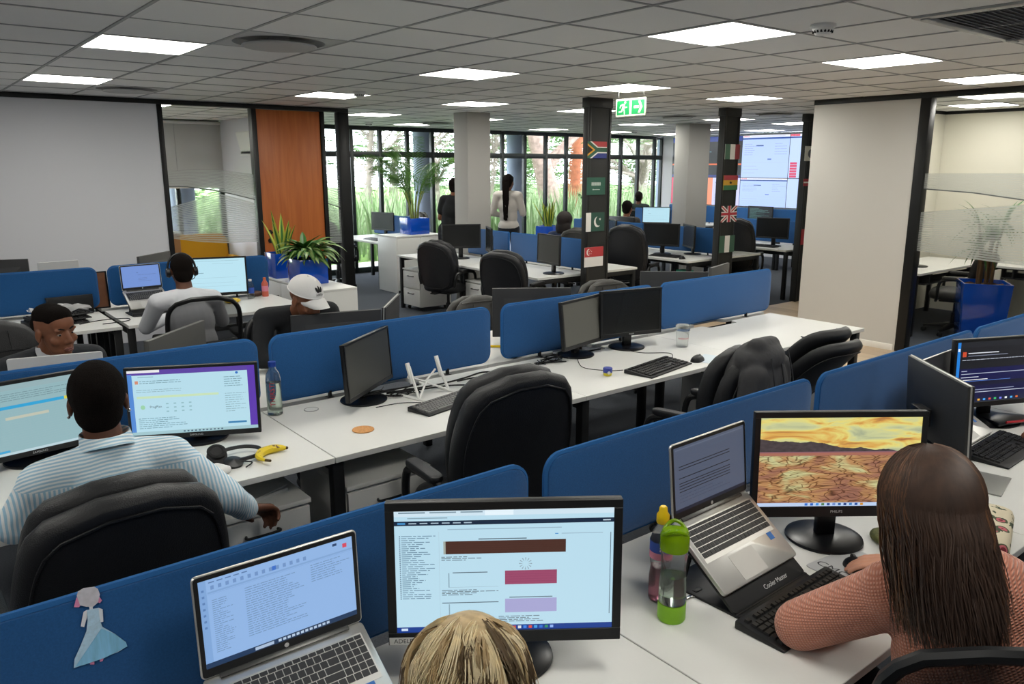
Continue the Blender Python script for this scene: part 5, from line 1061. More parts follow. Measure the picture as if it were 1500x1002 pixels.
# ================================================================== FLAGS, VIDEO WALL, PLANTS, ROOMS, GARDEN
def flag(label, px0, py0, px1, py1, bgc, items, y=6.188):
    a = ay(px0, py0, y); b = ay(px1, py1, y); w, h = b.x-a.x, a.z-b.z
    t = thing('wall_flag', label, 'flag', ((a.x+b.x)/2, y, (a.z+b.z)/2), 0, 'printed flags on the black pillars')
    part('board', MB().box(-w/2, 0, -h/2, w/2, .004, h/2), mat('flag_'+bgc, bgc, .5), t)
    cols = []; mb = MB()
    for n_, it in enumerate(items):
        if it[-1] not in cols: cols.append(it[-1])
        yy = -.0006-.0002*n_; m_ = cols.index(it[-1])
        if len(it) == 2: mb.add([(-w/2+w*p, yy, h/2-h*q) for p, q in it[0]], [tuple(range(len(it[0])))], m_)
        else: x0, y0, x1, y1, c = it; mb.add([(-w/2+w*x0, yy, h/2-h*y1), (-w/2+w*x1, yy, h/2-h*y1), (-w/2+w*x1, yy, h/2-h*y0), (-w/2+w*x0, yy, h/2-h*y0)], [(0, 1, 2, 3)], m_)
    if items: part('print', mb, [mat('flag_'+c, c, .5) for c in cols], t, smooth=0, fix=False)
    return t
def disc(cx, cy, rx, ry, n=20): return [(cx+rx*cos(2*pi*k/n), cy+ry*sin(2*pi*k/n)) for k in range(n)]
def star(cx, cy, r, asp=1.0, n=5, rot=-pi/2): return [(cx+(r if k % 2 == 0 else r*.4)*cos(rot+pi*k/n), cy+(r if k % 2 == 0 else r*.4)*asp*sin(rot+pi*k/n)) for k in range(2*n)]
W_ = 'e2dfda'
flag('printed South African flag, topmost on its black pillar', 861, 207, 888.5, 232, '2f5a45', [([(.12, 0), (1, 0), (1, .37), (.5, .37)], W_), ([(.22, 0), (1, 0), (1, .31), (.53, .31)], 'a83a3c'), ([(.12, 1), (1, 1), (1, .63), (.5, .63)], W_), ([(.22, 1), (1, 1), (1, .69), (.53, .69)], '2f3a80'), ([(0, .12), (.40, .5), (0, .88)], 'd89a30'), ([(0, .24), (.29, .5), (0, .76)], '2b2019')])
flag('printed green Saudi flag with white script, on the South African flag pillar', 860, 260, 886, 285, '2e5a4b', [(.25+.05*q, .28, .285+.05*q, .47, 'c8d2cb') for q in range(10)]+[(.25, .36, .75, .385, 'c8d2cb'), (.32, .68, .7, .715, 'c8d2cb'), (.3, .66, .36, .73, 'c8d2cb')])
flag('printed green and white Pakistani flag with crescent', 858.5, 312, 885, 338, '2c5145', [(0, 0, .27, 1, W_), (disc(.62, .5, .19, .28), W_), (disc(.69, .45, .17, .26), '2c5145'), (star(.75, .36, .07, 1.2), W_)])
flag('printed red and white Singapore flag, lowest on its pillar', 856.5, 363, 883, 389, W_, [(0, 0, 1, .5, 'b83a3e'), (disc(.22, .25, .12, .17), W_), (disc(.28, .25, .11, .16), 'b83a3e')]+[(star(.3+.07*cos(a), .25+.1*sin(a), .025, 1.3), W_) for a in [2*pi*k/5-pi/2 for k in range(5)]])
flag('printed green white and red striped flag, topmost on its pillar', 1063, 211, 1083, 233.5, W_, [(0, 0, .34, 1, '4a6a58'), (.34, 0, .67, 1, W_), (.67, 0, 1, 1, '8d3a40')])
flag('printed red yellow and green flag with a black star', 1060.5, 257, 1080, 278, 'c79a34', [(0, 0, 1, .33, 'a8404a'), (0, .67, 1, 1, '3a6d4a'), (star(.5, .5, .14), '1b1b1b')])
flag('printed Union Jack on the black pillar', 1057, 302, 1078.5, 324.5, '232423', [([(0, 0), (.14, 0), (1, .86), (1, 1), (.86, 1), (0, .14)], W_), ([(1, 0), (.86, 0), (0, .86), (0, 1), (.14, 1), (1, .14)], W_), ([(0, 0), (.05, 0), (1, .95), (1, 1), (.95, 1), (0, .05)], 'b0323c'), ([(1, 0), (.95, 0), (0, .95), (0, 1), (.05, 1), (1, .05)], 'b0323c'), (.38, 0, .62, 1, W_), (0, .36, 1, .64, W_), (.43, 0, .57, 1, 'b0323c'), (0, .42, 1, .58, 'b0323c')])
flag('printed green white green Nigerian flag, lowest on its pillar', 1054.5, 346, 1075, 368.5, '3b5d4c', [(.34, 0, .67, 1, W_)])
flag('printed white flag half hidden by the pale partition', 1180, 214, 1200, 236, W_, [(disc(.4, .5, .2, .3), '5a5a66')])
flag('printed red flag with white cross half hidden by the pale partition', 1177.5, 262, 1197, 272, 'a8323c', [(.35, 0, .5, 1, W_), (0, .4, 1, .6, W_)])
flag('printed plain red flag edge half hidden by the pale partition', 1174.5, 336, 1190, 357, 'b02a34', [])
# ---- video wall of eight joined displays
XV = 14.93
vw = thing('video_wall', 'large video wall of joined bright displays', 'screen', (XV, 9.29, 0))
def vpanel(y0, y1, z0, z1, bgc, items, e=1.15):
    w, h = y1-y0, z1-z0; mb, mt = scr(items, w-.012, h-.012, bgc, e)
    f = part('display', MB().box(-w/2, .0, -h/2, w/2, .05, h/2), GLOSS, vw, loc=(0, (y0+y1)/2-9.29, (z0+z1)/2), rot=(0, 0, -pi/2)); part('picture', mb, mt, f, smooth=0, fix=False, loc=(0, -.001, 0))
page = lambda s: [(0, 0, 1, .05, 'e9eaf6'), (.02, .008, .14, .04, 'e25a76'), (.18, .015, .9, .03, 'c8cde4'), (0, .06, 1, .095, '20489a'), (.3, .23, .46, .26, '3a5a9a'), (.56, .55, .64, .58, '5a7ac0'), (0, .64, 1, .645, 'b0bfe8')]+rows(.05, .4, .2, .05, 6, '93a6dc', .012, random.Random(s), .4)+rows(.7, .98, .2, .06, 5, '93a6dc', .012, random.Random(s+3), .4)+rows(.05, .5, .72, .08, 3, 'a5b6e6', .012, random.Random(s+7))
yA, yB, yC, yD = 12.6, 10.66, 9.50, 9.22
zM = 1.675; zT = 2.575; zB = 1.06
vpanel(yB, yA, zM, zT, '1d2026', [(0, 0, 1, .12, '2b3f8a'), (.1, .04, .5, .07, '93a5e0'), (0, .66, 1, .70, 'd8683a'), (0, .94, 1, 1, '27357a')]+[(.3+.05*q, .3+.03*(q % 3), .33+.05*q, .32+.03*(q % 3), '4f7f8a') for q in range(6)]+rows(.02, .3, .74, .05, 3, 'c8ccd8', .015, random.Random(2)))
vpanel(yC, yB, zM, zT, 'b4ccfa', page(1)); vpanel(yD, yC, zM, zT, 'bcd2fb', [(0, 0, 1, .05, 'e9eaf6'), (0, .0, .8, .05, 'e25a76'), (0, .06, 1, .09, '20489a')]+[(.1, .64+.06*q, .7, .69+.06*q, 'd2436a') for q in range(6)])
vpanel(yB, yA, zB, zM, 'c9cbf6', [(0, 0, .55, 1, 'd8486a'), (.52, 0, .62, 1, 'e8906a'), (.66, .15, .9, .2, '6f84d0'), (.85, .3, .9, .5, '5064b0')]+rows(.65, .95, .6, .06, 5, '9aa6dc', .015, random.Random(4))); vpanel(yC, yB, zB, zM, 'b2cbfa', page(5)); vpanel(yD, yC, zB, zM, 'bcd2fb', [])
# ---- planters and plants
BLUEP = mat('glossy_blue_planter', '0c49b4', .14, coat=.4); SOIL = mat('bark_soil', '4a3424', .9, bump=.8, bscale=60, var=.3, vscale=60)
def planter(label, loc, w, h, rz=0, taper=1.0, name='planter', cat='planter'):
    t = thing(name, label, cat, loc, rz, 'blue planters'); a = w/2; b = a*taper
    part('box', MB().loft([[(-b, -b, 0), (b, -b, 0), (b, b, 0), (-b, b, 0)], [(-a, -a, h), (a, -a, h), (a, a, h), (-a, a, h)], [(-a+.015, -a+.015, h), (a-.015, -a+.015, h), (a-.015, a-.015, h), (-a+.015, a-.015, h)], [(-a+.017, -a+.017, h-.05), (a-.017, -a+.017, h-.05), (a-.017, a-.017, h-.05), (-a+.017, a-.017, h-.05)]]), BLUEP, t, bevel=.002)
    part('soil', MB().grid(lambda u_, v_: (-a+.018+(w-.036)*u_, -a+.018+(w-.036)*v_, h-.045+.015*sin(u_*17)*cos(v_*13)), 14, 14), SOIL, t, fix=False)
    return t
def leafm(name, c1, c2, rough=.4):
    m = mat(name, c1, rough, spec=.4); n = m.node_tree.nodes; L = m.node_tree.links; p = n['Principled BSDF']; p.inputs['Subsurface Weight'].default_value = 0
    tc = n.new('ShaderNodeTexCoord'); sp_ = n.new('ShaderNodeSeparateXYZ'); L.new(tc.outputs['UV'], sp_.inputs[0])
    r = n.new('ShaderNodeValToRGB'); e = r.color_ramp.elements; e[0].position = .25; e[0].color = (*srgb(c1), 1); e[1].position = .62; e[1].color = (*srgb(c2), 1); L.new(sp_.outputs['X'], r.inputs[0]); L.new(r.outputs[0], p.inputs['Base Color']); return m
LEAFV = leafm('variegated_leaf', '8aa060', '35662a'); LEAFS = leafm('snake_plant_leaf', '2f6a2a', 'b9bd4a'); LEAFP = leafm('palm_leaf', '56802a', '3c6a22'); LEAFD = leafm('dark_leaf', '2f5a22', '3f7030')
def leaf_mesh(L_, W, droop=.5, fold=.15, n=9, key=None, wave=0):
    """leaf growing along +x from the origin; uv x = distance from the midrib"""
    if key in CACHE: return CACHE[key]
    vs = []; uv = []; ang = 0; p = V((0, 0, 0))
    for i in range(n+1):
        s = i/n; wd = W*(sin(pi*min(1, s**.75))**.85)*.5 if 0 < s < 1 else .0008
        for j, q in enumerate((-1, -.5, 0, .5, 1)): vs.append((p.x, q*wd, p.z+abs(q)*wd*fold*2+wave*sin(s*9)*wd)); uv.append((abs(q), s))
        a = -droop*s*1.8+.0; p = p+V((cos(a), 0, sin(a)))*(L_/n)
    fs = [(i*5+j, (i+1)*5+j, (i+1)*5+j+1, i*5+j+1) for i in range(n) for j in range(4)]
    me = bpy.data.meshes.new('leaf'); me.from_pydata(vs, [], fs); u = me.uv_layers.new(name='UVMap')
    for lp in me.loops: u.data[lp.index].uv = uv[lp.vertex_index]
    me.polygons.foreach_set('use_smooth', [True]*len(me.polygons)); CACHE[key] = me; return me
def plant(label, loc, name='plant', group=None): return thing(name, label, 'plant', loc, 0, group)
random.seed(21)
planter('blue planter holding the snake plant on the low white cabinet', (3.33, 8.12, .75), .29, .26)
t = plant('snake plant with yellow-edged upright leaves in front of the timber door', (3.33, 8.12, .97), 'snake_plant')
for k in range(11):
    L_ = random.uniform(.28, .50); me = leaf_mesh(.42, .062, .05, .3, key='snakeleaf')
    if not me.materials: me.materials.append(LEAFS)
    a = 2*pi*k/11; link('leaf', me, t, (.06*cos(a), .06*sin(a), 0), (0, -RAD(random.uniform(70, 88)), a+random.uniform(-.3, .3)), (L_/.42, 1, 1))
planter('blue planter with drooping variegated plant on the low white cabinet', (3.33, 7.50, .75), .30, .25)
t = plant('bushy variegated plant drooping over its blue planter behind the white cap', (3.33, 7.50, .95), 'variegated_plant')
for k in range(110):
    me = leaf_mesh(.24, .062, .85, .12, key='varleaf')
    if not me.materials: me.materials.append(LEAFV)
    a = random.uniform(0, 2*pi); r = random.uniform(.0, .13); el = random.uniform(5, 65); s = random.uniform(.75, 1.3)
    link('leaf', me, t, (r*cos(a), r*sin(a), .06+random.uniform(0, .10)), (random.uniform(-.3, .3), -RAD(el), a), (s, s, s))
for k in range(7):
    me = leaf_mesh(.26, .07, .25, .2, key='upleaf')
    if not me.materials: me.materials.append(LEAFD)
    a = 2*pi*k/7+.3; link('leaf', me, t, (-.02, .02, .14), (0, -RAD(random.uniform(28, 55)), a), (.95, .95, .95))
part('stems', MB().tube([(0, 0, -.02), (.01, 0, .14)], .014).tube([(-.05, .03, -.02), (-.04, .03, .12)], .012).tube([(.06, -.03, -.02), (.05, -.02, .1)], .012), mat('green_stem', '5f7a3a', .6), t)
def frond(seed, L_=.8, n=13, lw=.013, ll=.20, droop=.85):
    k = f'frond{seed}{L_}'
    if k in CACHE: return CACHE[k]
    r = random.Random(seed); vs = []; fs = []; uv = []; p = V((0, 0, 0)); rach = []
    for i in range(n*2+1):
        s = i/(n*2); a = 1.25-droop*1.5*s; rach.append((p.copy(), s, a)); p = p+V((cos(a), 0, sin(a)))*(L_/(n*2))
    mb = MB(); mb.tube([q[0] for q in rach], [.006*(1-.75*q[1]) for q in rach], 5)
    vs, fs = list(mb.v), list(mb.f); uv = [(.5, .5)]*len(vs)
    for q, s, a in rach[6:]:
        l = ll*(1.1-.75*abs(s-.45)*1.4)
        for sg in (-1, 1):
            d = V((cos(a)*.75, sg*.8, sin(a)*.75-.05)).normalized(); b = len(vs)
            for u_, wd in ((0, .4), (.35, 1), (.7, .8), (1, .05)):
                c = q+d*(l*u_)+V((0, 0, -.05*u_*u_-.01)); off = V((cos(a), 0, sin(a)))*lw*.5*wd
                vs += [tuple(c-off), tuple(c+V((0, 0, -.003))), tuple(c+off)]; uv += [(1, u_), (0, u_), (1, u_)]
            for z_ in range(3):
                for j in range(2): fs.append((b+z_*3+j, b+z_*3+j+1, b+z_*3+j+4, b+z_*3+j+3))
    me = bpy.data.meshes.new('frond'); me.from_pydata(vs, [], fs); u = me.uv_layers.new(name='UVMap')
    for lp in me.loops: u.data[lp.index].uv = uv[lp.vertex_index]
    me.materials.append(LEAFP); me.polygons.foreach_set('use_smooth', [True]*len(me.polygons)); CACHE[k] = me; return me
def palm(label, loc, H=.9, nf=16, seed=1, stems=6, name='palm_plant'):
    t = plant(label, loc, name); r = random.Random(seed)
    for k in range(stems):
        a = 2*pi*k/stems; e = V((.16*cos(a), .16*sin(a), H*.45)); part('stem', MB().tube([(.05*cos(a), .05*sin(a), -.03), e*.5+V((0, 0, .02)), e], [.012, .009, .007], 6), mat('yellow_green_stem', '7d8a3a', .5), t)
    for k in range(nf):
        a = r.uniform(0, 2*pi); z = r.uniform(.25, .5)*H; s = r.uniform(.75, 1.15)*H/.95; link('frond', frond(k % 4), t, (.1*cos(a), .1*sin(a), z), (r.uniform(-.2, .2), -r.uniform(-.05, .5), a), (s, s, s))
    return t
planter('blue planter with the palm on the tall white cabinet', (6.62, 10.78, .87), .34, .25)
palm('feathery palm standing before the garden windows on the white cabinet', (6.62, 10.78, 1.08), 1.0, 24, 4, 10)
planter('tall blue floor planter with snake plant by the far desks', (9.15, 10.45, 0), .33, .9, .4)
t = plant('spiky snake plant beside the dark-haired seated person', (9.15, 10.45, .86), 'snake_plant')
for k in range(12):
    me = CACHE['snakeleaf']; a = 2*pi*k/12; s = random.uniform(.8, 1.25); link('leaf', me, t, (.06*cos(a), .06*sin(a), 0), (0, -RAD(random.uniform(62, 86)), a), (s, 1, 1))
planter('tall blue floor planter behind the South African flag pillar', (11.35, 11.55, 0), .4, .9, .2)
t = plant('glossy upright plant with arching leaflet stems behind the flag pillar', (11.35, 11.55, .86), 'zz_plant')
for k in range(13):
    a = 2*pi*k/13+random.uniform(-.2, .2); L_ = random.uniform(.45, .85); e = random.uniform(55, 82)
    def stemleaf(L_=L_):
        mb = MB(); pts = [(L_*s*.9, 0, -.12*s*s*L_) for s in [q/8 for q in range(9)]]; mb.tube(pts, [.009*(1-.6*q/8) for q in range(9)], 5)
        for q in range(2, 17):
            s = q/17; x = L_*s*.9; z = -.12*s*s*L_; l = .085*(1.1-.5*s); sg = 1 if q % 2 else -1
            mb.add([(x, 0, z), (x+l*.5, sg*l*.5, z+.012), (x+l, sg*l*.75, z), (x+l*.65, sg*l*.18, z-.004)], [(0, 1, 2, 3)])
        return mb
    part('leaf_stem', stemleaf(), mat('zz_leaf', '3a6626', .3), t, fix=False, rot=(0, -RAD(e), a))
# ---- room behind the right partition
planter('tall glossy blue planter with the yucca behind the glass', (9.18, 3.38, 0), .46, .70, .55, .82)
t = plant('thin-stemmed yucca in the tall blue planter behind striped glass', (9.18, 3.38, .66), 'yucca_plant'); r = random.Random(9)
for k in range(7):
    a = 2*pi*k/7; e = V((.12*cos(a), .12*sin(a), r.uniform(.35, .75))); part('stem', MB().tube([(.07*cos(a), .07*sin(a), -.03), e*.6, e], [.016, .013, .011], 7), mat('woody_stem', '6b5236', .8, bump=.5, bscale=80), t)
    me = leaf_mesh(.42, .03, .45, .2, key='yuccaleaf')
    if not me.materials: me.materials.append(LEAFD)
    for q in range(13): b_ = r.uniform(0, 2*pi); link('leaf', me, t, e, (0, -RAD(r.uniform(-30, 75)), b_), (r.uniform(.6, 1.0),)*3)
desk('white desk inside the glazed room', (10.95, 4.75, 0), pi, 1.9, .75, notch=False, group='desks in the glazed room')
desk('white side desk along the glazed room wall', (11.15, 1.2, 0), pi/2, 2.7, .6, notch=False, group='desks in the glazed room')
exec_chair('dark chair inside the glazed room behind the striped film', (9.62, 3.82, 0), .3, LEATHER2, recline=14, h=.5, group='chairs in the glazed room')
monitor('dark monitor inside the glazed room', V((9.9, 4.55, 1.10)), V((9.45, 4.25, 1.10)), .3, 8, None, 'round', group='monitors in the glazed room', off=OFFD)
bx = thing('toy_box', 'small red and white box on the desk behind the yucca', 'box', (10.85, 3.35, DZ)); part('carton', MB().box(-.06, -.07, 0, .06, .07, .12), mat('packet_white'), bx, bevel=.004); part('red_lid', MB().box(-.062, -.05, .12, .062, .05, .15), mat('red_gloss'), bx, bevel=.004); part('dots', MB().sphere((-.06, -.03, .05), .014).sphere((-.06, .03, .05), .014), BLACK, bx)
bx = part('orange_box', MB().box(-.07, -.05, 0, .07, .05, .13), mat('orange_card', 'd0623a', .6), loc=(10.95, 3.1, DZ), bevel=.004); tag(bx, 'small orange box next to the red and white one', 'box')
# ---- office behind the left partition: blinds, air conditioner, sofa
BL = mat('grey_roller_blind', 'b4b6b4', .8, alpha=.93, bump=.1, bscale=400)
for k, (a, b) in enumerate(((2.802, 3.698), (3.702, 4.405), (1.902, 2.798), (1.002, 1.898), (.0, .998))):
    t = thing('roller_blind', 'grey roller blind drawn down the glazed office window', 'blind', (0, 12.93, 0), 0, 'roller blinds in the glazed office'); part('fabric', MB().box(a, 0, 1.60, b, .003, CE-.06), BL, t); part('bottom_bar', MB().box(a, -.006, 1.58, b, .01, 1.602), WMET, t); part('roller', MB().tube([(a, .0, CE-.04), (b, .0, CE-.04)], .025, 12), WMET, t)
t = thing('air_conditioner', 'white wall air conditioner inside the glazed office', 'air conditioner', (4.41, 11.3, 2.10), -pi/2)
part('case', MB().loft([[(-.45, 0, 0), (.45, 0, 0), (.45, 0, .3), (-.45, 0, .3)], [(-.45, -.14, .02), (.45, -.14, .02), (.45, -.2, .3), (-.45, -.2, .3)]]), WMET, t, bevel=.02, seg=3); part('outlet', MB().box(-.4, -.15, -.006, .4, -.03, .012), BLACK, t); part('flap', MB().box(-.4, -.17, .0, .4, -.14, .006, 0, Rx(.2)), WMET, t)
YEL = mat('mustard_fabric', 'c79416', .85, bump=.2, bscale=300)
t = thing('yellow_sofa', 'mustard yellow sofa inside the glazed office', 'sofa', (3.55, 12.1, 0), 0)
part('seat', pillow(MB(), rrect(1.2, .6, .1, 4), .22, .2, T=Tr(0, -.1, .33)), YEL, t, smooth=60); part('backrest', pillow(MB(), rrect(1.25, .5, .12, 4), .16, .2, T=Tr(0, .25, .66) @ Rx(pi/2-.15)), YEL, t, smooth=60)
for s in (-1, 1):
    part('armrest', pillow(MB(), rrect(.14, .7, .06, 4), .35, .12, T=Tr(s*.64, 0, .4)), YEL, t, smooth=60)
    for y in (-.3, .25): part('leg', MB().tube([(s*.55, y, 0), (s*.52, y, .22)], [.015, .022], 8), mat('oak', '9a7048', .5), t)
t = thing('wooden_cabinet', 'low wooden cabinet behind the partition next to the sofa', 'cabinet', (2.82, 10.9, 0)); part('body', MB().box(-.2, -.2, 0, .2, .2, 1.05), mat('oak'), t, bevel=.004); part('top', MB().box(-.22, -.22, 1.05, .22, .22, 1.08), WHITE, t, bevel=.003)
for q in range(2): dd = part('door', MB().box(-.195+.2*q, -.215, .05, -.005+.2*q, -.2, 1.02), mat('oak'), t, bevel=.003)
# ---- garden outside
gr = struct('ground_lawn', MB().box(-30, Y1+.06, -.35, 70, 75, -.12), mat('lawn_green', '5f7a3a', .95, var=.25, vscale=3, bump=.5, bscale=20))
struct('terrace', MB().box(-10, Y1+.06, -.12, 30, 14.6, -.02), mat('pale_paving', 'b3aea4', .8, var=.06, vscale=6))
struct('roof_canopy', MB().box(-10, Y1+.06, CE+.02, 30, 14.6, CE+.2), mat('soffit', 'bdbdb9', .8))
COLB = mat('shaded_blue_grey_concrete', '8f9bb0', .7)  # round concrete columns outside; their bluish shade is put into the base colour
for k, px in enumerate((621, 756, 974, 262)):
    p = ay(px, 240, 13.65); o = struct(f'pillar_{k+6}', MB().lathe([(.21, -.02), (.21, CE)], 32, T=Tr(p.x, p.y, 0)), COLB)
gm = [mat('reed_green', '64804f', .8), mat('reed_pale', '8fa07a', .8)]
random.seed(5); ms = [MB(), MB()]
for k in range(6500):
    x = random.uniform(3.0, 32); y = 15.2+8*random.random()**1.3
    if x/y > 1.5: continue
    h = random.uniform(.7, 1.5)*(1 if x < 20 else .8); a = random.uniform(0, pi); dx, dy = .022*cos(a), .022*sin(a); lx, ly = random.uniform(-.35, .35), random.uniform(-.3, .3)
    ms[k % 2].add([(x-dx, y-dy, -.12), (x+dx, y+dy, -.12), (x+dx+lx*.4, y+dy+ly*.4, h*.6), (x-dx+lx*.4, y-dy+ly*.4, h*.6), (x+lx, y+ly, h*.98)], [(0, 1, 2, 3), (3, 2, 4)])
for i in range(2): o = part('tall_grass', ms[i], gm[i], smooth=0, fix=False); tag(o, ['tall green reed grass growing outside the windows', 'paler reed grass blades mixed among the green outside'][i], 'grass', None, 'stuff')
BARK = [mat('grey_pink_bark', '8d7a70', .9, bump=.9, bscale=14, var=.35, vscale=9), mat('red_brown_bark', '8a5238', .9, bump=.9, bscale=14, var=.3, vscale=9), mat('dull_bark', '7c746a', .9, bump=.7, bscale=20, var=.25, vscale=9)]
LV = [mat('pale_tree_leaf', '86a072', .7), mat('mid_tree_leaf', '5f8250', .7)]
def tree(label, x, y, H, r, lean, bark, crown, seed, nl=1500, cz=.62, fork=3, lsz=.13):
    t = thing('tree', label, 'tree', (x, y, -.12), 0, 'trees in the garden'); rd = random.Random(seed)
    top = V((lean*H*.6, 0, H*.6)); pts = bez([(0, 0, 0), (lean*H*.15, .05, H*.2), (lean*H*.42, -.05, H*.42), top], 6)
    part('trunk', MB().tube(pts, [r*(1.15-.55*i/(len(pts)-1)) for i in range(len(pts))], 12), bark, t, smooth=60)
    mb = MB()
    for k in range(fork*3):
        s = rd.uniform(.35, 1); b = pts[int(s*(len(pts)-1))]; a = rd.uniform(0, 2*pi); e = b+V((cos(a)*crown*rd.uniform(.5, .95), sin(a)*crown*rd.uniform(.4, .9), H*rd.uniform(.08, .35)))
        m_ = (b+e)/2+V((rd.uniform(-.3, .3), rd.uniform(-.3, .3), .2)); q = bez([b, m_, e], 5); mb.tube(q, [r*.45*(1-.75*i/(len(q)-1)) for i in range(len(q))], 7)
        for z in range(2): f = q[rd.randint(3, len(q)-2)]; g = f+V((rd.uniform(-1, 1), rd.uniform(-1, 1), rd.uniform(.1, .8)))*crown*.35; mb.tube([f, (f+g)/2+V((0, 0, .1)), g], [r*.16, r*.1, r*.04], 5)
    part('branches', mb, bark, t, smooth=60)
    lf = MB(); cl = [V((rd.uniform(-1, 1)*crown, rd.uniform(-1, 1)*crown*.8, H*rd.uniform(cz, 1.05)))+V((lean*H*.5, 0, 0)) for k in range(26)]
    for k in range(nl):
        c = rd.choice(cl)+V((rd.gauss(0, .4), rd.gauss(0, .4), rd.gauss(0, .3)))*crown*.45; a, b2 = rd.uniform(0, 2*pi), rd.uniform(-.8, .8); u = V((cos(a), sin(a), b2*.6))*lsz; v_ = V((-sin(a), cos(a), rd.uniform(-.5, .5)))*lsz*.5
        lf.add([c-u, c+v_, c+u, c-v_], [(0, 1, 2, 3)], k % 2)
    o = part('foliage', lf, LV, t, smooth=0, fix=False); o['kind'] = 'stuff'; return t
p = ay(815, 290, 18.0); tree('thick pink-grey leaning tree trunk outside the windows beside the pillar', p.x, 18.0, 7.5, .32, -.30, BARK[0], 2.6, 1, 1500)
p = ay(843, 290, 19.5); tree('straight red-brown tree trunk next to the leaning one', p.x, 19.5, 8, .26, .02, BARK[1], 2.2, 2, 1200)
p = ay(935, 290, 20.5); tree('grey forked tree outside past the flag pillar', p.x, 20.5, 5.5, .30, .1, BARK[2], 2.6, 3, 1600, cz=.5, fork=4)
p = ay(538, 280, 21.0); tree('slim pale tree outside near the timber door end', p.x, 21.0, 6, .13, .05, BARK[2], 2.0, 4, 1300)
p = ay(645, 280, 19.0); tree('slim twisted tree outside behind the plain grey column', p.x, 19.0, 5.5, .11, -.1, BARK[2], 1.9, 5, 1200)
p = ay(716, 280, 20.0); tree('thin-branched tree outside beside the standing woman', p.x, 20.0, 5, .09, .1, BARK[2], 1.7, 6, 800)
random.seed(8)
for k in range(13):
    xx = 6+k*3.6+random.uniform(-1, 1); yy = 31+random.uniform(0, 8)+.1*k
    tree('distant pale leafy tree at the back of the garden', xx, yy, random.uniform(6.5, 9), .2, random.uniform(-.1, .1), BARK[2], 3.4, 20+k, 2600, cz=.12, lsz=.2)
t = thing('garden_canopy', 'white canopy roof in the garden behind the forked tree', 'canopy', (30, 24.5, 0)); part('roof', MB().box(-4, -1.5, 2.25, 4, 1.5, 2.95), mat('white_canvas', 'f0f0f0', .7), t, bevel=.05)
for s in (-1, 1): part('post', MB().tube([(s*3.8, -1.3, -.12), (s*3.8, -1.3, 2.3)], .05, 8), WMET, t)
for k in range(9):
    rd = random.Random(60+k); xx = 17+k*1.6; yy = 23+rd.uniform(-1, 1.5); lf = MB()
    for q in range(700):
        d = V((rd.gauss(0, 1), rd.gauss(0, 1), rd.gauss(0, 1))).normalized()*rd.uniform(.6, 1); c = V((d.x*1.0, d.y*.9, .75+d.z*.85)); a = rd.uniform(0, 2*pi); u = V((cos(a), sin(a), rd.uniform(-.5, .5)))*.11; v_ = V((-sin(a), cos(a), rd.uniform(-.5, .5)))*.05; lf.add([c-u, c+v_, c+u, c-v_], [(0, 1, 2, 3)], q % 2)
    t = thing('garden_shrub', 'leafy green shrub in the garden below the canopy and trees', 'shrub', (xx, yy, -.12), 0, 'garden shrubs'); o = part('foliage', lf, LV, t, smooth=0, fix=False); o['kind'] = 'stuff'; part('stem', MB().tube([(0, 0, 0), (0, 0, .6)], .04, 6), BARK[2], t)
# ---- paper doll pinned to the front divider
yd = FD-.0155
dl = thing('paper_doll', 'paper cut-out doll in a pale blue dress pinned on the blue divider', 'paper doll', (.22, yd, .93))
def pix(pts): return [tuple(ay(px, py, yd)-V((.22, yd, .93))) for px, py in pts]
def sheet(name, pts, m_, off): q = pix(pts); part(name, MB().loft([[(x, -off, z) for x, y, z in q], [(x, -off-.0008, z) for x, y, z in q]]), m_, dl, smooth=0)
PW = mat('paper_white', 'dfe4ee', .7); PB = mat('crayon_blue', '86c4ea', .75, var=.12, vscale=150, stretch=(1, 1, .1)); PB2 = mat('crayon_pale_blue', 'b4d4ec', .75, var=.1, vscale=150); PP = mat('crayon_pink', 'd98ab4', .7)
sheet('skirt', [(126, 925), (118, 945), (109, 965), (108, 978), (122, 973), (140, 966), (152, 962), (172, 955), (186, 946), (184, 940), (168, 928), (150, 918), (146, 908)], PB2, .0010)
sheet('skirt_fold', [(148, 920), (110, 976), (122, 973), (152, 963), (186, 946), (184, 940), (168, 928)], PB, .0022)
sheet('bodice', [(127, 893), (144, 890), (146, 908), (150, 920), (126, 927), (128, 908)], PB2, .0016)
sheet('arm', [(127, 893), (122, 896), (118, 917), (123, 918), (127, 904)], PW, .0012); sheet('arm', [(144, 890), (150, 892), (151, 910), (147, 911), (144, 898)], PW, .0012)
sheet('head', [(112, 872), (114, 866), (122, 861), (138, 859), (143, 862), (146, 870), (143, 882), (136, 888), (126, 888), (117, 886)], mat('paper_grey_hair', 'c9c8d2', .7, var=.1, vscale=80), .0016); sheet('neck', [(130, 886), (135, 886), (136, 893), (131, 893)], PW, .0013)
sheet('hair_bow', [(112, 874), (108, 889), (115, 889), (119, 885)], PP, .0012); sheet('hair_bow', [(144, 872), (149, 879), (146, 883), (142, 881)], PP, .0012); sheet('shoe', [(131, 970), (138, 969), (138, 973), (132, 973)], PP, .0006); sheet('shoe', [(146, 965), (152, 963), (150, 968), (146, 969)], PP, .0006)
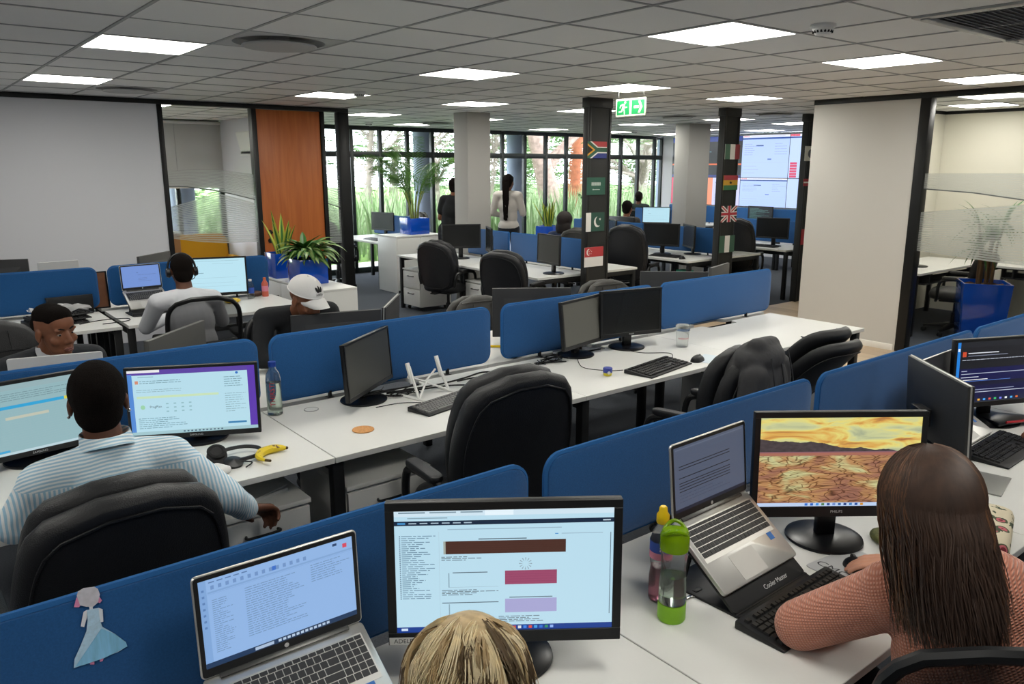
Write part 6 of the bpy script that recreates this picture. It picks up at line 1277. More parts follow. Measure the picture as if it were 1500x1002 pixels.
# ---- dark padded jacket over the chair
# ================================================================== PEOPLE
def capsule(mb, a, b, r0, r1, n=14):
    a, b = V(a), V(b); d = (b-a); l = d.length or 1e-6; d = d/l
    q = V((0, 0, 1)).rotation_difference(d).to_matrix().to_4x4(); T = Tr(*a) @ q; rings = []
    for k in range(5): t = pi/2*(1-k/4.001); rings.append((r0*cos(t)+1e-4, -r0*sin(t)))
    for k in range(5): t = pi/2*(k/4.001); rings.append((r1*cos(t)+1e-4, l+r1*sin(t)))
    mb.lathe(rings, n, 0, T)
def ell(mb, c, r, T=None, nu=18, nv=12): mb.sphere((0, 0, 0), r, 0, Tr(*c) @ (T or M.Identity(4)), nu, nv)
def fuse(name, mb, m, parent, vox=.008, sm=6, fac=.6, key=None):
    """union of overlapping closed shapes fused into one continuous surface"""
    me = mb.mesh(name+'_raw', [], smooth=0); o = bpy.data.objects.new(name+'_raw', me); COL.objects.link(o)
    r = o.modifiers.new('r', 'REMESH'); r.mode = 'VOXEL'; r.voxel_size = vox; r.use_smooth_shade = True
    s = o.modifiers.new('s', 'SMOOTH'); s.factor = fac; s.iterations = sm
    dg = bpy.context.evaluated_depsgraph_get(); ob = o.evaluated_get(dg); out = bpy.data.meshes.new_from_object(ob)
    bpy.data.objects.remove(o); bpy.data.meshes.remove(me); out.name = name; out.materials.clear(); out.materials.append(m)
    out.polygons.foreach_set('use_smooth', [True]*len(out.polygons))
    return link(name, out, parent)
def skin(name, col): return mat(name, col, .48, var=.08, vscale=14, bump=.05, bscale=300, spec=.35)
SK_DARK = skin('deep_brown_skin', '5f3d2e'); SK_MID = skin('brown_skin', '7a4e38'); SK_PALE = skin('fair_skin', 'cf9a82')
HAIRB = mat('cropped_black_hair', '1b1614', .95, bump=1.0, bscale=420, spec=.1, var=.35, vscale=300)
def hand(mb, wr, d, n, side=1, curl=.5, s=1.0, spread=.12):
    """wr wrist, d direction of the fingers, n back-of-hand normal, side +1 = thumb on the +x' side"""
    d, n = V(d).normalized(), V(n).normalized(); x = d.cross(n).normalized()*side; n = x.cross(d)*side; wr = V(wr)
    if n.dot(V(n)) < 0: n = -n
    for q in (-.026, -.009, .009, .026): capsule(mb, wr+d*.012*s+x*q*.7*s, wr+d*.085*s+x*q*s, .0155*s, .0125*s, 10)
    for k, (q, L_) in enumerate(((.030, .068), (.010, .078), (-.010, .072), (-.029, .056))):
        p = wr+d*.088*s+x*q*s; dirn = (d+x*q*spread*12*.1).normalized(); a = 0
        for z, f in enumerate((.45, .32, .26)):
            a += curl*(.5 if z == 0 else .9); v_ = dirn*cos(a)-n*sin(a); e = p+v_*L_*f*s*1.1; capsule(mb, p, e, (.0092-.0008*z)*s, (.0086-.0009*z)*s, 10); p = e
    p = wr+d*.022*s+x*.024*s; v_ = (d*.62+x*.75-n*.15).normalized(); e = p+v_*.042*s; capsule(mb, p, e, .014*s, .0108*s, 10); e2 = e+(d*.9+x*.25-n*.3*curl).normalized()*.036*s; capsule(mb, e, e2, .0105*s, .009*s, 10); capsule(mb, e2, e2+(d*.95-n*.3*curl).normalized()*.022*s, .009*s, .0078*s, 10)
def headprims(mb, T, s=1.0, ears=True, jaw=1.0):
    E_ = lambda c, r: ell(mb, (0, 0, 0), [q*s for q in r], T @ Tr(*[q*s for q in c]))
    E_((0, -.015, .03), (.077, .097, .084)); E_((0, .028, -.03), (.064, .066, .082)); E_((0, .036, -.082), (.05*jaw, .05, .036)); E_((0, .074, -.102), (.022*jaw, .018, .016))
    E_((0, .055, .045), (.058, .042, .05))
    capsule(mb, T @ V((0, .086*s, .008*s)), T @ V((0, .108*s, -.034*s)), .0085*s, .0125*s, 10)
    for q in (-1, 1):
        E_((.012*q, .098, -.040), (.0095, .009, .008)); E_((.030*q, .079, .020), (.027, .013, .009)); E_((.043*q, .062, -.034), (.024, .022, .022)); E_((.031*q, .0775, .0065), (.017, .008, .0055)); E_((.031*q, .0765, -.0115), (.016, .008, .005))
        if ears: E_((.079*q, -.008, -.012), (.0095, .02, .031)); E_((.081*q, -.002, -.032), (.008, .010, .013))
    E_((0, .088, -.068), (.024, .012, .008)); E_((0, .086, -.080), (.021, .011, .008))
def faceparts(t, T, s=1.0, lip='6a3a34', brow='120d0b', beard=None):
    for q in (-1, 1):
        e = part('eye', MB().sphere((0, 0, 0), .0098*s, 0, T @ Tr(.031*q*s, .0755*s, -.002*s)), mat('eye_white', '9c938a', .3), t); part('iris', MB().sphere((0, 0, 0), .0058*s, 0, T @ Tr((.031*q+.001)*s, .0812*s, -.003*s), 12, 8), mat('iris_dark', '140c08', .2), e)
        part('eyebrow', MB().tube([T @ V((x*q*s, y*s, z*s)) for x, y, z in ((.014, .093, .022), (.03, .091, .028), (.047, .079, .024))], [.003*s, .0042*s, .002*s], 6), mat('brow_hair_'+brow, brow, .9), t)
    part('lips', MB().tube([T @ V((x*s, y*s, z*s)) for x, y, z in ((-.024, .089, -.073), (-.012, .098, -.0705), (0, .1005, -.0715), (.012, .098, -.0705), (.024, .089, -.073))], [.002*s, .0052*s, .0055*s, .0052*s, .002*s], 8).tube([T @ V((x*s, y*s, z*s)) for x, y, z in ((-.022, .089, -.0755), (-.01, .0965, -.080), (.01, .0965, -.080), (.022, .089, -.0755))], [.002*s, .006*s, .006*s, .002*s], 8), mat('lips_'+lip, lip, .45), t)
def person(label, loc, rz, J, skin_m, shirt_m, vox=.012, head=None, face=False, sleeves='long', trousers=None, ears=True, hands=True, cat='person', shirt_name='shirt', hs=1.0, lip='6a3a34', legs='sit', jaw=1.0, wide=1.0, arms=True, shirtgrow=.013, svox=None):
    """J: joints in local metres (facing +y): P pelvis, C chest, N neck base, H head centre, SL/SR shoulders, EL/ER elbows, WL/WR wrists; head=(yaw, pitch, roll)"""
    t = thing('person', label, cat, loc, rz); J = {k: V(v) for k, v in J.items()}
    yaw, pit, rol = head or (0, 0, 0); TH = Tr(*J['H']) @ Rz(yaw) @ Rx(-pit) @ Ry(rol)
    ax_ = (J['N']-J['P']).normalized(); qt = V((0, 0, 1)).rotation_difference(ax_).to_matrix().to_4x4()
    sd = (J['SR']-J['SL']).normalized(); ang = math.atan2(sd.y, sd.x); qr = qt @ Rz(ang)
    def torso(mb, g):
        ell(mb, J['P'], (.165*wide+g, .125*wide+g, .12+g), qr); ell(mb, J['P'].lerp(J['C'], .5), (.138*wide+g, .10*wide+g, .16+g), qr); ell(mb, J['C'], (.152*wide+g, .108*wide+g, .165+g), qr); ell(mb, J['C'].lerp(J['N'], .55), (.125+g, .088+g, .12+g), qr)
        for s in ('L', 'R'): capsule(mb, J['N']-ax_*.045, J['S'+s], .058+g, .056+g); 
    def arm(mb, s, g, end=1.0, r=(.055, .044, .042, .028)):
        S, E, W = J['S'+s], J['E'+s], J['W'+s]
        capsule(mb, S, E, r[0]+g, r[1]+g)
        if end > 0: capsule(mb, E, E.lerp(W, end), r[2]+g, r[2]+(r[3]-r[2])*end+g)
    def leg(mb, s, g, lo=False):
        x = .095*s; hip = J['P']+V((x, 0, -.03))
        if legs == 'sit': kn = hip+V((.05*s, .42, .0)); kn.z = .50; an = V((kn.x, kn.y+.02, .09))
        else: kn = V((hip.x+.02*s, hip.y+.02, .50)); an = V((kn.x, kn.y-.03, .09))
        if not lo: capsule(mb, hip, kn, .082+g, .058+g); capsule(mb, kn, an, .056+g, .038+g)
        return an
    b = MB(); torso(b, 0); headprims(b, TH, hs, ears, jaw); capsule(b, TH @ V((0, -.02, -.06)), J['N']+ax_*-.03, .054, .062)
    for s in ('L', 'R'):
        if arms:
            arm(b, s, -.004)
            if hands:
                W, E = J['W'+s], J['E'+s]; d = J.get('D'+s, (W-E).normalized()); n = J.get('B'+s, V((0, 0, 1))); hand(b, W, d, n, -1 if s == 'R' else 1, J.get('K'+s, V((.45, 0, 0))).x, J.get('X'+s, V((1, 0, 0))).x)
    for s in (-1, 1): an = leg(b, s, -.006); capsule(b, an, an+V((0, .12, -.045)), .036, .03)
    body = fuse('body', b, skin_m, t, vox, 4 if vox < .008 else 3, .5)
    g = shirtgrow; c = MB(); torso(c, g)
    if arms:
        for s in ('L', 'R'): arm(c, s, g*.8, {'long': .93, 'short': 0.0, 'half': .35}[sleeves]) if sleeves != 'short' else capsule(c, J['S'+s], J['S'+s].lerp(J['E'+s], .6), .062+g, .058+g)
    sh = fuse(shirt_name, c, shirt_m, t, svox or max(vox, .009), 4, .6)
    tr = MB()
    for s in (-1, 1): leg(tr, s, .008)
    ell(tr, J['P']+V((0, 0, -.03)), (.178*wide, .135*wide, .12), qr); fuse('trousers', tr, trousers or mat('dark_trousers', '1d2028', .85, bump=.2, bscale=300), t, .016, 3)
    for s in (-1, 1):
        an = leg(None, s, 0, True); sm_ = MB(); capsule(sm_, an+V((0, -.03, -.05)), an+V((0, .15, -.058)), .04, .034); fuse('shoe', sm_, BLACK, t, .014, 2)
    if face: faceparts(t, TH, hs, lip)
    return t, TH, sh
def crop_hair(t, TH, m=HAIRB, s=1.0, thick=.010, low=-.045, front=.06, vox=.006, name='hair'):
    """close-cropped cap of hair following the skull"""
    mb = MB(); T = TH @ M.Scale(s, 4)
    ell(mb, (0, 0, 0), (.078+thick*.45, .098+thick, .086+thick), T @ Tr(0, -.018, .033)); ell(mb, (0, 0, 0), (.07, .055, .07), T @ Tr(0, -.055, -.025)); ell(mb, (0, 0, 0), (.061+thick*.6, .05, .045), T @ Tr(0, .045, .062))
    return fuse(name, mb, m, t, vox, 4)
def fade_hair(t, TH, m=None, vox=.005):
    """short flat-topped hair with faded sides"""
    mb = MB(); ell(mb, (0, 0, 0), (.074, .092, .060), TH @ Tr(0, -.018, .070)); ell(mb, (0, 0, 0), (.068, .060, .052), TH @ Tr(0, .028, .074)); ell(mb, (0, 0, 0), (.0765, .060, .055), TH @ Tr(0, -.052, .03))
    return fuse('hair', mb, m or HAIRB, t, vox, 4)
def strands(t, name, m, paths, r=.003, n=5, parent=None):
    mb = MB()
    for p in paths:
        N = len(p); mb.tube(p, [r*(1 if i < N*.6 else 1-.75*(i-N*.6)/(N*.4)) for i in range(N)], n)
    o = part(name, mb, m, parent or t, smooth=70, fix=False); o['kind'] = 'stuff'; return o
def seated(lean=.10, sh=.19, up=.50, drop=.0, hf=.05, z0=.55):
    P = V((0, 0, z0)); N = V((0, lean, z0+up)); C = P.lerp(N, .58)
    return dict(P=P, C=C, N=N, H=N+V((0, hf, .145)), SL=N+V((-sh, -.01, -.06-drop)), SR=N+V((sh, -.01, -.06-drop)))
# -------- person in the striped shirt
def stripem():
    m = mat('blue_white_striped_cotton', 'dfe8ee', .75); n = m.node_tree.nodes; L = m.node_tree.links; p = n['Principled BSDF']
    tc = n.new('ShaderNodeTexCoord'); sp_ = n.new('ShaderNodeSeparateXYZ'); L.new(tc.outputs['Object'], sp_.inputs[0])
    def mth(op, a, b=None):
        x = n.new('ShaderNodeMath'); x.operation = op
        for i, q in enumerate((a, b)):
            if q is None: continue
            if isinstance(q, (int, float)): x.inputs[i].default_value = q
            else: L.new(q, x.inputs[i])
        return x.outputs[0]
    nz = n.new('ShaderNodeTexNoise'); nz.inputs['Scale'].default_value = 6; L.new(tc.outputs['Object'], nz.inputs['Vector']); wob = mth('MULTIPLY', nz.outputs['Fac'], .02)
    za = mth('SINE', mth('MULTIPLY', mth('ADD', mth('ADD', sp_.outputs['Z'], mth('MULTIPLY', sp_.outputs['Y'], .5)), wob), 2*pi/.0125)); xa = mth('SINE', mth('MULTIPLY', mth('ADD', sp_.outputs['X'], wob), 2*pi/.0125))
    yk = mth('GREATER_THAN', sp_.outputs['Z'], .955); f = mth('ADD', mth('MULTIPLY', yk, za), mth('MULTIPLY', mth('SUBTRACT', 1, yk), xa))
    r = n.new('ShaderNodeValToRGB'); e = r.color_ramp.elements; e[0].position = .42; e[0].color = (*srgb('e4e9ec'), 1); e[1].position = .58; e[1].color = (*srgb('9fc6dc'), 1)
    L.new(mth('ADD', mth('MULTIPLY', f, .5), .5), r.inputs[0]); L.new(r.outputs[0], p.inputs['Base Color'])
    t2 = n.new('ShaderNodeTexNoise'); t2.inputs['Scale'].default_value = 9; t2.inputs['Detail'].default_value = 4; L.new(tc.outputs['Object'], t2.inputs['Vector']); b_ = n.new('ShaderNodeBump'); b_.inputs['Strength'].default_value = .5; b_.inputs['Distance'].default_value = .03; L.new(t2.outputs['Fac'], b_.inputs['Height']); L.new(b_.outputs[0], p.inputs['Normal']); return m
J = seated(.13, .185, .49, .015, .045, .54); loc = V((.465, 2.52, 0))
Lc = lambda x, y, z: V((x-loc.x, y-loc.y, z))
J.update(EL=Lc(.20, 2.70, .82), WL=Lc(.30, 2.90, .765), ER=Lc(.80, 2.56, .80), WR=Lc(.925, 2.735, .655), DL=V((.5, .8, 0)), DR=V((.75, .45, -.35)), BR=V((-.2, .3, .9)), KR=V((.95, 0, 0)), XR=V((1.15, 0, 0)))
STR = stripem()
t, TH, sh = person('person with cropped black hair in a blue and white striped shirt, seen from behind', loc, 0, J, SK_DARK, STR, .0055, (-.20, .04, 0), False, 'long', hs=1.0, shirt_name='striped_shirt', shirtgrow=.018, svox=.009, wide=.9)
crop_hair(t, TH, s=1.0, thick=.014, vox=.005); part('earring', MB().sphere((0, 0, 0), .005, 0, TH @ Tr(.086, .0, -.045)), CHROME, t); part('earring', MB().sphere((0, 0, 0), .005, 0, TH @ Tr(-.086, .0, -.045)), CHROME, t)
Nn = J['N']; ol = [(.072*cos(a), .068*sin(a)) for a in [2*pi*k/28 for k in range(28)]]
part('collar', MB().loft([[(Nn.x+x*1.12, Nn.y-.022+y*1.16, Nn.z+.002+(.03 if y < 0 else -.02)*abs(y)/.068) for x, y in ol], [(Nn.x+x*1.02, Nn.y-.004+y*1.02, Nn.z+.052) for x, y in ol], [(Nn.x+x*.97, Nn.y+y*.97, Nn.z+.050) for x, y in ol], [(Nn.x+x*.95, Nn.y+y*.95, Nn.z-.03) for x, y in ol]], cap=False), STR, t, smooth=60)
E_, W_r = J['ER'], J['WR']; dv = (W_r-E_).normalized(); cf = MB(); capsule(cf, E_+dv*.17, E_+dv*.215, .05, .047); fuse('cuff', cf, STR, t, .007, 3)
part('spectacle_arm', MB().tube([TH @ V((-.082, -.02, .005)), TH @ V((-.08, .08, .004))], .0025, 6), BLACK, t)
# -------- woman in the salmon jumper
def knit():
    m = mat('salmon_knit', 'c88068', .9, sheen=.3); n = m.node_tree.nodes; L = m.node_tree.links; p = n['Principled BSDF']
    tc = n.new('ShaderNodeTexCoord'); mp = n.new('ShaderNodeMapping'); mp.inputs['Rotation'].default_value = (0, .5, .4); L.new(tc.outputs['Object'], mp.inputs[0])
    w1 = n.new('ShaderNodeTexWave'); w1.inputs['Scale'].default_value = 42; w1.inputs['Distortion'].default_value = 1.2; w1.inputs['Detail'].default_value = 1; L.new(mp.outputs[0], w1.inputs['Vector'])
    w2 = n.new('ShaderNodeTexWave'); w2.bands_direction = 'Z'; w2.inputs['Scale'].default_value = 55; w2.inputs['Distortion'].default_value = .6; L.new(mp.outputs[0], w2.inputs['Vector'])
    mx = n.new('ShaderNodeMath'); mx.operation = 'MULTIPLY'; L.new(w1.outputs['Fac'], mx.inputs[0]); L.new(w2.outputs['Fac'], mx.inputs[1])
    b_ = n.new('ShaderNodeBump'); b_.inputs['Strength'].default_value = .7; b_.inputs['Distance'].default_value = .006; L.new(mx.outputs[0], b_.inputs['Height']); L.new(b_.outputs[0], p.inputs['Normal'])
    r = n.new('ShaderNodeValToRGB'); r.color_ramp.elements[0].color = (*srgb('b8735c'), 1); r.color_ramp.elements[1].color = (*srgb('e0a086'), 1); L.new(mx.outputs[0], r.inputs[0]); L.new(r.outputs[0], p.inputs['Base Color']); return m
loc = V((1.72, .53, 0)); RZ = RAD(-52)
def loc_of(p, loc, rz): q = Rz(-rz) @ (V(p)-V(loc)); return q
J = seated(.10, .175, .48, .02, .03, .55)
J['H'] = loc_of(az(1352, 738, 1.195), loc, RZ)
J.update(EL=loc_of((1.655, .925, .785), loc, RZ), WL=loc_of((1.87, .875, .775), loc, RZ), ER=loc_of((2.16, .68, .80), loc, RZ), WR=loc_of((2.165, .895, .785), loc, RZ), DL=loc_of((.25, 0, 0), (0, 0, 0), RZ), DR=loc_of((-.42, .85, -.05), (0, 0, 0), RZ), KR=V((.35, 0, 0)))
KN = knit()
t, TH, sh = person('woman with long brown hair in a salmon knitted jumper, hand on the mouse', loc, RZ, J, SK_PALE, KN, .005, (.10, .12, 0), False, 'long', shirt_name='knitted_jumper', shirtgrow=.024, svox=.008, lip='b06a62')
random.seed(31)
HB = mat('long_brown_hair', '3a281e', .55, var=.3, vscale=40, stretch=(1, 1, .06)); HB2 = mat('long_brown_hair_tips', '5f4029', .45, var=.3, vscale=40, stretch=(1, 1, .06))
def long_hair(t, TH, len_=.46, seed=1):
    rd = random.Random(seed); sm = MB(); T = TH
    ell(sm, (0, 0, 0), (.093, .110, .098), T @ Tr(0, -.022, .030)); ell(sm, (0, 0, 0), (.094, .075, .13), T @ Tr(0, -.055, -.06)); ell(sm, (0, 0, 0), (.088, .055, .11), T @ Tr(.012, -.085, -.14)); ell(sm, (0, 0, 0), (.065, .032, .07), T @ Tr(.03, -.10, -.19))
    for q in (-1, 1): ell(sm, (0, 0, 0), (.018, .045, .10), T @ Tr(.066*q, -.025, -.04))
    fuse('hair', sm, HB, t, .008, 6)
    for nm, m_, cnt in (('hair_strands', HB, 1300), ('hair_highlights', HB2, 320)):
        ps = []
        for k in range(cnt):
            a = rd.uniform(.12, pi-.12) if nm == 'hair_strands' else rd.choice((rd.uniform(.1, .8), rd.uniform(pi-.8, pi-.1))); tip = rd.uniform(.75, 1.15)*len_
            # start near the crown parting, run over the skull, then hang
            pts = []; cx, sy = cos(a), -sin(a)
            for s in (0, .2, .4, .6, .8, 1.0):
                th = s*pi/2*1.05; rr = .094*sin(th)+.012; pts.append(V((cx*rr*(1.0), -.022+sy*rr*1.16+.02*(1-s), .030+.101*cos(th)+rd.uniform(-.001, .002))))
            e = pts[-1]; dr = rd.uniform(-.02, .02)
            for s in (.2, .4, .6, .8, 1.0): pts.append(V((e.x*(1-.22*s)+dr*s+.035*s+.008*sin(s*5+k), e.y-.02*s+(-.03*s if sy < -.3 else .0)+.010*sin(s*4+k*2), e.z-tip*s)))
            ps.append([T @ p for p in bez(pts, 2)])
        strands(t, nm, m_, ps, .0015, 3)
long_hair(t, TH, .25, 4)
for k, q in enumerate((.030, .010, -.010)): pass
# -------- blonde head at the name-tagged monitor
loc = V((.46, .55, 0)); RZ = RAD(-40); J = seated(.20, .175, .44, .02, .06, .52); J['H'] = loc_of(az(688, 1006, 1.075), loc, RZ); J['N'] = J['H']-V((0, .06, .135)); J['C'] = J['P'].lerp(J['N'], .58); J['SL'] = J['N']+V((-.17, -.01, -.07)); J['SR'] = J['N']+V((.17, -.01, -.07))
J.update(EL=J['SL']+V((-.07, .10, -.20)), WL=V((-.16, .40, .775)), ER=J['SR']+V((.07, .10, -.20)), WR=V((.16, .42, .775)))
t, TH, sh = person('person with messy short blonde hair in front of the name-tagged monitor', loc, RZ, J, SK_PALE, mat('grey_jumper', '6a6c70', .9), .009, (0, .35, 0), False)
HBL = [mat('ash_blonde_hair', 'b49c74', .5, var=.25, vscale=60), mat('pale_blonde_hair', 'ddcda8', .5, var=.2, vscale=60), mat('dark_blonde_roots', '5f4d36', .55, var=.2, vscale=60)]
sm = MB(); ell(sm, (0, 0, 0), (.084, .103, .092), TH @ Tr(0, -.018, .03)); ell(sm, (0, 0, 0), (.078, .06, .09), TH @ Tr(0, -.06, -.05)); fuse('hair', sm, HBL[0], t, .007, 4)
rd = random.Random(17); locks = [[], [], []]
for g_ in range(150):
    a = rd.uniform(0, 2*pi); el_ = math.acos(rd.uniform(-.05, .90)); L0 = rd.uniform(.055, .11); cur = 1.5*NZ.noise(V((cos(a)*2.1, sin(a)*2.1, el_*1.3)))+rd.uniform(-.5, .5); lift = rd.uniform(.3, 1.5); kind = rd.choice((0, 0, 1, 1, 1, 2))
    for q_ in range(15):
        a2 = a+rd.gauss(0, .07); e2 = max(.03, el_+rd.gauss(0, .06)); d = V((cos(a2)*sin(e2), sin(a2)*sin(e2), cos(e2))); base = V((d.x*.083, -.018+d.y*.102, .03+d.z*.091)); tan = V((cos(a2)*cos(e2), sin(a2)*cos(e2), -sin(e2))); sidew = V((-sin(a2), cos(a2), 0)); L_ = L0*rd.uniform(.85, 1.1)
        pts = [base+tan*L_*s_+d*(.011*sin(s_*pi)*lift*min(1, el_))-d*.034*s_*s_*(L_/.1)**2+sidew*(.030*cur*sin(s_*2.7)) for s_ in (0, .25, .5, .75, 1)]
        locks[kind].append([TH @ p for p in bez(pts, 2)])
for nm, m_, ps in zip(('hair_locks', 'pale_hair_locks', 'dark_hair_roots'), HBL, (locks[0], locks[1], locks[2])): strands(t, nm, m_, ps, .0011, 3)
# -------- man with white collar behind the middle divider (facing the camera side)
DARKJ = mat('dark_jacket_cloth', '1d2026', .85, var=.1, vscale=20, bump=.3, bscale=30)
hc = az(80, 484, 1.135); loc = V((hc.x-.10, hc.y+.42, 0)); RZ = pi+.15
J = seated(.22, .19, .40, .02, .08, .52); J['H'] = loc_of(hc, loc, RZ); J['N'] = J['H']+V((0, -.095, -.115)); J['C'] = J['P'].lerp(J['N'], .58); J['SL'] = J['N']+V((-.19, -.02, -.07)); J['SR'] = J['N']+V((.19, -.02, -.07))
J.update(EL=J['SL']+V((-.06, .12, -.22)), WL=V((-.12, .48, .775)), ER=J['SR']+V((.06, .12, -.22)), WR=V((.14, .48, .775)))
t, TH, sh = person('man with short black hair in a dark jacket with white collar, looking aside', loc, RZ, J, SK_MID, DARKJ, .005, (.30, .08, .05), True, 'long', shirt_name='jacket', lip='6e4038', jaw=1.05, hs=1.0)
fade_hair(t, TH)
Nn = J['N']; part('white_collar', MB().loft([[(Nn.x+.079*cos(a), Nn.y+.01+.074*sin(a), Nn.z-.03) for a in [2*pi*k/24 for k in range(24)]], [(Nn.x+.067*cos(a), Nn.y+.018+.062*sin(a), Nn.z+.03) for a in [2*pi*k/24 for k in range(24)]]], cap=False), mat('white_shirt_cloth', 'c9cbd0', .8), t, smooth=60)
# -------- man in the white cap
hc = az(448, 437, 1.145); loc = V((hc.x+.06, hc.y+.36, 0)); RZ = pi-.05
J = seated(.22, .20, .42, .02, .08, .52); J['H'] = loc_of(hc, loc, RZ); J['N'] = J['H']+V((0, -.135, -.085)); J['C'] = J['P'].lerp(J['N'], .58); J['SL'] = J['N']+V((-.2, -.02, -.04)); J['SR'] = J['N']+V((.2, -.02, -.04))
J.update(EL=J['SL']+V((-.07, .10, -.22)), WL=V((-.12, .42, .775)), ER=J['SR']+V((.07, .10, -.22)), WR=V((.14, .42, .775)))
t, TH, sh = person('man in a white cap and charcoal shirt looking down behind his monitor', loc, RZ, J, SK_MID, mat('charcoal_shirt_cloth', '17191d', .85, bump=.3, bscale=25), .006, (.42, .34, .04), True, 'long', lip='6e4038', hs=1.02)
Tc = TH @ Tr(0, -.012, .04); WCAP = mat('white_cap_cotton', 'dddcda', .8, bump=.15, bscale=400)
def capm():
    m = MB(); rings = []
    for i in range(9): th = i/8*pi/2; rings.append([(.094*cos(th)*cos(a)+1e-4, .112*cos(th)*sin(a), .002+.098*sin(th)) for a in [2*pi*k/28 for k in range(28)]])
    m.loft(rings, T=Tc, cap=False); return m
part('cap_crown', capm(), WCAP, t, smooth=70, fix=False); part('cap_button', MB().sphere((0, 0, .1), (.008, .008, .005), 0, Tc), WCAP, t)
part('cap_visor', MB().grid(lambda u_, v_: Tc @ V(((-1+2*u_)*.088*(1-.28*v_*v_), .06+.045*(1-(2*u_-1)**2)**.5*1.0+v_*.085*(1-(2*u_-1)**2)**.35, .004-.030*(2*u_-1)**2-.028*v_)), 16, 8), WCAP, t, smooth=70, fix=False)
part('cap_band', MB().tube([Tc @ V((.0945*cos(a), .1125*sin(a), .003)) for a in [2*pi*k/32 for k in range(32)]], .003, 6, closed=True), WCAP, t)
lg = MB(); 
def onc(x, z):      # a spot on the front of the crown
    th = math.asin(min(.99, z/.098)); a = pi/2-.0; r_ = .113*cos(th)+.0022; aa = pi/2-x/.1; return Tc @ V((.0955*cos(th)*cos(aa)*1.02, r_*sin(aa), .002+z))
for (dx, rot_) in ((0, 0), (-.017, .75), (.017, -.75)):
    pts = []
    for k in range(10): a = 2*pi*k/10; u, v_ = .009*sin(a), .019*cos(a)*(1 if cos(a) > 0 else .8); x, z = u*cos(rot_)-v_*sin(rot_), u*sin(rot_)+v_*cos(rot_); pts.append(onc(dx+x-.0, .052+z-(.003 if dx else 0)))
    lg.add(pts, [tuple(range(10))])
vs, fs = text_verts('adidas', .022); lg.add([onc(x, .026+z_) for x, z_, _ in vs], fs); part('cap_emblem', lg, mat('emblem_black', '0a0a0a', .7), t, smooth=0, fix=False)
# -------- man wearing a headset
WSH = mat('white_shirt_cloth', 'c9cbd0', .8, bump=.4, bscale=12)
hc = az(266, 396, 1.155); loc = V((hc.x+.03, hc.y-.20, 0)); RZ = RAD(-8)
J = seated(.14, .195, .46, .02, .05, .53); J['H'] = loc_of(hc, loc, RZ); J['P'] = V((0, 0, .49)); J['N'] = J['H']+V((0, -.05, -.145)); J['C'] = J['P'].lerp(J['N'], .58); J['SL'] = J['N']+V((-.19, -.02, -.07)); J['SR'] = J['N']+V((.19, -.02, -.07))
J.update(EL=J['SL']+V((-.08, .14, -.20)), WL=V((-.1, .5, .775)), ER=J['SR']+V((.08, .14, -.20)), WR=V((.16, .5, .775)))
t, TH, sh = person('man in a white shirt wearing a black headset, back turned', loc, RZ, J, SK_DARK, WSH, .009, (.05, .08, 0), False, 'long'); crop_hair(t, TH, thick=.004, vox=.007)
hsn = thing('headset', 'black over-ear headset on the seated man\'s head', 'headset', loc, RZ)
part('headband', MB().tube([TH @ V((.096*cos(a), -.005, .012+.112*sin(a))) for a in [pi*k/16 for k in range(17)]], .008, 8), BLACK, hsn)
for q in (-1, 1): part('ear_cup', MB().lathe([(.001, 0), (.034, 0), (.036, .01), (.03, .026), (.001, .028)], 22, T=TH @ Tr(.083*q, -.005, -.012) @ Ry(pi/2*q)), BLACK, hsn)
part('microphone_boom', MB().tube(bez([TH @ V((.1, .01, -.03)), TH @ V((.09, .06, -.07)), TH @ V((.05, .1, -.08))], 5), .003, 6), BLACK, hsn)
# -------- far people
def faraway(label, hx, loc, RZ, shirt, skin_m, head=(0, 0, 0), legs='sit', up=.48, z0=.55, arms=None, name=None, **k):
    loc = V(loc); J = seated(.08, .185, up, .02, .03, z0)
    if hx is not None: J['H'] = loc_of(hx, loc, RZ); J['N'] = J['H']+V((0, -.03, -.145)); J['C'] = J['P'].lerp(J['N'], .58); J['SL'] = J['N']+V((-.185, -.01, -.06)); J['SR'] = J['N']+V((.185, -.01, -.06))
    if arms: J.update(arms(J))
    else: J.update(EL=J['SL']+V((-.05, .08, -.25)), WL=J['SL']+V((.04, .33, -.27)), ER=J['SR']+V((.05, .08, -.25)), WR=J['SR']+V((-.04, .33, -.27)))
    return person(label, loc, RZ, J, skin_m, shirt, .014, head, False, legs=legs, **k)
# standing woman with long braids
hp_ = CAMP+ray(745, 265)*12.4; loc = V((hp_.x, hp_.y, 0)); st_arm = lambda J: dict(EL=J['SL']+V((-.07, -.02, -.28)), WL=J['SL']+V((.02, .2, -.33)), ER=J['SR']+V((.06, .04, -.28)), WR=J['SR']+V((-.02, .26, -.2)))
t, TH, sh = faraway('standing woman with long black braids in a white blouse by the windows', V((hp_.x, hp_.y, hp_.z-.02)), loc, RAD(-60), mat('white_blouse', 'c5bfb8', .8, bump=.3, bscale=20), SK_DARK, legs='stand', up=.55, z0=.98, arms=st_arm); crop_hair(t, TH, thick=.012, vox=.009)
rd = random.Random(3); strands(t, 'braids', HAIRB, [[TH @ p for p in bez([V((rd.uniform(-.06, .06), -.05-rd.uniform(0, .04), .08)), V((rd.uniform(-.06, .06), -.115, .0)), V((rd.uniform(-.05, .05), -.125, -.2)), V((rd.uniform(-.04, .04), -.13, -.38)), V((rd.uniform(-.04, .04), -.13, -.50-rd.uniform(0, .1)))], 3)] for k in range(70)], .008, 5)
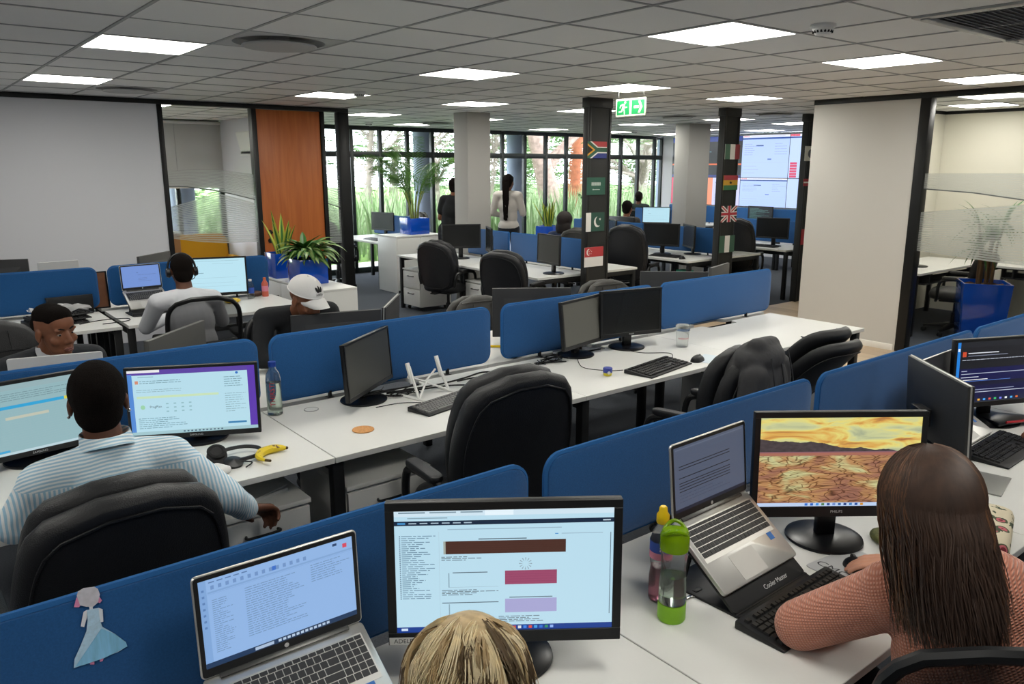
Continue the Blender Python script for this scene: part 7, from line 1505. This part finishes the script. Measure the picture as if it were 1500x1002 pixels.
# person in dark T-shirt half behind the plain column
hp_ = CAMP+ray(657, 262)*11.8; loc = V((hp_.x+.05, hp_.y+.1, 0)); t, TH, sh = faraway('person in a black T-shirt half hidden behind the plain grey column', V((hp_.x+.12, hp_.y, 1.62)), loc, RAD(-70), mat('black_tee', '101114', .85), SK_MID, legs='stand', up=.5, z0=.95, arms=st_arm, sleeves='short'); crop_hair(t, TH, vox=.009)
# seated woman with patterned top
BP = mat('navy_patterned_cloth', '1f2c48', .85, var=.5, vscale=60); hp_ = az(828, 324, 1.186); loc = V((hp_.x-.05, hp_.y+.05, 0)); t, TH, sh = faraway('seated person with dark hair in a navy patterned top near the snake plant', hp_, loc, RAD(-75), BP, SK_DARK)
sm = MB(); ell(sm, (0, 0, 0), (.108, .12, .11), TH @ Tr(0, -.02, .03)); ell(sm, (0, 0, 0), (.115, .08, .12), TH @ Tr(0, -.05, -.09)); fuse('hair', sm, mat('dark_brown_hair', '1c1412', .7, bump=.5, bscale=120), t, .01, 4)
mesh_chair('dark chair of the person in the navy patterned top', (loc.x, loc.y, 0), RAD(-75), group='chairs of far people')
hp_ = az(919, 305, 1.24); loc = V((hp_.x, hp_.y, 0)); t, TH, sh = faraway('far seated person turned towards the bright white monitor', hp_, loc, RAD(-70), mat('grey_print_cloth', '3a3836', .85, var=.6, vscale=50), SK_MID); crop_hair(t, TH, thick=.014, vox=.01); mesh_chair('dark chair of the far person at the bright monitor', (loc.x, loc.y, 0), RAD(-70), group='chairs of far people')
hp_ = az(936, 289, 1.27); loc = V((hp_.x, hp_.y, 0)); t, TH, sh = faraway('far person with only the dark head showing above the bright monitor', hp_, loc, RAD(-60), mat('dark_green_cloth', '1d2a26', .85), SK_DARK); crop_hair(t, TH, vox=.01); mesh_chair('dark chair of the far person by the windows', (loc.x, loc.y, 0), RAD(-60), group='chairs of far people')
# person at the right-hand keyboard (only fingers show)
loc = V((3.95, .52, 0)); J = seated(.10, .19, .49, .02, .04, .56); J.update(EL=V((-.26, .26, .80)), WL=V((-.075, .53, .79)), ER=V((.26, .22, .8)), WR=V((.16, .52, .785)), DL=V((-.75, .55, -.05)))
t, TH, sh = person('person typing at the black keyboard by the red-rimmed stand, mostly out of view', loc, 0, J, SK_MID, mat('grey_jumper'), .006, (0, .1, 0), False); crop_hair(t, TH); mesh_chair('chair of the person typing by the red-rimmed stand', (3.95, .44, 0), 0)
exec_chair('black chair of the blonde person at the name-tagged monitor', (.42, .47, 0), RAD(-40), recline=14, h=.42)
# -------- padded jacket hung on the chair back
ob = [o for o in COL.objects if o.get('label', '').startswith('black chair with a dark padded jacket')][0]
ob.scale = (.78, 1, 1); jt = thing('padded_jacket', 'dark grey quilted jacket draped over the chair back', 'jacket', ob.location, ob.rotation_euler.z)
JM = mat('dark_quilted_nylon', '39393b', .75, bump=.5, bscale=14, var=.15, vscale=10)
mb = MB(); zt = .47-.02+.57*cos(RAD(8)); yb = -.23-.57*sin(RAD(8))
ell(mb, (0, yb-.01, zt-.03), (.185, .115, .085)); ell(mb, (0, yb-.055, zt-.22), (.215, .085, .22)); ell(mb, (-.02, yb-.06, zt-.44), (.225, .08, .2)); ell(mb, (0, yb+.06, zt-.12), (.18, .08, .13))
capsule(mb, (-.16, yb-.05, zt-.10), (-.225, yb-.03, zt-.46), .07, .058); capsule(mb, (.16, yb-.05, zt-.10), (.225, yb-.03, zt-.48), .07, .058); capsule(mb, (-.08, yb-.02, zt+.03), (.1, yb-.03, zt+.02), .05, .045)
fuse('jacket_body', mb, JM, jt, .010, 5); sq = MB()
for x in (-.13, .0, .13): sq.tube(bez([(x*.9, yb-.11, zt+.0), (x, yb-.148, zt-.2), (x*1.05, yb-.145, zt-.5)], 6), .004, 5)
sq.tube(bez([(-.22, yb-.10, zt-.16), (0, yb-.147, zt-.2), (.22, yb-.10, zt-.16)], 6), .004, 5); part('quilting_seams', sq, JM, jt)
